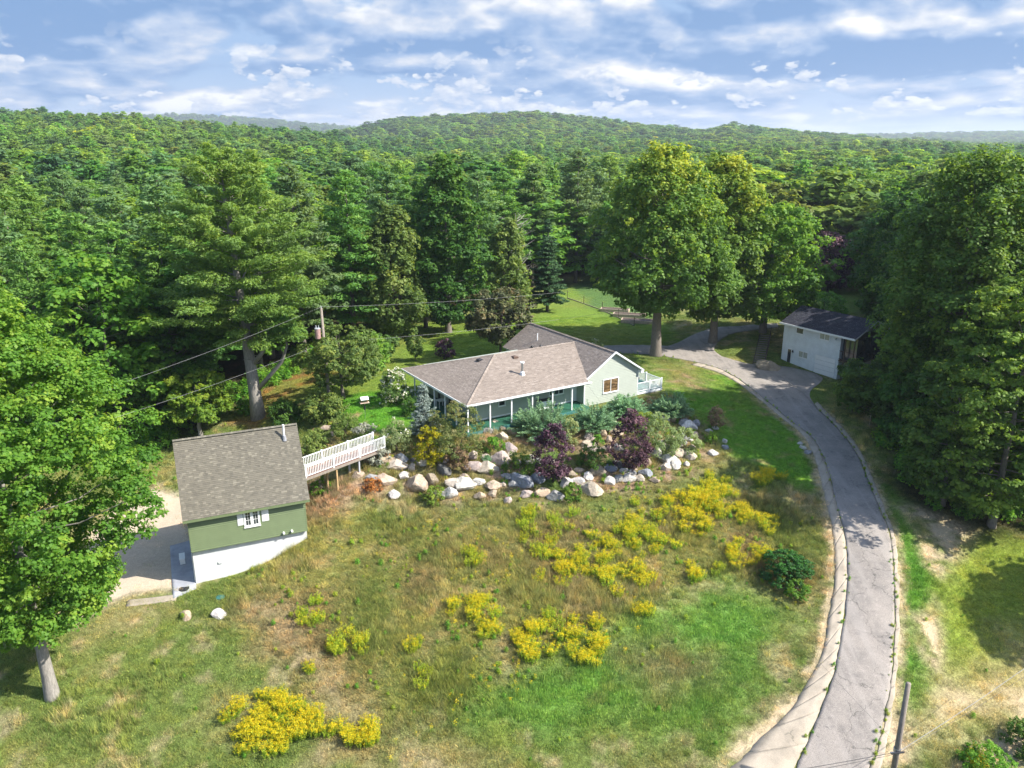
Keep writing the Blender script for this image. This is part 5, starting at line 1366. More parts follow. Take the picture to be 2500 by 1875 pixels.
# ------------------------------------------------------------------ the wood: prototypes and copies
def mk_pine(k, n, needle, lod):
    cr, br = conifer_mesh(f'pine_crown_{lod}{k}', L['pine' if k % 2 == 0 else 'pine_blue'], 4.0 + k * .6, 22, 4.6 + .35 * (k % 3), n, needle, 1.05 if lod == 'n' else 1.5, 70 + k, .13, (1.2, .42) if lod == 'n' else (1.7, .5),
                          prof=lambda t: (.6 + .4 * min(1, t / .2)) * (1 - t) ** (.55 + .12 * (k % 3)), per=6 if lod == 'n' else 5, inner=.4)
    return cr, conifer_trunk(f'pine_trunk_{lod}{k}', M['bark'], br, .26, 20.5, k, 26 if lod == 'n' else 0, n=6, bare=14 if lod == 'n' else 0)
def mk_leafy(k, n, leaf, lod):
    kind = ('maple', 'birch', 'maple_dark', 'locust')[k % 4]
    cr, CP, CS = crown_mesh(f'leafy_crown_{lod}{k}', L[kind], 3.5, 20, 4.7, n, leaf=leaf, clumps=150 if lod == 'n' else 75, clump_r=1.35 if lod == 'n' else 1.7, seed=90 + k, prof=(round_top, egg, round_top, egg)[k % 4], flat=.65, tint0=.42, gaps=.3)
    return cr, limbs_mesh(f'leafy_trunk_{lod}{k}', M['bark'], CP, 4.5, .26, 15, k, 12 if lod == 'n' else 0, n=6)
PN = [mk_pine(k, 15000, (.52, .19), 'n') for k in range(4)]
PF = [mk_pine(k, 4200, (.85, .42), 'f') for k in range(4)]
LN = [mk_leafy(k, 13000, .36, 'n') for k in range(4)]
LF = [mk_leafy(k, 4200, .62, 'f') for k in range(4)]

# hand placed front rank of the wood
FRONT = [  # kind, proto, x, y, top y, label
 ('p', 0, 868, 850, 418, 'layered light green pine right of the utility pole'), ('p', 1, 745, 880, 400, 'tall pine squeezed between the white pine and the layered pine'),
 ('p', 2, 255, 965, 520, 'pine in the left wood above the huge left maple'), ('p', 0, 95, 960, 470, 'pine at the far left of the wood'), ('p', 1, 330, 900, 455, 'pine in the left wood two crowns left of the white pine'),
 ('p', 3, 1170, 772, 420, 'cool green pine right behind the leafy spire'), ('p', 2, 1040, 800, 430, 'pine between the drooping birch and the leafy spire'), ('p', 1, 1405, 690, 368, 'broad cool green pine left of the driveway maple'),
 ('p', 3, 1300, 700, 400, 'pine behind the lone spruce'), ('p', 0, 1480, 668, 380, 'pine directly left behind the yellow topped maple'), ('p', 2, -60, 1000, 500, 'pine cut by the left edge of the picture'),
 ('l', 2, 180, 1040, 640, 'dark leafy tree behind the crown of the huge left maple'), ('l', 0, 640, 905, 560, 'leafy tree just right behind the white pine trunk'),
 ('p', 3, 960, 800, 420, 'pine behind the drooping birch'), ('p', 1, 440, 905, 430, 'pine left behind the white pine'),
]
placed = []
for kd, k, x, y, ty, lb in FRONT:
    P = at(x, y); hh = top_z(P, ty) - P.z; pr = (PN if kd == 'p' else LN)[k]; s_ = hh / (22 if kd == 'p' else 20)
    tree_obj('pine_tree' if kd == 'p' else 'leafy_tree', P, lb, pr[0], pr[1], rz=k * 1.7 + x, sc=(s_ * 1.12, s_ * 1.12, s_)); placed.append((P.x, P.y, 4.5 * s_))
for o in list(COL.objects):
    if o.parent is None and o.get('category') == 'tree': placed.append((o.location.x, o.location.y, 4.6))
placed = np.array(placed)

def in_view(X, Y, m=250):
    x = CX + F * X / (Y * math.cos(PITCH) + 23 * math.sin(PITCH))
    return (x > -m) & (x < 2500 + m) & (Y > 0)
cand = []
r = np.random.default_rng(5)
Yc = 60.0
while Yc < 150:
    sp = 6.2
    for Xc in np.arange(-Yc * .85 - 10, Yc * .85 + 10, sp):
        cand.append((Xc + r.uniform(-.38, .38) * sp, Yc + r.uniform(-.38, .38) * sp))
    Yc += sp
cand = np.array(cand)
ok = (sdist(cand[:, 0], cand[:, 1], OPEN) < -2.8) & in_view(cand[:, 0], cand[:, 1])
cand = cand[ok]
ok = np.array([np.all(np.hypot(placed[:, 0] - x, placed[:, 1] - y) > np.minimum(placed[:, 2], 4.4)) for x, y in cand])
cand = cand[ok]
def species(X, Y):
    """share of pines: the left and middle of the wood is pine, the right is broadleaf"""
    px = CX + F * X / Y
    return np.where(px < 1480, .80, .14) + (fbm(X, Y, 60, 61, 2) - .5) * .7
order = np.argsort(np.hypot(cand[:, 0], cand[:, 1]))
cand = cand[order]
near, rest = cand[:285], cand[285:]
sp_ = species(near[:, 0], near[:, 1])
zz = terr(near[:, 0], near[:, 1])
WOOD = ((230, 'above the huge left maple'), (420, 'above the dark broad maple'), (560, 'left of the white pine'), (720, 'behind the white pine'), (860, 'behind the utility pole'), (1010, 'behind the drooping birch'), (1160, 'behind the leafy spire'),
        (1300, 'behind the dead tree'), (1450, 'left of the driveway maple'), (1680, 'behind the driveway maple'), (1850, 'behind the second yellow topped maple'), (2060, 'behind the stairs maple'), (2250, 'behind the white house'), (2450, 'behind the tallest maple'), (9999, 'at the right edge'))
for i, (x, y) in enumerate(near):
    pine = r.random() < sp_[i]; k = int(r.choice((0, 2, 0, 2, 1, 3))) if pine else int(r.integers(0, 4)); d = math.hypot(x, y)
    # the light locusts and olive birches are rarer than the maples
    if not pine and k == 3 and r.random() < .5: k = 0
    pr = (PN if pine else LN)[k]
    pxx = to_px((x, y, 15))[0]
    hh = r.uniform(.84, 1.06) * (1.0 if pine else 1.0)
    # keep the crowns of the wood at the height they have above the house
    kind_ = (('light green pine', 'cool green pine', 'slender light green pine', 'dark cool green pine') if pine else ('round green leafy tree', 'olive green leafy tree', 'dark leafy tree', 'feathery light green tree'))[k]
    where = next(w_ for lim, w_ in WOOD if pxx < lim)
    depth_ = 'front rank' if sdist(np.array([x]), np.array([y]), OPEN)[0] > -12 else ('second rank' if d < 118 else 'back ranks')
    size_ = 'tall ' if hh > .95 else 'short '
    lab = f'{size_}{kind_} in the {depth_} {where}'
    tree_obj('pine_tree' if pine else 'leafy_tree', (x, y, zz[i]), lab, pr[0], pr[1], rz=r.uniform(0, 6.28), sc=(hh * r.uniform(.85, 1.3),) * 2 + (hh,),
             group=('pines' if pine else 'leafy trees') + f' in the wood {where}')

# everything farther: one mass per kind, instanced on points
def forest_points():
    pts = [rest]
    Yc = 150.0
    while Yc < 6200:
        sp = max(7.4, Yc * .0115) if Yc < 2600 else Yc * .012
        W = Yc * .80
        n = int(2 * W / sp)
        X = np.linspace(-W, W, n) + r.uniform(-.45, .45, n) * sp
        pts.append(np.stack([X, Yc + r.uniform(-.45, .45, n) * sp], 1)); Yc += sp
    P = np.vstack(pts)
    P = P[in_view(P[:, 0], P[:, 1], 200)]
    R = np.hypot(P[:, 0], P[:, 1])
    # the bare brown hill field left of the middle hill
    px = CX + F * P[:, 0] / P[:, 1] / math.cos(PITCH)
    fld = (px > 790) & (px < 985) & (P[:, 1] > 1150) & (P[:, 1] < 1500) & (r.random(len(P)) > .06)
    return P[~fld], R[~fld]
FP, FR_ = forest_points()
FZ = terr(FP[:, 0], FP[:, 1])
fs = species(FP[:, 0], FP[:, 1]); far_mix = np.clip((FR_ - 500) / 500, 0, 1)
ispine = r.random(len(FP)) < (fs * (1 - far_mix) + far_mix * np.clip(.30 + (fbm(FP[:, 0], FP[:, 1], 230, 71, 2) - .5) * 3.2, .03, .97))
def patch_colour(X, Y):
    """stands of one kind and age differ in colour, and single trees in them too"""
    n = len(X); a = np.clip((fbm(X, Y, 75, 141, 3) - .5) * 3.2 + .5 + r.normal(size=n) * .20, 0, 1)[:, None]
    c = np.array((.70, .84, .90)) * (1 - a) + np.array((1.25, 1.14, .90)) * a
    g = (r.random(n) < .014)[:, None]
    return np.where(g, np.array((1.9, 1.45, .7)), c) * r.uniform(.8, 1.2, (n, 1))
def scatter(name, P, Z, protos, sc, rot, label=None, cat=None, tilt=None, kind='stuff', extra=None, idx=None):
    """points instanced with real objects already in the scene (geometry nodes)"""
    me = bpy.data.meshes.new(name); n = len(P)
    me.vertices.add(n); me.vertices.foreach_set('co', np.stack([P[:, 0], P[:, 1], Z], 1).astype(np.float32).ravel())
    a = me.attributes.new('sc', 'FLOAT_VECTOR', 'POINT'); a.data.foreach_set('vector', sc.astype(np.float32).ravel())
    a = me.attributes.new('rot', 'FLOAT_VECTOR', 'POINT'); rv = np.zeros((n, 3), np.float32); rv[:, 2] = rot
    if tilt is not None: rv[:, :2] = tilt
    a.data.foreach_set('vector', rv.ravel())
    a = me.attributes.new('idx', 'INT', 'POINT'); a.data.foreach_set('value', (r.integers(0, len(protos), n) if idx is None else idx).astype(np.int32))
    if extra is not None:
        a = me.attributes.new('gcol', 'FLOAT_COLOR', 'POINT'); a.data.foreach_set('color', np.hstack([extra, np.ones((n, 1))]).astype(np.float32).ravel())
    o = link(bpy.data.objects.new(name, me))
    g = bpy.data.node_groups.new(name, 'GeometryNodeTree')
    g.interface.new_socket('Geometry', in_out='INPUT', socket_type='NodeSocketGeometry')
    g.interface.new_socket('Geometry', in_out='OUTPUT', socket_type='NodeSocketGeometry')
    N = g.nodes; Lk = g.links
    gi = N.new('NodeGroupInput'); go = N.new('NodeGroupOutput')
    ip = N.new('GeometryNodeInstanceOnPoints'); ip.inputs['Pick Instance'].default_value = True
    jn = N.new('GeometryNodeJoinGeometry')
    for p in reversed(protos):
        oi = N.new('GeometryNodeObjectInfo'); oi.transform_space = 'ORIGINAL'; oi.inputs['As Instance'].default_value = True
        oi.inputs['Object'].default_value = p
        Lk.new(oi.outputs['Geometry'], jn.inputs[0])
    def na(nm, dt):
        x = N.new('GeometryNodeInputNamedAttribute'); x.data_type = dt; x.inputs['Name'].default_value = nm; return x.outputs['Attribute']
    Lk.new(gi.outputs[0], ip.inputs['Points']); Lk.new(jn.outputs[0], ip.inputs['Instance'])
    Lk.new(na('idx', 'INT'), ip.inputs['Instance Index']); Lk.new(na('sc', 'FLOAT_VECTOR'), ip.inputs['Scale'])
    er = N.new('FunctionNodeEulerToRotation'); Lk.new(na('rot', 'FLOAT_VECTOR'), er.inputs[0]); Lk.new(er.outputs[0], ip.inputs['Rotation'])
    Lk.new(ip.outputs[0], go.inputs[0])
    md = o.modifiers.new('scatter', 'NODES'); md.node_group = g
    tag(o, label, cat, kind=kind)
    return o
for x_, y_, k, lb in ((53, 43, 0, 'leafy tree just beyond the right edge shading the lime green lawn'),):
    tree_obj('leafy_tree', (x_, y_, tz(x_, y_)), lb, LN[k][0], LN[k][1], rz=x_, sc=(1.25, 1.25, .9))
# the lightweight forms stand as real trees among the farthest copies, and are what the mass is made of
srcP, srcL = [], []
ds = np.argsort(np.abs(FR_ - 165))
used = []
for k in range(8):
    for j in ds:
        if j in used or not (-.3 < FP[j, 0] / FP[j, 1] < .45): continue
        used.append(int(j)); break
    pr = (PF + LF)[k]; pine = k < 4; j = used[-1]
    where = next(w_ for lim, w_ in WOOD if to_px((FP[j, 0], FP[j, 1], FZ[j] + 15))[0] < lim)
    look_ = ('light green', 'cool green', 'slender light green', 'dark cool green')[k] if pine else ('round green', 'olive green', 'dark', 'feathery light green')[k - 4]
    e = tree_obj('pine_tree' if pine else 'leafy_tree', (FP[j, 0], FP[j, 1], FZ[j]), f"{look_} {'pine' if pine else 'leafy tree'} farthest off {where}", pr[0], pr[1], rz=k,
                 group='far pines in the wood' if pine else 'far leafy trees in the wood')
    (srcP if pine else srcL).append([c for c in e.children if c.name.startswith('crown')][0])
keep = np.ones(len(FP), bool); keep[used] = False
def fsc(m):
    n = m.sum(); R = FR_[m]; g = np.clip(R * .0115 / 7.4, 1.0, 2.6)[:, None]
    b = r.uniform(0, 1, (n, 1)) ** 1.5
    return np.hstack([(.88 + 1.0 * b) * g] * 2 + [(.68 + .42 * b + r.uniform(-.06, .06, (n, 1))) * np.minimum(g, 1.15)])
mp = ispine & keep; ml = ~ispine & keep
scatter('pine_forest', FP[mp], FZ[mp], srcP, fsc(mp), r.uniform(0, 6.28, mp.sum()), 'unbroken mass of pines running back to the hills', 'forest', extra=patch_colour(*FP[mp].T))
scatter('leafy_forest', FP[ml], FZ[ml], srcL, fsc(ml), r.uniform(0, 6.28, ml.sum()), 'unbroken mass of broadleaf woods covering the hills', 'forest', extra=patch_colour(*FP[ml].T))
print('forest', mp.sum(), ml.sum(), 'near', len(near))
# ------------------------------------------------------------------ boulders
def rock_mesh(k):
    bm = bmesh.new(); bmesh.ops.create_icosphere(bm, subdivisions=4, radius=1.0)
    r = random.Random(k); off = Vector((k * 7.3, k * 3.1, k * 1.7))
    cuts = [(Vector((r.uniform(-1, 1), r.uniform(-1, 1), r.uniform(-.3, 1))).normalized(), r.uniform(.50, .82)) for _ in range(9 + k % 4)]
    for v in bm.verts:
        p = v.co.copy()
        for n, d in cuts:
            e = p.dot(n) - d
            if e > 0: p -= n * e * .97
        q = p + off
        f = 1 + .14 * mnoise.noise(q * 1.4) + .05 * mnoise.noise(q * 4.5) + .02 * mnoise.noise(q * 11)
        v.co = p * f
    me = bpy.data.meshes.new('boulder'); bm.to_mesh(me); bm.free()
    return me
m, t, o = new_mat('field_stone')
tc_ = t.new('ShaderNodeTexCoord').outputs['Object']; oi = t.new('ShaderNodeObjectInfo')
tv = t.vmath('ADD', tc_, t.vmath('MULTIPLY', oi.outputs['Random'], (31., 17., 5.)))
a = t.noise(tv, 1.6, 6, .62, .6); b = t.noise(tv, 9, 5, .7); c = t.noise(tv, 34, 3, .7)
wv = t.new('ShaderNodeTexWave'); t.link(tv, wv.inputs['Vector']); wv.inputs['Scale'].default_value = 1.1; wv.inputs['Distortion'].default_value = 9; wv.inputs['Detail'].default_value = 4
cs = t.mix(t.step(a, .38, .66), t.mix(1.0, oi.outputs['Color'], (.72, .70, .70), 'MULTIPLY'), oi.outputs['Color'])
cs = t.mix(t.math('MULTIPLY', t.step(wv.outputs[0], .72, .95), .35), cs, t.mix(1.0, cs, (.6, .58, .56), 'MULTIPLY'))
cs = t.mix(t.math('MULTIPLY', t.step(b, .60, .74), .45), cs, (.20, .19, .17))
cs = t.mix(t.math('MULTIPLY', t.step(c, .62, .75), .35), cs, (.72, .68, .62))
p = princ(t, o, Base_Color=cs, Roughness=.9)
t.link(bump(t, t.math('ADD', t.math('MULTIPLY', a, 2), b), .6, .05), p.inputs['Normal'])
ROCK = [rock_mesh(k) for k in range(14)]
for q in ROCK: q.materials.append(m)
TONE = {'white': (.56, .53, .48), 'cream': (.50, .43, .335), 'tan': (.46, .36, .26), 'pink': (.50, .41, .36), 'grey': (.30, .30, .29), 'blue grey': (.24, .26, .29), 'dark grey': (.13, .13, .13), 'brown': (.34, .28, .20)}
_raw = []
Z3 = [(355,490,240,75,'cream','flat'),(585,495,95,120,'cream','upright'),(700,430,150,110,'white','rounded'),(440,370,150,140,'blue grey','blocky'),(600,400,90,80,'dark grey','small'),(250,395,180,80,'tan','low'),
 (240,665,210,160,'tan','angular'),(60,650,150,120,'grey','blocky'),(320,860,160,130,'white','rounded'),(660,690,270,230,'tan','very large'),(840,640,150,200,'brown','tall'),(1020,530,200,150,'dark grey','large'),
 (985,415,140,80,'pink','low'),(1400,470,190,170,'pink','cracked'),(1600,510,230,150,'cream','large round'),(1410,335,130,110,'pink','half hidden'),(1780,370,190,210,'pink','pointed'),(1900,230,190,150,'pink','rounded'),
 (1795,75,130,130,'cream','rounded'),(1130,700,150,150,'cream','rounded'),(1300,720,230,150,'white','wide'),(1490,690,130,100,'white','small'),(1660,740,230,120,'tan','long sloping'),(1090,830,180,150,'white','rounded'),
 (1870,620,160,90,'grey','low'),(2080,670,270,180,'blue grey','very large'),(1950,730,150,90,'grey','rough'),(1870,935,90,120,'pink','small pointed'),(1910,330,90,60,'cream','small'),(2170,400,150,130,'white','half shaded')]
Z4 = [(50,730,120,140,'blue grey','rounded'),(150,700,90,100,'dark grey','shaded'),(370,780,110,140,'white','upright'),(490,765,120,100,'white','rounded'),(430,690,80,80,'brown','small'),(505,650,80,50,'tan','flat'),
 (595,710,110,110,'white','three cornered'),(710,650,140,130,'brown','large round'),(830,620,130,110,'blue grey','streaked'),(910,585,140,100,'dark grey','wide'),(820,770,110,110,'white','speckled'),(915,735,90,110,'grey','upright'),
 (1045,740,140,90,'white','flat topped'),(1160,735,90,80,'cream','small'),(1225,680,115,100,'blue grey','rounded'),(650,850,190,150,'cream','very large'),(245,925,140,130,'grey','blocky'),(100,885,140,100,'tan','low'),
 (625,370,150,70,'cream','wide'),(640,430,140,50,'cream','flat'),(610,280,110,90,'pink','rounded'),(740,240,110,110,'tan','large'),(780,175,60,80,'pink','small'),(860,150,110,110,'tan','rounded'),(820,320,60,90,'tan','upright'),
 (790,420,130,80,'brown','low'),(1230,550,110,130,'tan','tall'),(1345,460,110,110,'white','rounded'),(1480,540,180,130,'white','very large'),(1530,590,110,100,'white','sloping'),(1435,615,90,90,'cream','small'),
 (1575,460,100,120,'cream','upright'),(1590,390,60,60,'white','small'),(1700,490,110,100,'cream','angular'),(1660,580,70,70,'white','round'),(1700,320,70,50,'white','small'),(1720,400,70,60,'pink','small'),
 (1430,100,80,70,'white','rounded'),(1510,95,80,80,'tan','rounded'),(1620,130,90,90,'grey','dull'),(1700,170,130,110,'white','large'),(1770,140,80,70,'grey','small'),(1910,225,60,40,'white','low'),(1980,195,55,40,'white','small'),
 (2075,335,45,60,'white','small upright'),(2090,400,60,55,'blue grey','small'),(1960,465,90,65,'white','lone oval'),(20,350,90,50,'tan','half hidden'),(50,540,80,100,'grey','half hidden'),(320,250,60,60,'pink','small'),(420,390,50,40,'pink','small'),(1380,45,90,60,'brown','low')]
for x, y, w_, h_, c, sh in Z3: _raw.append((900 + x / 5.53, 1050 + y / 5.53, w_ / 5.53, h_ / 5.53, c, sh))
for x, y, w_, h_, c, sh in Z4: _raw.append((1300 + x / 4.424, 1000 + y / 4.424, w_ / 4.424, h_ / 4.424, c, sh))
LM = [('the footbridge end', 900, 1120), ('the golden shrub', 1050, 1140), ('the strappy green grass clump', 1190, 1120), ('the white porch corner', 1200, 1060), ('the left purple shrub', 1350, 1160), ('the middle juniper', 1450, 1060),
      ('the right purple shrub', 1535, 1150), ('the rightmost juniper', 1650, 1010), ('the pale feathery green shrub', 1620, 1110), ('the small brown tree', 1747, 1050)]
def near_lm(x, y): return min(LM, key=lambda q: (q[1] - x) ** 2 + 2 * (q[2] - y) ** 2)
grp = {}
for q in _raw:
    n_ = near_lm(q[0], q[1]); grp.setdefault((q[4], q[5], n_[0]), []).append(q)
ORD = ('leftmost', 'second from left', 'third from left', 'fourth from left')
def add_rock(x, y, w_, h_, c, label, k, group='boulders of the rock garden'):
    P = at(x, y + h_ * .42); s = scale_at(P)
    R = random.Random(int(x * 7 + y))
    rx = w_ / s / 2 * 1.5; rz_ = max(h_ / s / 2 * 1.15, rx * .38)
    o = bpy.data.objects.new('boulder', ROCK[k % 14]); o.location = (P.x, P.y + rx * .3, P.z + rz_ * .55)
    o.rotation_euler = (R.uniform(-.15, .15), R.uniform(-.15, .15), R.uniform(-.5, .5)); o.scale = (rx, rx * R.uniform(.7, .95), rz_)
    j = R.uniform(.9, 1.1); col = TONE[c]; o.color = (col[0] * j, col[1] * j, col[2] * j * R.uniform(.95, 1.05), 1)
    link(o); tag(o, label, 'boulder', group); return o
for k, q in enumerate(_raw):
    n_ = near_lm(q[0], q[1]); sib = sorted(grp[(q[4], q[5], n_[0])])
    dx_, dy_ = q[0] - n_[1], q[1] - n_[2]
    rel = ('below' if dy_ > 12 else 'above' if dy_ < -28 else 'beside') if abs(dy_) > abs(dx_) * .55 or abs(dx_) < 14 else ('right of' if dx_ > 0 else 'left of')
    lab = f'{q[5]} {q[4]} boulder {rel} {n_[0]}' + ('' if len(sib) < 2 else ', ' + ORD[sib.index(q)])
    add_rock(*q[:5], lab, k * 5 + 3)
ex = random.Random(31)
for k in range(170):
    a_ = _raw[ex.randrange(len(_raw))]; x_ = a_[0] + ex.choice((-1, 1)) * ex.uniform(11, 42); y_ = a_[1] + ex.uniform(-16, 8)
    if any(abs(x_ - q[0]) < (q[2] * .5 + 6) and abs(y_ - q[1]) < (q[3] * .5 + 3) for q in _raw) or x_ > 1700: continue
    sz = ex.uniform(14, 26); c_ = ex.choice(('cream', 'tan', 'white', 'grey', 'pink', 'tan')); n_ = near_lm(x_, y_)
    _raw.append((x_, y_, sz, sz * .75, c_, 'filler'))
    side_ = 'left' if x_ < n_[1] else 'right'
    add_rock(x_, y_, sz, sz * .75, c_, f'small {c_} stone wedged between boulders {side_} of {n_[0]}', k + 2)
for x, y, w_, h_, c, lb in ((452, 1503, 25, 20, 'tan', 'squarish tan stone alone on the grass below the garage'), (536, 1500, 29, 14, 'white', 'long white stone alone on the grass below the garage'),
    (1954, 1082, 12, 8, 'white', 'upper small white stone at the left edge of the driveway'), (1962, 1092, 14, 10, 'white', 'middle small white stone at the left edge of the driveway'), (1972, 1103, 15, 10, 'grey', 'lowest small pale stone at the left edge of the driveway'),
    (796, 1043, 26, 16, 'tan', 'low pale ledge stone on the bank above the footbridge'), (822, 1058, 22, 14, 'tan', 'smaller ledge stone right of the low pale ledge stone'), (1880, 893, 44, 26, 'brown', 'large brown rock at the foot of the garden stairs')):
    add_rock(x, y, w_, h_, c, lb, int(x), None)

# ------------------------------------------------------------------ shrubs
def shrub(name, label, bx, by, rpx, hpx, kind, n, leaf, seed, cat='shrub', flower=None, base=.02, **kw):
    P = at(bx, by); s = scale_at(P); R = rpx / s; h = hpx / s / .93
    cr, CP, CS = crown_mesh(name + '_foliage', L[kind], h * base, h, R, n, leaf=leaf, seed=seed, clumps=kw.get('clumps', 60), clump_r=kw.get('clump_r', .38), flat=kw.get('flat', .85), tint0=kw.get('tint0', .45),
                            prof=kw.get('prof', lambda t: (min(1, .72 + t * 1.2)) * (1 - max(0, t - .4) / .64) ** .5), top_tint=.2, gaps=.25, droop=kw.get('droop', 0))
    ex = []
    if flower:
        rr_ = np.random.default_rng(seed); k = rr_.integers(0, len(CP), flower[1]); d = unit(rr_.normal(size=(flower[1], 3)) + np.array((0, -.4, .7)))
        C = CP[k] + d * CS[k][:, None] * 1.02
        C = np.repeat(C, 5, 0) + rr_.normal(size=(flower[1] * 5, 3)) * flower[2] * .35
        ex.append(('blossom', quads(C, unit(rr_.normal(size=C.shape) + np.array((0, -.3, .8))), flower[2], flower[2] * .9, rr_.uniform(0, 1, len(C)), 'blossom', L[flower[0]], rng=rr_)))
    st = limbs_mesh(name + '_stems', M['bark_dark'], CP, .05, .035 + R * .015, h * .7, seed, 12, n=5, base=-.3)
    return tree_obj(name, P, label, cr, st, cat=cat, crown_name='foliage', trunk_name='stem', extra=ex)
def juniper(label, bx, by, rpx, hpx, n, seed):
    P = at(bx, by); s = scale_at(P); R = rpx * 1.12 / s; h = hpx * 1.12 / s / .9; r_ = np.random.default_rng(seed)
    nb = 230
    a = r_.uniform(0, 2 * PI, nb); q = r_.uniform(.25, 1.0, nb) ** .7; el = np.clip(1.15 - q * 1.0 + r_.normal(size=nb) * .1, .12, 1.3)
    base = np.stack([np.cos(a) * R * .12, np.sin(a) * R * .12, np.full(nb, h * .1)], 1)
    tip = np.stack([np.cos(a) * R * q, np.sin(a) * R * q, h * (np.sin(el) * (.55 + .45 * r_.random(nb)) * (1.1 - .35 * q) + .05)], 1)
    k = r_.integers(0, nb, n); u = r_.uniform(.42, 1.02, n)[:, None]
    d = unit(tip - base)[k]; side = unit(np.cross(d, np.array((0, 0, 1.))))
    wd = (1.05 - u) * .75 + .06
    lat = r_.uniform(-1, 1, (n, 1)) * wd * R * .26
    C = base[k] + (tip - base)[k] * u + side * lat + r_.normal(size=(n, 3)) * .035 - np.array((0, 0, 1)) * np.abs(lat) * .25
    al = unit(d * 1.0 + side * np.sign(lat) * .7)
    N = unit(np.array((0, 0, 1.)) + r_.normal(size=(n, 3)) * .45 + d * -.2)
    tint = .25 + .45 * u[:, 0] + r_.normal(size=nb)[k] * .12 + r_.normal(size=n) * .1
    me = quads(C, N, .17, .055, tint, 'juniper_foliage', L['juniper'], along=al, rng=r_)
    mb = MB()
    for i in range(0, nb, 4): mb.tube([base[i], base[i] * .4 + tip[i] * .6, tip[i]], [.03, .02, .006], 4, cap=False)
    me2 = bpy.data.meshes.new('juniper_stems'); me2.from_pydata(mb.v, [], mb.f); me2.update(); me2.materials.append(M['bark_dark'])
    return tree_obj('juniper', P, label, me, me2, cat='shrub', crown_name='foliage', trunk_name='stem')
juniper('big bluish green juniper in front of the middle of the porch', 1328, 1060, 82, 92, 26000, 1)
juniper('spreading juniper under the left part of the gable wall', 1448, 1048, 62, 78, 20000, 2)
juniper('bushy juniper under the gable wall window', 1530, 1012, 52, 62, 16000, 3)
juniper('rightmost juniper standing apart below the side deck', 1636, 1012, 52, 64, 17000, 4)
shrub('smoke_bush', 'left one of two dark purple shrubs among the boulders', 1350, 1178, 50, 138, 'purple', 15000, .085, 11, base=.14, clumps=110, clump_r=.36, prof=lambda t: (min(1, .6 + t * 1.6)) * (1 - max(0, t - .45) / .6) ** .6)
shrub('smoke_bush', 'right one of two dark purple shrubs among the boulders', 1535, 1150, 56, 146, 'purple', 15000, .085, 12, base=.14, clumps=120, clump_r=.36, prof=lambda t: (min(1, .6 + t * 1.6)) * (1 - max(0, t - .35) / .68) ** .7)
P = at(1036, 1062); s = scale_at(P); h = 128 / s
cr, br = conifer_mesh('blue_spruce_foliage', L['bluespruce'], .15, h, 38 / s, 15000, (.13, .06), .24, 18, .05, (.26, .6), prof=lambda t: (1 - t) ** .75, per=8, inner=.3)
tree_obj('blue_spruce', P, 'small silvery blue spruce by the front left corner of the porch', cr, conifer_trunk('blue_spruce_trunk', M['bark'], br, .07, h * .9, 1, 10, base=-.2))
shrub('golden_shrub', 'bright golden green shrub above the boulders left of the porch corner', 1050, 1128, 38, 86, 'yellow', 9000, .075, 21, clumps=75, clump_r=.28)
shrub('olive_shrub', 'large olive brown shrub in front of the porch corner post', 1125, 1112, 64, 124, 'olive', 16000, .075, 22, clumps=120, clump_r=.36)
shrub('olive_shrub', 'grey green shrub directly below the blue spruce', 1062, 1068, 34, 60, 'olive', 7000, .075, 23, clumps=55, clump_r=.3)
shrub('brown_shrub', 'dull reddish brown low shrub right below the large olive shrub', 1120, 1138, 32, 46, 'brown', 6000, .07, 24, clumps=50, clump_r=.25)
shrub('rose_bush', 'green rose bush with white blooms at the footbridge end', 968, 1098, 34, 70, 'sage', 9000, .07, 25, clumps=75, clump_r=.28, flower=('flower_white', 16, .16))
shrub('lavender_shrub', 'low silvery grey shrub beside the footbridge railing', 925, 1125, 26, 42, 'silver', 6000, .06, 26, clumps=45, clump_r=.24)
shrub('hydrangea', 'hydrangea with creamy white flower heads at the left end of the porch', 968, 985, 42, 78, 'apple', 11000, .10, 27, clumps=80, clump_r=.38, flower=('flower_white', 190, .17), tint0=.4)
shrub('green_shrub', 'dark low shrub with pale flowers between hydrangea and blue spruce', 1010, 1012, 30, 42, 'maple_dark', 6000, .08, 28, clumps=50, clump_r=.3, flower=('flower_white', 12, .13))
shrub('feathery_shrub', 'tall pale feathery green shrub right of the right purple shrub', 1602, 1112, 48, 100, 'sage', 15000, .07, 29, clumps=110, clump_r=.34, tint0=.3)
shrub('feathery_shrub', 'low wide pale green shrub right of the tall feathery one', 1668, 1100, 36, 52, 'sage', 8000, .07, 30, clumps=60, clump_r=.3, tint0=.5)
shrub('yellow_green_shrub', 'yellow green shrub under the bushy juniper', 1572, 1052, 32, 42, 'locust', 6000, .075, 31, clumps=50, clump_r=.28)
shrub('green_shrub', 'dark green grassy mound left of the left purple shrub', 1268, 1152, 36, 46, 'maple_dark', 8000, .06, 32, clumps=60, clump_r=.28, tint0=.5)
shrub('green_shrub', 'bright green low shrub above the pointed pink boulder', 1205, 1098, 25, 30, 'green', 5000, .06, 33, clumps=40, clump_r=.22)
shrub('green_shrub', 'shaded dark green mound between the two purple shrubs', 1452, 1138, 42, 42, 'maple_dark', 9000, .065, 34, clumps=70, clump_r=.3, tint0=.35)
shrub('green_shrub', 'small bright green tuft above the wide cream boulder', 1458, 1088, 15, 24, 'green', 2500, .06, 35, clumps=22, clump_r=.2)
shrub('green_shrub', 'pale green shrub between the left purple shrub and the middle juniper', 1392, 1085, 24, 62, 'sage', 5500, .07, 36, clumps=45, clump_r=.26)
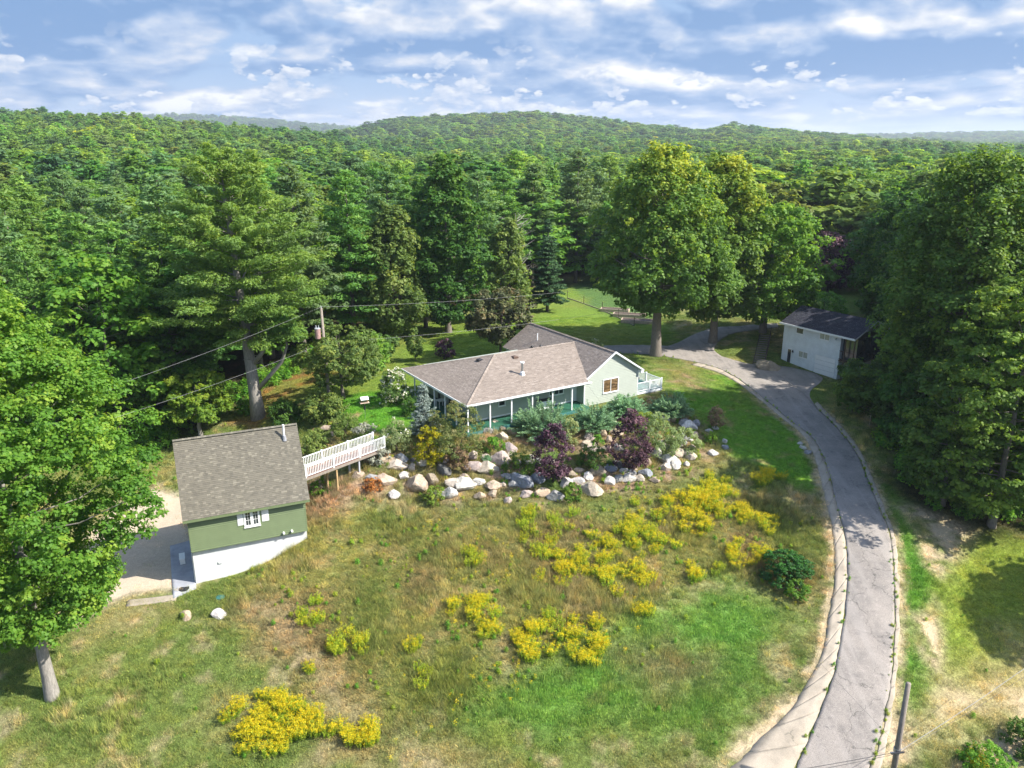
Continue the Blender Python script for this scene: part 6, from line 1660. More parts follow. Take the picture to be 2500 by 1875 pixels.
shrub('green_shrub', 'green leafy shrub at the foot of the left purple shrub', 1395, 1218, 24, 36, 'maple', 4500, .07, 37, clumps=35, clump_r=.22)
shrub('green_shrub', 'yellow green weed shrub below the largest tan boulder', 1062, 1222, 26, 32, 'locust', 4500, .07, 38, clumps=35, clump_r=.22)
shrub('rust_shrub', 'rusty red low shrub below the tan boulders near the footbridge', 912, 1195, 24, 26, 'rustleaf', 4000, .06, 39, clumps=35, clump_r=.2)
shrub('green_shrub', 'low dark green shrub among the lawn edge stones on the right', 1735, 1082, 16, 24, 'green', 3000, .06, 40, clumps=26, clump_r=.2)
shrub('brown_tree', 'small round brown leaved tree on the right lawn edge', 1747, 1048, 19, 55, 'brown', 4500, .07, 41, cat='tree', base=.18, clumps=45, clump_r=.24)
shrub('burgundy_bush', 'round dark burgundy bush on the back lawn', 1087, 872, 24, 40, 'purple', 6000, .09, 42, clumps=45, clump_r=.35, prof=lambda t: math.sqrt(max(0.02, 1 - t * t)))
shrub('yew', 'dark green flat spreading yew at the goldenrod edge near the driveway', 1914, 1408, 62, 62, 'yew', 30000, .055, 43, clumps=260, clump_r=.24, flat=.5, prof=lambda t: (1 - t ** 2) ** .5 * 1.0)
shrub('viburnum', 'rounded green shrub under the apple trees on the bank', 792, 1012, 44, 50, 'apple', 7000, .09, 44, clumps=60, clump_r=.36, tint0=.6)
shrub('bank_shrub', 'pale yellowish shrub against the garage roof corner on the bank', 770, 1105, 34, 50, 'birch', 7000, .08, 45, clumps=55, clump_r=.32, tint0=.75)
shrub('bank_shrub', 'tall ornamental grass like shrub above the footbridge', 845, 1062, 36, 50, 'birch', 8000, .07, 46, clumps=60, clump_r=.3, tint0=.6)
shrub('bank_shrub', 'silvery shrub where the footbridge meets the lawn', 893, 1058, 28, 22, 'silver', 4500, .06, 47, clumps=40, clump_r=.22)
shrub('bank_shrub', 'dark ground hugging shrub in the shade above the garage roof', 700, 1030, 52, 45, 'maple_dark', 10000, .09, 48, clumps=70, clump_r=.4, tint0=.25)
shrub('bank_shrub', 'light green shrub left of the rounded green shrub at the wood edge', 600, 1008, 26, 30, 'green', 4500, .09, 49, clumps=36, clump_r=.3)
shrub('bank_shrub', 'leafy green shrub under the footbridge posts', 785, 1205, 24, 40, 'green', 3500, .07, 50, clumps=30, clump_r=.22)
shrub('bank_shrub', 'pale trailing shrub under the garage side of the footbridge', 770, 1150, 26, 34, 'birch', 4500, .07, 51, clumps=40, clump_r=.24)
shrub('white_shrub', 'pale flowering shrub peeping over the house roof at the driveway', 1452, 878, 24, 46, 'sage', 4500, .09, 52, clumps=36, clump_r=.3, flower=('flower_white', 25, .12))
shrub('corner_bush', 'rounded bush with yellow flowers at the bottom right corner', 2410, 1885, 60, 62, 'green', 9000, .07, 53, clumps=70, clump_r=.3, tint0=.6)
shrub('corner_bush', 'dark green bush cut by the right edge near the bottom', 2500, 1830, 45, 60, 'maple_dark', 8000, .07, 54, clumps=60, clump_r=.3, tint0=.6)
shrub('vine_hedge', 'bright leafy hedge mound behind the white house ridge', 2010, 762, 62, 44, 'green', 9000, .14, 55, clumps=80, clump_r=.6, tint0=.4)
shrub('green_shrub', 'small green shrub below the spreading yew', 1945, 1455, 28, 36, 'maple', 4500, .07, 56, clumps=35, clump_r=.24)
shrub('wild_shrub', 'yellow green wild shrub at the wood edge behind the garden', 1480, 700, 40, 44, 'locust', 7000, .13, 57, clumps=60, clump_r=.5, tint0=.8)
# strappy grass clump
P = at(1190, 1128); r_ = np.random.default_rng(3); n_ = 900
a = r_.uniform(0, 2 * PI, n_); q = r_.uniform(0, 1, n_); d = np.stack([np.cos(a) * q, np.sin(a) * q, 1.2 - q * .6], 1)
C = d * r_.uniform(.2, .8, (n_, 1)) * .62
put('foliage', quads(C, unit(r_.normal(size=(n_, 3)) + np.array((0, -.5, .6))), .34, .04, r_.uniform(.3, .9, n_), 'grass_clump', L['juniper'], along=unit(d), rng=r_), tag(empty('grass_clump', P), 'strappy blue green grass clump beside the large round cream boulder', 'plant'))
# ------------------------------------------------------------------ goldenrod
def golden_mesh(k, frac):
    r_ = np.random.default_rng(200 + k); ns = 46
    a = r_.uniform(0, 2 * PI, ns); q = r_.uniform(0, 1, ns) ** .5 * .48
    foot = np.stack([np.cos(a) * q, np.sin(a) * q, np.zeros(ns)], 1); hh = r_.uniform(.55, 1.0, ns)
    lean = unit(np.stack([np.cos(a) * q * .6, np.sin(a) * q * .6, np.ones(ns)], 1))
    n = ns * 17; s_ = np.repeat(np.arange(ns), 17); u = r_.uniform(.12, .98, n)
    C = foot[s_] + lean[s_] * (hh[s_] * u)[:, None] + r_.normal(size=(n, 3)) * .035
    al = unit(np.stack([np.cos(r_.uniform(0, 6.28, n)), np.sin(r_.uniform(0, 6.28, n)), r_.uniform(.2, .9, n)], 1))
    lv = quads(C, unit(r_.normal(size=(n, 3)) + np.array((0, 0, .9))), .13, .045, .25 + u * .6 + r_.normal(size=n) * .1, 'goldenrod_leaves', L['goldenleaf'], along=al, rng=r_)
    fl = r_.random(ns) < frac; S = np.nonzero(fl)[0]; m_ = len(S) * 18; s2 = np.repeat(S, 18)
    C = foot[s2] + lean[s2] * (hh[s2])[:, None] + r_.normal(size=(m_, 3)) * np.array((.065, .065, .05)) + np.array((0, 0, .02))
    fw = quads(C, unit(r_.normal(size=(m_, 3)) + np.array((0, 0, .9))), .055, .045, r_.uniform(0, 1, m_), 'goldenrod_flowers', L['goldenrod'], rng=r_)
    return lv, fw
GM_ = [golden_mesh(k, f) for k, f in enumerate((.85, .66, .48, .28, .08))]
PATCH = [ # centre x, y, half sizes, how many, share of bloom, where
 (660, 1762, 92, 64, 46, 1, 'big bottom left patch'), (885, 1782, 34, 32, 10, 0, 'small bottom patch right of it'), (790, 1765, 40, 22, 5, 2, 'thin bridge between the two bottom patches'),
 (1310, 1290, 40, 50, 14, 4, 'lime stand below the boulders'), (1385, 1270, 28, 34, 5, 4, 'leafy stand right of the lime stand'), (1370, 1378, 82, 40, 24, 2, 'wide band in mid meadow'), (1462, 1332, 45, 26, 9, 1, 'tip of the wide band'),
 (1535, 1408, 50, 32, 12, 1, 'patch right of the wide band'), (1152, 1476, 52, 22, 11, 1, 'low patch left of centre'), (1298, 1560, 42, 40, 12, 0, 'left twin of the front patches'), (1420, 1560, 58, 44, 16, 1, 'right twin of the front patches'),
 (1192, 1532, 32, 15, 4, 2, 'faint tuft above the twins'), (1570, 1268, 70, 45, 18, 3, 'leafy stand below the cream boulder'), (1600, 1320, 60, 24, 10, 2, 'band below the leafy stand'),
 (1690, 1242, 58, 46, 22, 0, 'large field near the driveway bend'), (1785, 1228, 50, 30, 13, 1, 'patch right of the large field'), (1880, 1168, 30, 20, 7, 0, 'topmost patch near the driveway'), (1745, 1180, 46, 22, 8, 3, 'fringe above the field'), (1850, 1275, 38, 28, 8, 1, 'patch above the yew'),
 (1822, 1345, 42, 34, 12, 0, 'patch left of the yew'), (1690, 1398, 17, 26, 4, 1, 'upright tuft below the large field'), (1745, 1385, 22, 15, 3, 4, 'green tuft beside the upright one'),
 (1580, 1500, 30, 14, 3, 1, 'faint tuft right of the twins'), (1012, 1570, 20, 18, 3, 3, 'yellow green tuft left of the faint tufts'), (850, 1568, 50, 20, 7, 3, 'scattered tufts in the left meadow'), (735, 1640, 20, 14, 2, 2, 'tiny tuft above the big bottom patch'),
 (760, 1480, 26, 34, 6, 4, 'upright tufts below the garage'), (815, 1590, 20, 20, 3, 4, 'green tufts in the left meadow'), (1150, 1355, 24, 17, 4, 4, 'round green tuft in the upper meadow'), (1030, 1640, 22, 24, 3, 4, 'green bush in the lower left meadow'), (1340, 1500, 26, 22, 4, 4, 'green tuft between the twin bushes'),
 (2060, 1150, 0, 0, 0, 4, ''), (2385, 1850, 16, 18, 3, 1, 'tuft by the bottom right bush'),
]
WHERE = (('left', 'right'), ('upper', 'lower'))
g0 = random.Random(9); npl = 0
for cx_, cy_, rx_, ry_, n_, kk, lab in PATCH:
    for i in range(int(n_ * 1.3)):
        a = g0.uniform(0, 2 * PI); q = math.sqrt(g0.uniform(0, 1)) * g0.choice((1, 1, 1, 1.25))
        x = cx_ + math.cos(a) * rx_ * q; x = cx_ + (x - cx_) * 1.12; y = cy_ + math.sin(a) * ry_ * q * 1.12
        P = at(x, y + 12); k = min(4, max(0, kk + g0.choice((-1, 0, 0, 1) if kk in (1, 2, 3) else (0, 0, 1, 1) if kk == 0 else (0, 0, 0, -1))))
        e = empty('goldenrod' , P, g0.uniform(0, 6.28)); s_ = g0.uniform(.55, 1.0) * (1.15 if kk == 0 and n_ > 20 else .92); e.scale = (s_, s_, s_ * g0.uniform(.8, 1.15))
        side = 'in the middle of' if q < .45 or n_ < 3 else ('at the right end of' if math.cos(a) > .7 else 'at the left end of' if math.cos(a) < -.7 else 'at the lower side of' if math.sin(a) > 0 else 'at the upper side of')
        lb_ = f"{('yellow', 'yellow', 'half yellow', 'mostly green', 'green')[k]} goldenrod {side} the {lab}"
        if len(lb_.split()) > 16: lb_ = lb_.replace('at the upper side of', 'above').replace('at the lower side of', 'below').replace('in the middle of', 'in').replace('at the left end of', 'left of').replace('at the right end of', 'right of')
        tag(e, lb_, 'goldenrod', f'goldenrod of the {lab}')
        put('leaves', GM_[k][0], e)['kind'] = 'stuff'; put('flowers', GM_[k][1], e)['kind'] = 'stuff'; npl += 1

# ------------------------------------------------------------------ grass
def tuft_mesh(name, n, spread, h, wd, mat, seed, lean=.5, tint=(.2, .9)):
    r_ = np.random.default_rng(seed)
    a = r_.uniform(0, 2 * PI, n); q = r_.uniform(0, 1, n) ** .5 * spread
    f = np.stack([np.cos(a) * q, np.sin(a) * q, np.full(n, -.02)], 1)
    b = r_.uniform(0, 2 * PI, n); hh = h * r_.uniform(.5, 1.1, n)
    tip = f + np.stack([np.cos(b) * hh * lean * r_.uniform(.3, 1, n), np.sin(b) * hh * lean * r_.uniform(.3, 1, n), hh], 1)
    c = r_.uniform(0, 2 * PI, n); s = np.stack([np.cos(c), np.sin(c), np.zeros(n)], 1) * (wd * r_.uniform(.7, 1.3, n))[:, None] / 2
    V = np.stack([f - s, f + s, tip], 1).reshape(-1, 3)
    me = mesh_np(name, V, np.arange(n * 3).reshape(n, 3), mat)
    t_ = me.attributes.new('tint', 'FLOAT', 'FACE'); t_.data.foreach_set('value', r_.uniform(*tint, n).astype(np.float32))
    return me
def blade_mat(name, gain=1.0, transl=.25, seedhead=None):
    """blades take the soil sheet's local growth colour (carried by every clump) with their own light and dark blades"""
    m, t, o = new_mat(name)
    g = t.attr('gcol', 'INSTANCER'); a = t.attr('tint', out='Fac'); oi = t.new('ShaderNodeObjectInfo')
    c = t.mix(1.0, g, t.ramp(a, [(0, .75 * gain), (.5, 1.15 * gain), (1, 1.75 * gain)]), 'MULTIPLY')
    c = t.mix(1.0, c, t.ramp(oi.outputs['Random'], [(0, (.50, .68, .50)), (.5, (1, 1, 1)), (1, (1.7, 1.42, 1.1))]), 'MULTIPLY')
    if seedhead: c = t.mix(t.step(a, .72, .8), c, t.mix(.5, c, seedhead))
    p = t.new('ShaderNodeBsdfPrincipled'); p.inputs['Roughness'].default_value = .7; p.inputs['Specular IOR Level'].default_value = .15; t.link(c, p.inputs['Base Color'])
    tr = t.new('ShaderNodeBsdfTranslucent'); t.link(c, tr.inputs['Color'])
    mx = t.new('ShaderNodeMixShader'); mx.inputs[0].default_value = transl
    t.link(p.outputs[0], mx.inputs[1]); t.link(tr.outputs[0], mx.inputs[2]); t.link(mx.outputs[0], o.inputs['Surface'])
    return m
BM = blade_mat('meadow_blades', 1.35, seedhead=(.30, .22, .11)); BL_ = blade_mat('lawn_blades', 1.3)
def src(name, me, px, py, label):
    P = at(px, py); o = put(name, me, None, P); return tag(o, label, 'grass', kind='stuff')
# one clump of each stands in the meadow and is what the mass is made of
LAWN = [tuft_mesh(f'lawn_tuft_{k}', 70, .42, .10, .022, BL_, 300 + k, .8) for k in range(3)]
MEAD = [tuft_mesh(f'meadow_tuft_{k}', 46, .26, .52 + .1 * k, .022, BM, 310 + k, .55) for k in range(3)]
WEED = []
for k in range(2):
    r_ = np.random.default_rng(400 + k); n_ = 150; d = unit(r_.normal(size=(n_, 3)) + np.array((0, 0, .6))); C = d * r_.uniform(.3, 1, (n_, 1)) * np.array((.26, .26, .34)) + np.array((0, 0, .18))
    WEED.append(quads(C, unit(d + np.array((0, 0, .8)) + r_.normal(size=(n_, 3)) * .4), .10, .06, r_.uniform(0, 1, n_), 'weed_%d' % k, L['goldenleaf'] if k else L['green'], rng=r_))
gx = np.random.default_rng(77)
def field(n_try, keep_fn, ymin=30, ymax=100, m=60):
    Y = gx.uniform(ymin, ymax, n_try); X = gx.uniform(-.78, .78, n_try) * (Y + 12)
    v = in_view(X, Y, m); X = X[v]; Y = Y[v]
    k = keep_fn(X, Y) > gx.random(len(X)); return X[k], Y[k]
ROADS = [np.vstack([Lx, Rx[::-1]]), np.vstack([pad_in, pad_out[::-1]]), np.vstack([br_a, br_b[::-1]]), np.vstack([line_xy(L0, 80), line_xy(LB, 80)[::-1]]), np.vstack([line_xy(Rr1[:13], 60), line_xy(R0, 60)[::-1]])]
HOUSE = np.array([house_xy(*p) for p in ((-.2, -.2), (23.2, -.2 + .9), (23.2, 5.7), (20, 6), (20, 15.3), (13, 15.3), (13, 13.2), (-.2, 13.2))])
GAR = np.array([_gP + _gU * a + _gN * b for a, b in ((0, .1), (7.9, .1), (7.9, 6.1), (0, 6.1))])
_wc, _ws = math.cos(math.radians(-57.8)), math.sin(math.radians(-57.8))
WHP = np.array([(32.5 + _wc * a - _ws * b, 90.66 + _ws * a + _wc * b) for a, b in ((0, 0), (7.75, 0), (7.75, 6.6), (0, 6.6))])
def blocked(X, Y):
    b = np.zeros(X.shape, bool)
    for q in ROADS: b |= sdist(X, Y, q) > -.12
    for q in (HOUSE, GAR, WHP): b |= sdist(X, Y, q) > -.05
    return b
def z_(k, X, Y, e=.8, wb=1.0): return soft(X, Y, ZXY[k], e, wb, len(k))
def dens_tall(X, Y):
    d = np.maximum(z_('meadow', X, Y, 1.5, 1.5), z_('rockbed', X, Y) * .22)
    d = np.maximum(d, z_('mulch', X, Y) * .25)
    d = d * (1 - .75 * z_('tan_left', X, Y)) * (1 - .7 * z_('bare_mid', X, Y))
    oth = .16 * np.clip((fbm(X, Y, 6, 51, 3) - .42) * 6, 0, 1)
    short = np.zeros(X.shape)
    for k in ('lawn_side', 'lawn_left', 'lawn_back', 'lawn_far', 'gravel', 'green_front', 'strip_right', 'lawn_lime', 'straw', 'sand_bank', 'sand_low', 'dirt_track', 'sand_road', 'sand_pole', 'needles', 'garden'): short = np.maximum(short, z_(k, X, Y))
    d = np.maximum(d, oth) * (1 - short * .97)
    return d * (sdist(X, Y, OPEN) > -1)
X, Y = field(120000, dens_tall, 31, 74)
v = ~blocked(X, Y); X, Y = X[v], Y[v]; gcl = ground_colour(X, Y) * gx.uniform(.75, 1.4, (len(X), 1)); r = gx
hfac = np.clip(.55 + (fbm(X, Y, 3.5, 88, 3) - .5) * 2.2, .35, 1.25) * gx.uniform(.6, 1.1, len(X))
srcM = [src('grass_tuft', MEAD[k], (1000, 1240, 1500)[k], (1420, 1450, 1440)[k], ('single wispy grass tuft in the left meadow', 'single wispy grass tuft in the middle meadow', 'single wispy grass tuft in the right meadow')[k]) for k in range(3)]
scatter('meadow_grass', np.stack([X, Y], 1), terr(X, Y), srcM, np.stack([np.full(len(X), 1.0), np.full(len(X), 1.0), hfac], 1) * gx.uniform(.7, 1.15, (len(X), 1)), gx.uniform(0, 6.28, len(X)), 'tall dry meadow grass over the slope', 'grass', extra=gcl)
nt = len(X)
def dens_lawn(X, Y):
    d = .62 + .6 * (fbm(X, Y, 1.6, 91, 3) - .5)
    for k, f in (('gravel', .01), ('sand_bank', .12), ('sand_low', .1), ('dirt_track', .08), ('sand_road', .05), ('sand_pole', .1), ('tan_left', .5), ('bare_mid', .4), ('straw', .6), ('mulch', .1), ('rockbed', .35), ('meadow', .5), ('needles', .5)):
        q = z_(k, X, Y); d = d * (1 - q) + d * f * q
    for k in ('lawn_side', 'lawn_left', 'green_front', 'strip_right', 'lawn_back'): d = np.maximum(d, .92 * z_(k, X, Y))
    return d * (sdist(X, Y, OPEN) > -2)
X, Y = field(150000, dens_lawn, 31, 112)
v = ~blocked(X, Y); X, Y = X[v], Y[v]; gcl = ground_colour(X, Y) * gx.uniform(.85, 1.25, (len(X), 1))
srcG = [src('grass_tuft', LAWN[k], (1700, 300, 2240)[k], (1630, 1650, 1600)[k], ('short tuft of grass in the green front lawn', 'short tuft of grass in the lower left lawn', 'short tuft of grass in the strip right of the driveway')[k]) for k in range(3)]
rg = z_('green_front', X, Y); hh = (gx.uniform(.6, 1.3, len(X)) * (1 + rg * 1.0) * np.where(fbm(X, Y, 4, 66, 3) > .58, 1.5, 1.0) * np.where(np.maximum(z_('lawn_back', X, Y), z_('lawn_side', X, Y)) > .5, .6, 1))
scatter('lawn_grass', np.stack([X, Y], 1), terr(X, Y), srcG, np.stack([np.ones(len(X)), np.ones(len(X)), hh], 1) * gx.uniform(.8, 1.2, (len(X), 1)), gx.uniform(0, 6.28, len(X)), 'short grass over lawns and verges', 'grass', extra=gcl)
nl_ = len(X)
# low weeds in the meadow, along the gutters and on the banks
X, Y = field(26000, lambda X, Y: (np.maximum(z_('meadow', X, Y) * .34, .04) + .5 * z_('rockbed', X, Y)) * np.clip((fbm(X, Y, 4, 95, 3) - .40) * 5, .05, 1) * (sdist(X, Y, OPEN) > 0) * (1 - z_('gravel', X, Y)) * (1 - .95 * np.maximum(z_('lawn_side', X, Y), z_('lawn_back', X, Y))), 31, 76)
v = ~blocked(X, Y); X, Y = X[v], Y[v]
e1 = line_xy(L1, 260); e2 = line_xy(Rr1[:13], 200)
ex_ = np.vstack([e1[gx.random(260) < .3] + gx.normal(size=(np.count_nonzero(np.ones(1)), 2)) * 0, e2[gx.random(200) < .55]]); ex_ = ex_ + gx.normal(size=ex_.shape) * .12
sW = np.concatenate([gx.uniform(.22, .75, len(X)) * gx.choice([1, 1, .6, 1.3], len(X)), gx.uniform(.12, .55, len(ex_))])
X = np.concatenate([X, ex_[:, 0]]); Y = np.concatenate([Y, ex_[:, 1]])
srcW = [tag(put('weed', WEED[k], None, at(*((930, 1380), (860, 1330))[k])), ('low fresh green weed in the left meadow', 'low yellow green weed in the upper left meadow')[k], 'weed', kind='stuff') for k in range(2)]
scatter('meadow_weeds', np.stack([X, Y], 1), terr(X, Y) + .03, srcW, np.stack([sW, sW, sW], 1), gx.uniform(0, 6.28, len(X)), 'low green weeds scattered through meadow and gutters', 'weeds')
# loose wild flowers between the patches
mid_ = lambda X, Y: (z_('meadow', X, Y, 3, 2) * .5) * np.clip((fbm(X, Y, 5, 131, 3) - .47) * 7, .02, 1) * np.clip((X + 14) / 14, .15, 1)
X, Y = field(9000, mid_, 33, 62); v = ~blocked(X, Y); X, Y = X[v], Y[v]; sF = gx.uniform(.35, .75, len(X))
srcF = []
for k in range(3):
    ee = [o for o in COL.objects if o.parent and o.data in (GM_[k + 1][0], GM_[k + 1][1])][:1]
    r_ = np.random.default_rng(900 + k); n_ = 60; zz_ = r_.uniform(.2, 1, n_); C = np.stack([r_.normal(size=n_) * .10, r_.normal(size=n_) * .10, zz_ * .9], 1)
    me_ = quads(C, unit(r_.normal(size=(n_, 3)) + np.array((0, 0, .9))), .085, .05, zz_ + r_.normal(size=n_) * .1, 'wild_flower_%d' % k, L['goldenleaf'], rng=r_)
    m2 = me_.copy() if False else me_
    m2.materials.append(L['goldenrod']); ix = (zz_ > .78 - .12 * k).astype(np.int32); m2.polygons.foreach_set('material_index', ix)
    srcF.append(tag(put('wild_flower', m2, None, at(*((1240, 1430), (1110, 1540), (1500, 1460))[k])), ('lone yellow wild flower above centre of the meadow', 'lone yellow wild flower near the low patch', 'lone yellow wild flower right of the twins')[k], 'flower', kind='stuff'))
scatter('wild_flowers', np.stack([X, Y], 1), terr(X, Y), srcF, np.stack([sF, sF, sF], 1), gx.uniform(0, 6.28, len(X)), 'loose yellow wild flowers between the goldenrod patches', 'wild flowers')
# brambles and undergrowth along the foot of the wood
X, Y = field(26000, lambda X, Y: np.clip(1 - np.abs(sdist(X, Y, OPEN) + 2.6) / 3.4, 0, 1) * .75, 50, 112, 120)
sU = gx.uniform(1.2, 3.4, len(X))
scatter('undergrowth', np.stack([X, Y], 1), terr(X, Y), srcW[:1], np.stack([sU, sU, sU * .8], 1), gx.uniform(0, 6.28, len(X)), 'leafy undergrowth along the foot of the wood', 'undergrowth')
print('goldenrod', npl, 'tufts', nt, nl_)
# ------------------------------------------------------------------ poles and wires
def to_root(root, pts): return [Vector(p) - root.location for p in pts]
# pole with a transformer at the wood edge
Pp_ = at(806, 1000); s = scale_at(Pp_)
UP = tag(empty('utility_pole', Pp_), 'wooden utility pole with a transformer rising behind the apple tree', 'utility pole')
hp = top_z(Pp_, 752) - Pp_.z
MB().tube([(0, 0, -.5), (-.15, 0, hp)], [.17, .12], 12).build('pole', M['old_wood'], UP, smooth=True)
tr_ = MB().tube([(-.62, -.1, hp - 2.9), (-.62, -.1, hp - 1.95)], [.28, .28], 16).build('transformer', M['rust'], UP)
MB().tube([(-.62, -.1, hp - 1.945), (-.62, -.1, hp - 1.88)], [.31, .26], 16).build('lid', M['grey_paint'], tr_)
for q in (-.12, .12): MB().tube([(-.62 + q, -.1, hp - 1.88), (-.62 + q, -.1, hp - 1.62)], [.045, .03], 8).build('bushing', M['grey_paint'], tr_)
MB().bar((-.5, -.05, hp - 2.2), (-.1, 0, hp - 2.2), .06, .08).build('bracket', M['grey_metal'], UP)
MB().tube([(-.15, -.02, hp), (-.15, -.02, hp + .22)], [.05, .03], 8).build('insulator', M['grey_paint'], UP)
MB().box(-.12, -.2, hp - 3.55, .18, .05, hp - 3.2).build('junction_box', M['grey_paint'], UP)
topw = Pp_ + Vector((-.15, 0, hp + .1)); loww = Pp_ + Vector((0, -.15, hp - 3.3))
def wire(name, label, a, b, sag, rad=.018, mat='wire', cat='wire'):
    a = Vector(a); b = Vector(b); n = 22; rad *= .55
    pts = [a.lerp(b, k / n) - Vector((0, 0, sag * 4 * (k / n) * (1 - k / n))) for k in range(n + 1)]
    o = MB().tube(pts, rad, 5).build(name, M[mat], None); tag(o, label, cat); return o
def ray_at(px, py, Y):
    d = ray_dir(px, py); t = Y / d[1]; return Vector((d[0] * t, Y, CAMZ + d[2] * t))
wire('power_line', 'upper bare wire running from the pole down left behind the maple', topw, ray_at(150, 985, topw.y - 22), .25)
wire('power_line', 'lower bare wire running from the pole down left behind the garage', loww, ray_at(200, 1045, loww.y - 20), .25)
wire('power_line', 'upper bare wire crossing in front of the pines to the right', topw, ray_at(1560, 690, topw.y + 22), .5)
wire('power_line', 'lower bare wire crossing above the back lawn to the right', loww, ray_at(1640, 735, loww.y + 22), .6)
# pole at the bottom right; its head is close to the camera
B = at(2168, 1960); 
D = ray_at(2218, 1668, B.y * 1.0)
LP = tag(empty('utility_pole', B), 'grey weathered utility pole cut by the bottom edge beside the driveway', 'utility pole')
tp = Vector((D.x - B.x, 0, D.z - B.z))
MB().tube([(0, 0, -.4), tp * .5, tp], [.16, .145, .125], 14).build('pole', M['old_wood'], LP, smooth=True)
hd = tp * ((ray_at(2186, 1830, B.y).z - B.z) / tp.z)
MB().tube([hd + Vector((0, 0, -.12)), hd + Vector((0, 0, .10))], [.185, .185], 14).build('band', M['grey_metal'], LP)
MB().box(hd.x - .42, hd.y - .24, hd.z - .10, hd.x - .02, hd.y - .12, hd.z - .02).build('bracket', M['grey_metal'], LP)
MB().tube([hd + Vector((-.3, -.22, -.05)), hd + Vector((.28, -.2, .02))], [.05, .05], 8).build('clamp', M['black'], LP)
W0 = B + hd + Vector((0, -.15, 0))
wire('cable', 'thick twisted cable from the pole up to the right edge', W0, ray_at(2560, 1590, 39), .15, .028, 'wire', 'cable')
wire('cable', 'thin cable just under the twisted one to the right edge', W0 + Vector((0, 0, -.1)), ray_at(2560, 1612, 39), .2, .014, 'black_wire', 'cable')
wire('cable', 'upper black cable from the pole to the bottom edge', W0, ray_at(1830, 1898, W0.y - 4), .05, .024, 'black_wire', 'cable')
wire('cable', 'lower black cable from the pole to the bottom edge', W0 + Vector((0, 0, -.12)), ray_at(1800, 1915, W0.y - 4), .05, .018, 'black_wire', 'cable')
HG = world_pt(RH, (G0 + .2, .4, EZ - .35))
wire('service_wire', 'hair thin service wire from the pole over the driveway to the house', W0 + Vector((0, 0, .3)), HG, .9, .009, 'black_wire', 'wire')
MB_ = at(2122, 1040)
o = MB().tube([(0, 0, -.2), (.02, 0, 1.15)], [.02, .02], 6).build('marker_stake', M['pink_wood'], None); o.location = MB_; tag(o, 'thin pale marker stake on the shaded bank right of the driveway', 'stake')

# ------------------------------------------------------------------ bird feeder
Pf_ = at(892, 1022); BF = tag(empty('bird_feeder', Pf_, .4), 'bird feeder on a thin pole in the bright lawn left of the porch', 'bird feeder')
MB().tube([(0, 0, -.2), (0, 0, 1.55)], .02, 6).build('pole', M['grey_metal'], BF)
MB().tube([(0, 0, .85), (0, 0, 1.28)], .075, 10).build('baffle', M['black'], BF)
MB().box(-.42, -.26, 1.55, .42, .26, 1.60).build('tray', M['pink_wood'], BF)
for i in (-1, 1): MB().box(i * .28 - .02, -.16, 1.60, i * .28 + .02, .16, 1.95).build('end_wall', M['post_wood'], BF)
rf = MB(); rf.add([(-.36, -.32, 1.93), (.36, -.32, 1.93), (.36, 0, 2.15), (-.36, 0, 2.15), (-.36, .32, 1.93), (.36, .32, 1.93), (-.36, -.32, 1.90), (.36, -.32, 1.90), (.36, 0, 2.12), (-.36, 0, 2.12), (-.36, .32, 1.90), (.36, .32, 1.90)],
    [(0, 1, 2, 3), (3, 2, 5, 4), (9, 8, 7, 6), (10, 11, 8, 9), (0, 6, 7, 1), (5, 11, 10, 4), (0, 3, 9, 6), (3, 4, 10, 9), (1, 7, 8, 2), (2, 8, 11, 5)])
rf.build('roof', M['white'], BF)
MB().bar((-.75, 0, 2.0), (.9, .05, 2.06), .02, .02).build('cross_arm', M['grey_metal'], BF)

# ------------------------------------------------------------------ garage yard
def sheet(name, pts, lift, mat, th=.12, n=10):
    A_ = line_xy(pts[:2], n); B_ = line_xy([pts[3], pts[2]], n); return ribbon(name, A_, B_, n, lift, mat, 0, th)
q = [GA.location + Vector((*( -_gU * a + _gN * b), 0)) for a, b in ((1.55, -.9), (.0, -.35), (.0, 6.2), (1.55, 6.2))]
def sheet_xy(name, c, lift, mat, n=10, th=.2):
    s_ = np.linspace(0, 1, n)[:, None]; c = [np.array(p[:2]) for p in c]
    return ribbon(name, c[0] + (c[3] - c[0]) * s_, c[1] + (c[2] - c[1]) * s_, n, lift, mat, 0, th)
o = sheet_xy('concrete_apron', q, .06, M['slate_blue']); tag(o, kind='structure')
o = sheet('paving_slab', [(308, 1482), (312, 1466), (433, 1452), (430, 1466)], .05, m_conc); tag(o, 'long narrow concrete slab lying in the grass below the gravel', 'slab')
o = MB().tube([(0, 0, -.1), (0, 0, .06), (0, 0, .075)], [.30, .30, .24], 24).build('septic_lid', M['teal_lid'], None); o.location = at(538, 1459); tag(o, 'round teal septic lid in the grass below the garage', 'lid')
a = at(625, 1393); b = at(640, 1438); m_ = a.lerp(b, .5) + Vector((-.06, 0, .03))
o = MB().tube([a + Vector((0, 0, .04)), m_, b + Vector((0, 0, .04))], [.05, .045, .035], 6).build('dead_branch', M['pink_wood'], None); tag(o, 'pale crooked dead branch leaning from the garage wall onto the grass', 'branch')
P = world_pt(GA, (-.75, 3.4, 0)); P.z = tz(P.x, P.y) + .06
UB = tag(empty('garden_bench', P, .416), 'small white bench on the shaded concrete apron left of the garage', 'bench')
MB().box(-.2, -.5, .42, .2, .5, .46).build('seat', M['white'], UB)
for y in (-.42, .42): MB().box(-.18, y - .03, 0, .18, y + .03, .42).build('leg', M['white'], UB)
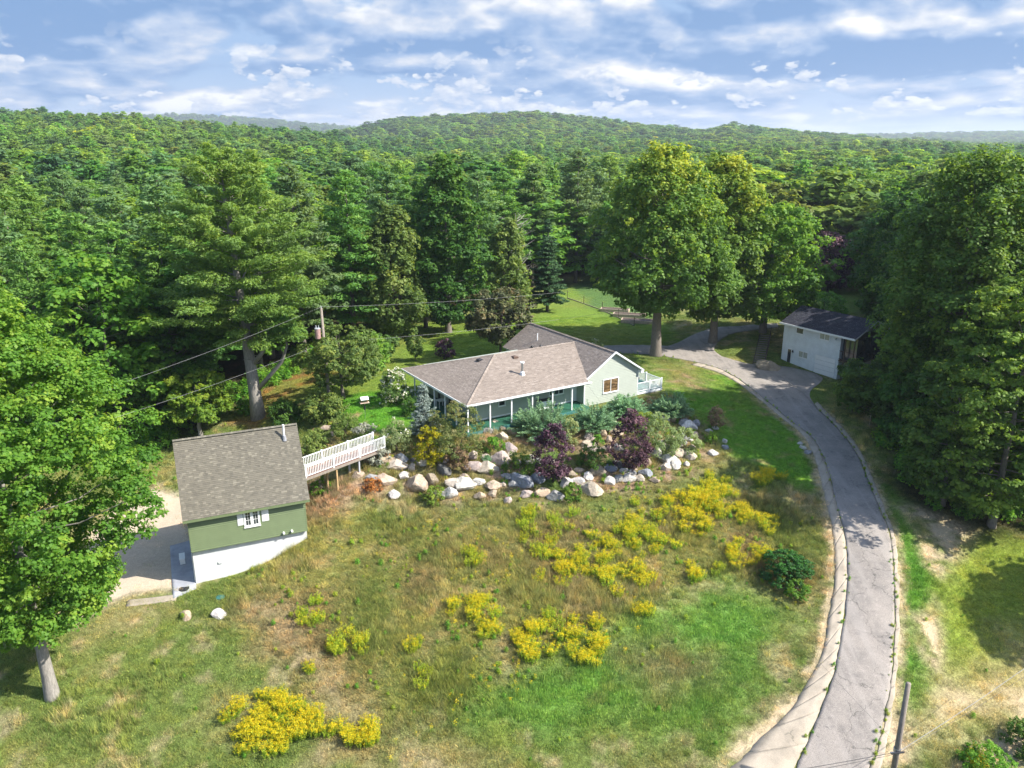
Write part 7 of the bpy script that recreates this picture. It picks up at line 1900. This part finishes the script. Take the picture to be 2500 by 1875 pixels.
o = MB().tube([(0, 0, -.05), (0, 0, .012)], .34, 20).build('manhole_cover', M['black'], None); P = world_pt(GA, (-.8, -.1, 0)); P.z = tz(P.x, P.y) + .07; o.location = P; tag(o, 'dark round cover in the concrete apron by the garage corner', 'cover')
P = at(1992, 1668); 

# ------------------------------------------------------------------ garden beds and fence behind the big driveway maple
for i, (x, y, wdt, dep, lb) in enumerate(((1560, 790, 5.0, 1.6, 'nearest long timber raised bed behind the driveway maple'), (1535, 775, 4.6, 1.5, 'middle timber raised bed behind the driveway maple'), (1500, 762, 4.2, 1.4, 'farthest timber raised bed behind the driveway maple'))):
    P = at(x, y); e = tag(empty('raised_bed', P, -.25), lb, 'raised bed')
    for y_ in (0, dep): MB().box(-wdt / 2, y_ - .05, -.2, wdt / 2, y_ + .05, .42).build('side_board', M['pink_wood'], e)
    for x_ in (-wdt / 2, wdt / 2): MB().box(x_ - .05, .052, -.2, x_ + .05, dep - .052, .42).build('end_board', M['pink_wood'], e)
    MB().box(-wdt / 2 + .052, .052, -.1, wdt / 2 - .052, dep - .052, .34).build('soil', M['dark_wood'], e)
pts = [(1385, 728), (1425, 742), (1470, 758), (1510, 776), (1548, 796)]
FP_ = [at(*p) for p in pts]; fe = tag(empty('garden_fence', FP_[0]), 'low wire garden fence with thin dark posts beside the raised beds', 'fence')
po = None
for k, P in enumerate(FP_):
    v = P - FP_[0]
    if po is None: po = MB().box(-.04, -.04, -.3, .04, .04, 1.3).build('post', M['dark_wood'], fe)
    else: put('post', po.data, fe, v)
for k in range(len(FP_) - 1):
    a, b = FP_[k] - FP_[0], FP_[k + 1] - FP_[0]
    MB().bar(a + Vector((0, 0, .06)), b + Vector((0, 0, .06)), .10, .12).build('base_timber', M['old_wood'], fe)
    for z in (.4, .8, 1.2): MB().bar(a + Vector((0, 0, z)), b + Vector((0, 0, z)), .014, .014).build('fence_wire', M['grey_metal'], fe)

# ------------------------------------------------------------------ haze
m_h = bpy.data.materials.new('air'); m_h.use_nodes = True; t = NT(m_h.node_tree); t.n.clear(); o_ = t.new('ShaderNodeOutputMaterial')
pv = t.new('ShaderNodeVolumePrincipled'); pv.inputs['Color'].default_value = (.80, .88, 1, 1); pv.inputs['Density'].default_value = .00014; pv.inputs['Anisotropy'].default_value = .2
t.link(pv.outputs[0], o_.inputs['Volume'])
hz = MB().box(-9000, -300, -60, 9000, 9000, 140).build('haze', m_h); hz['kind'] = 'stuff'
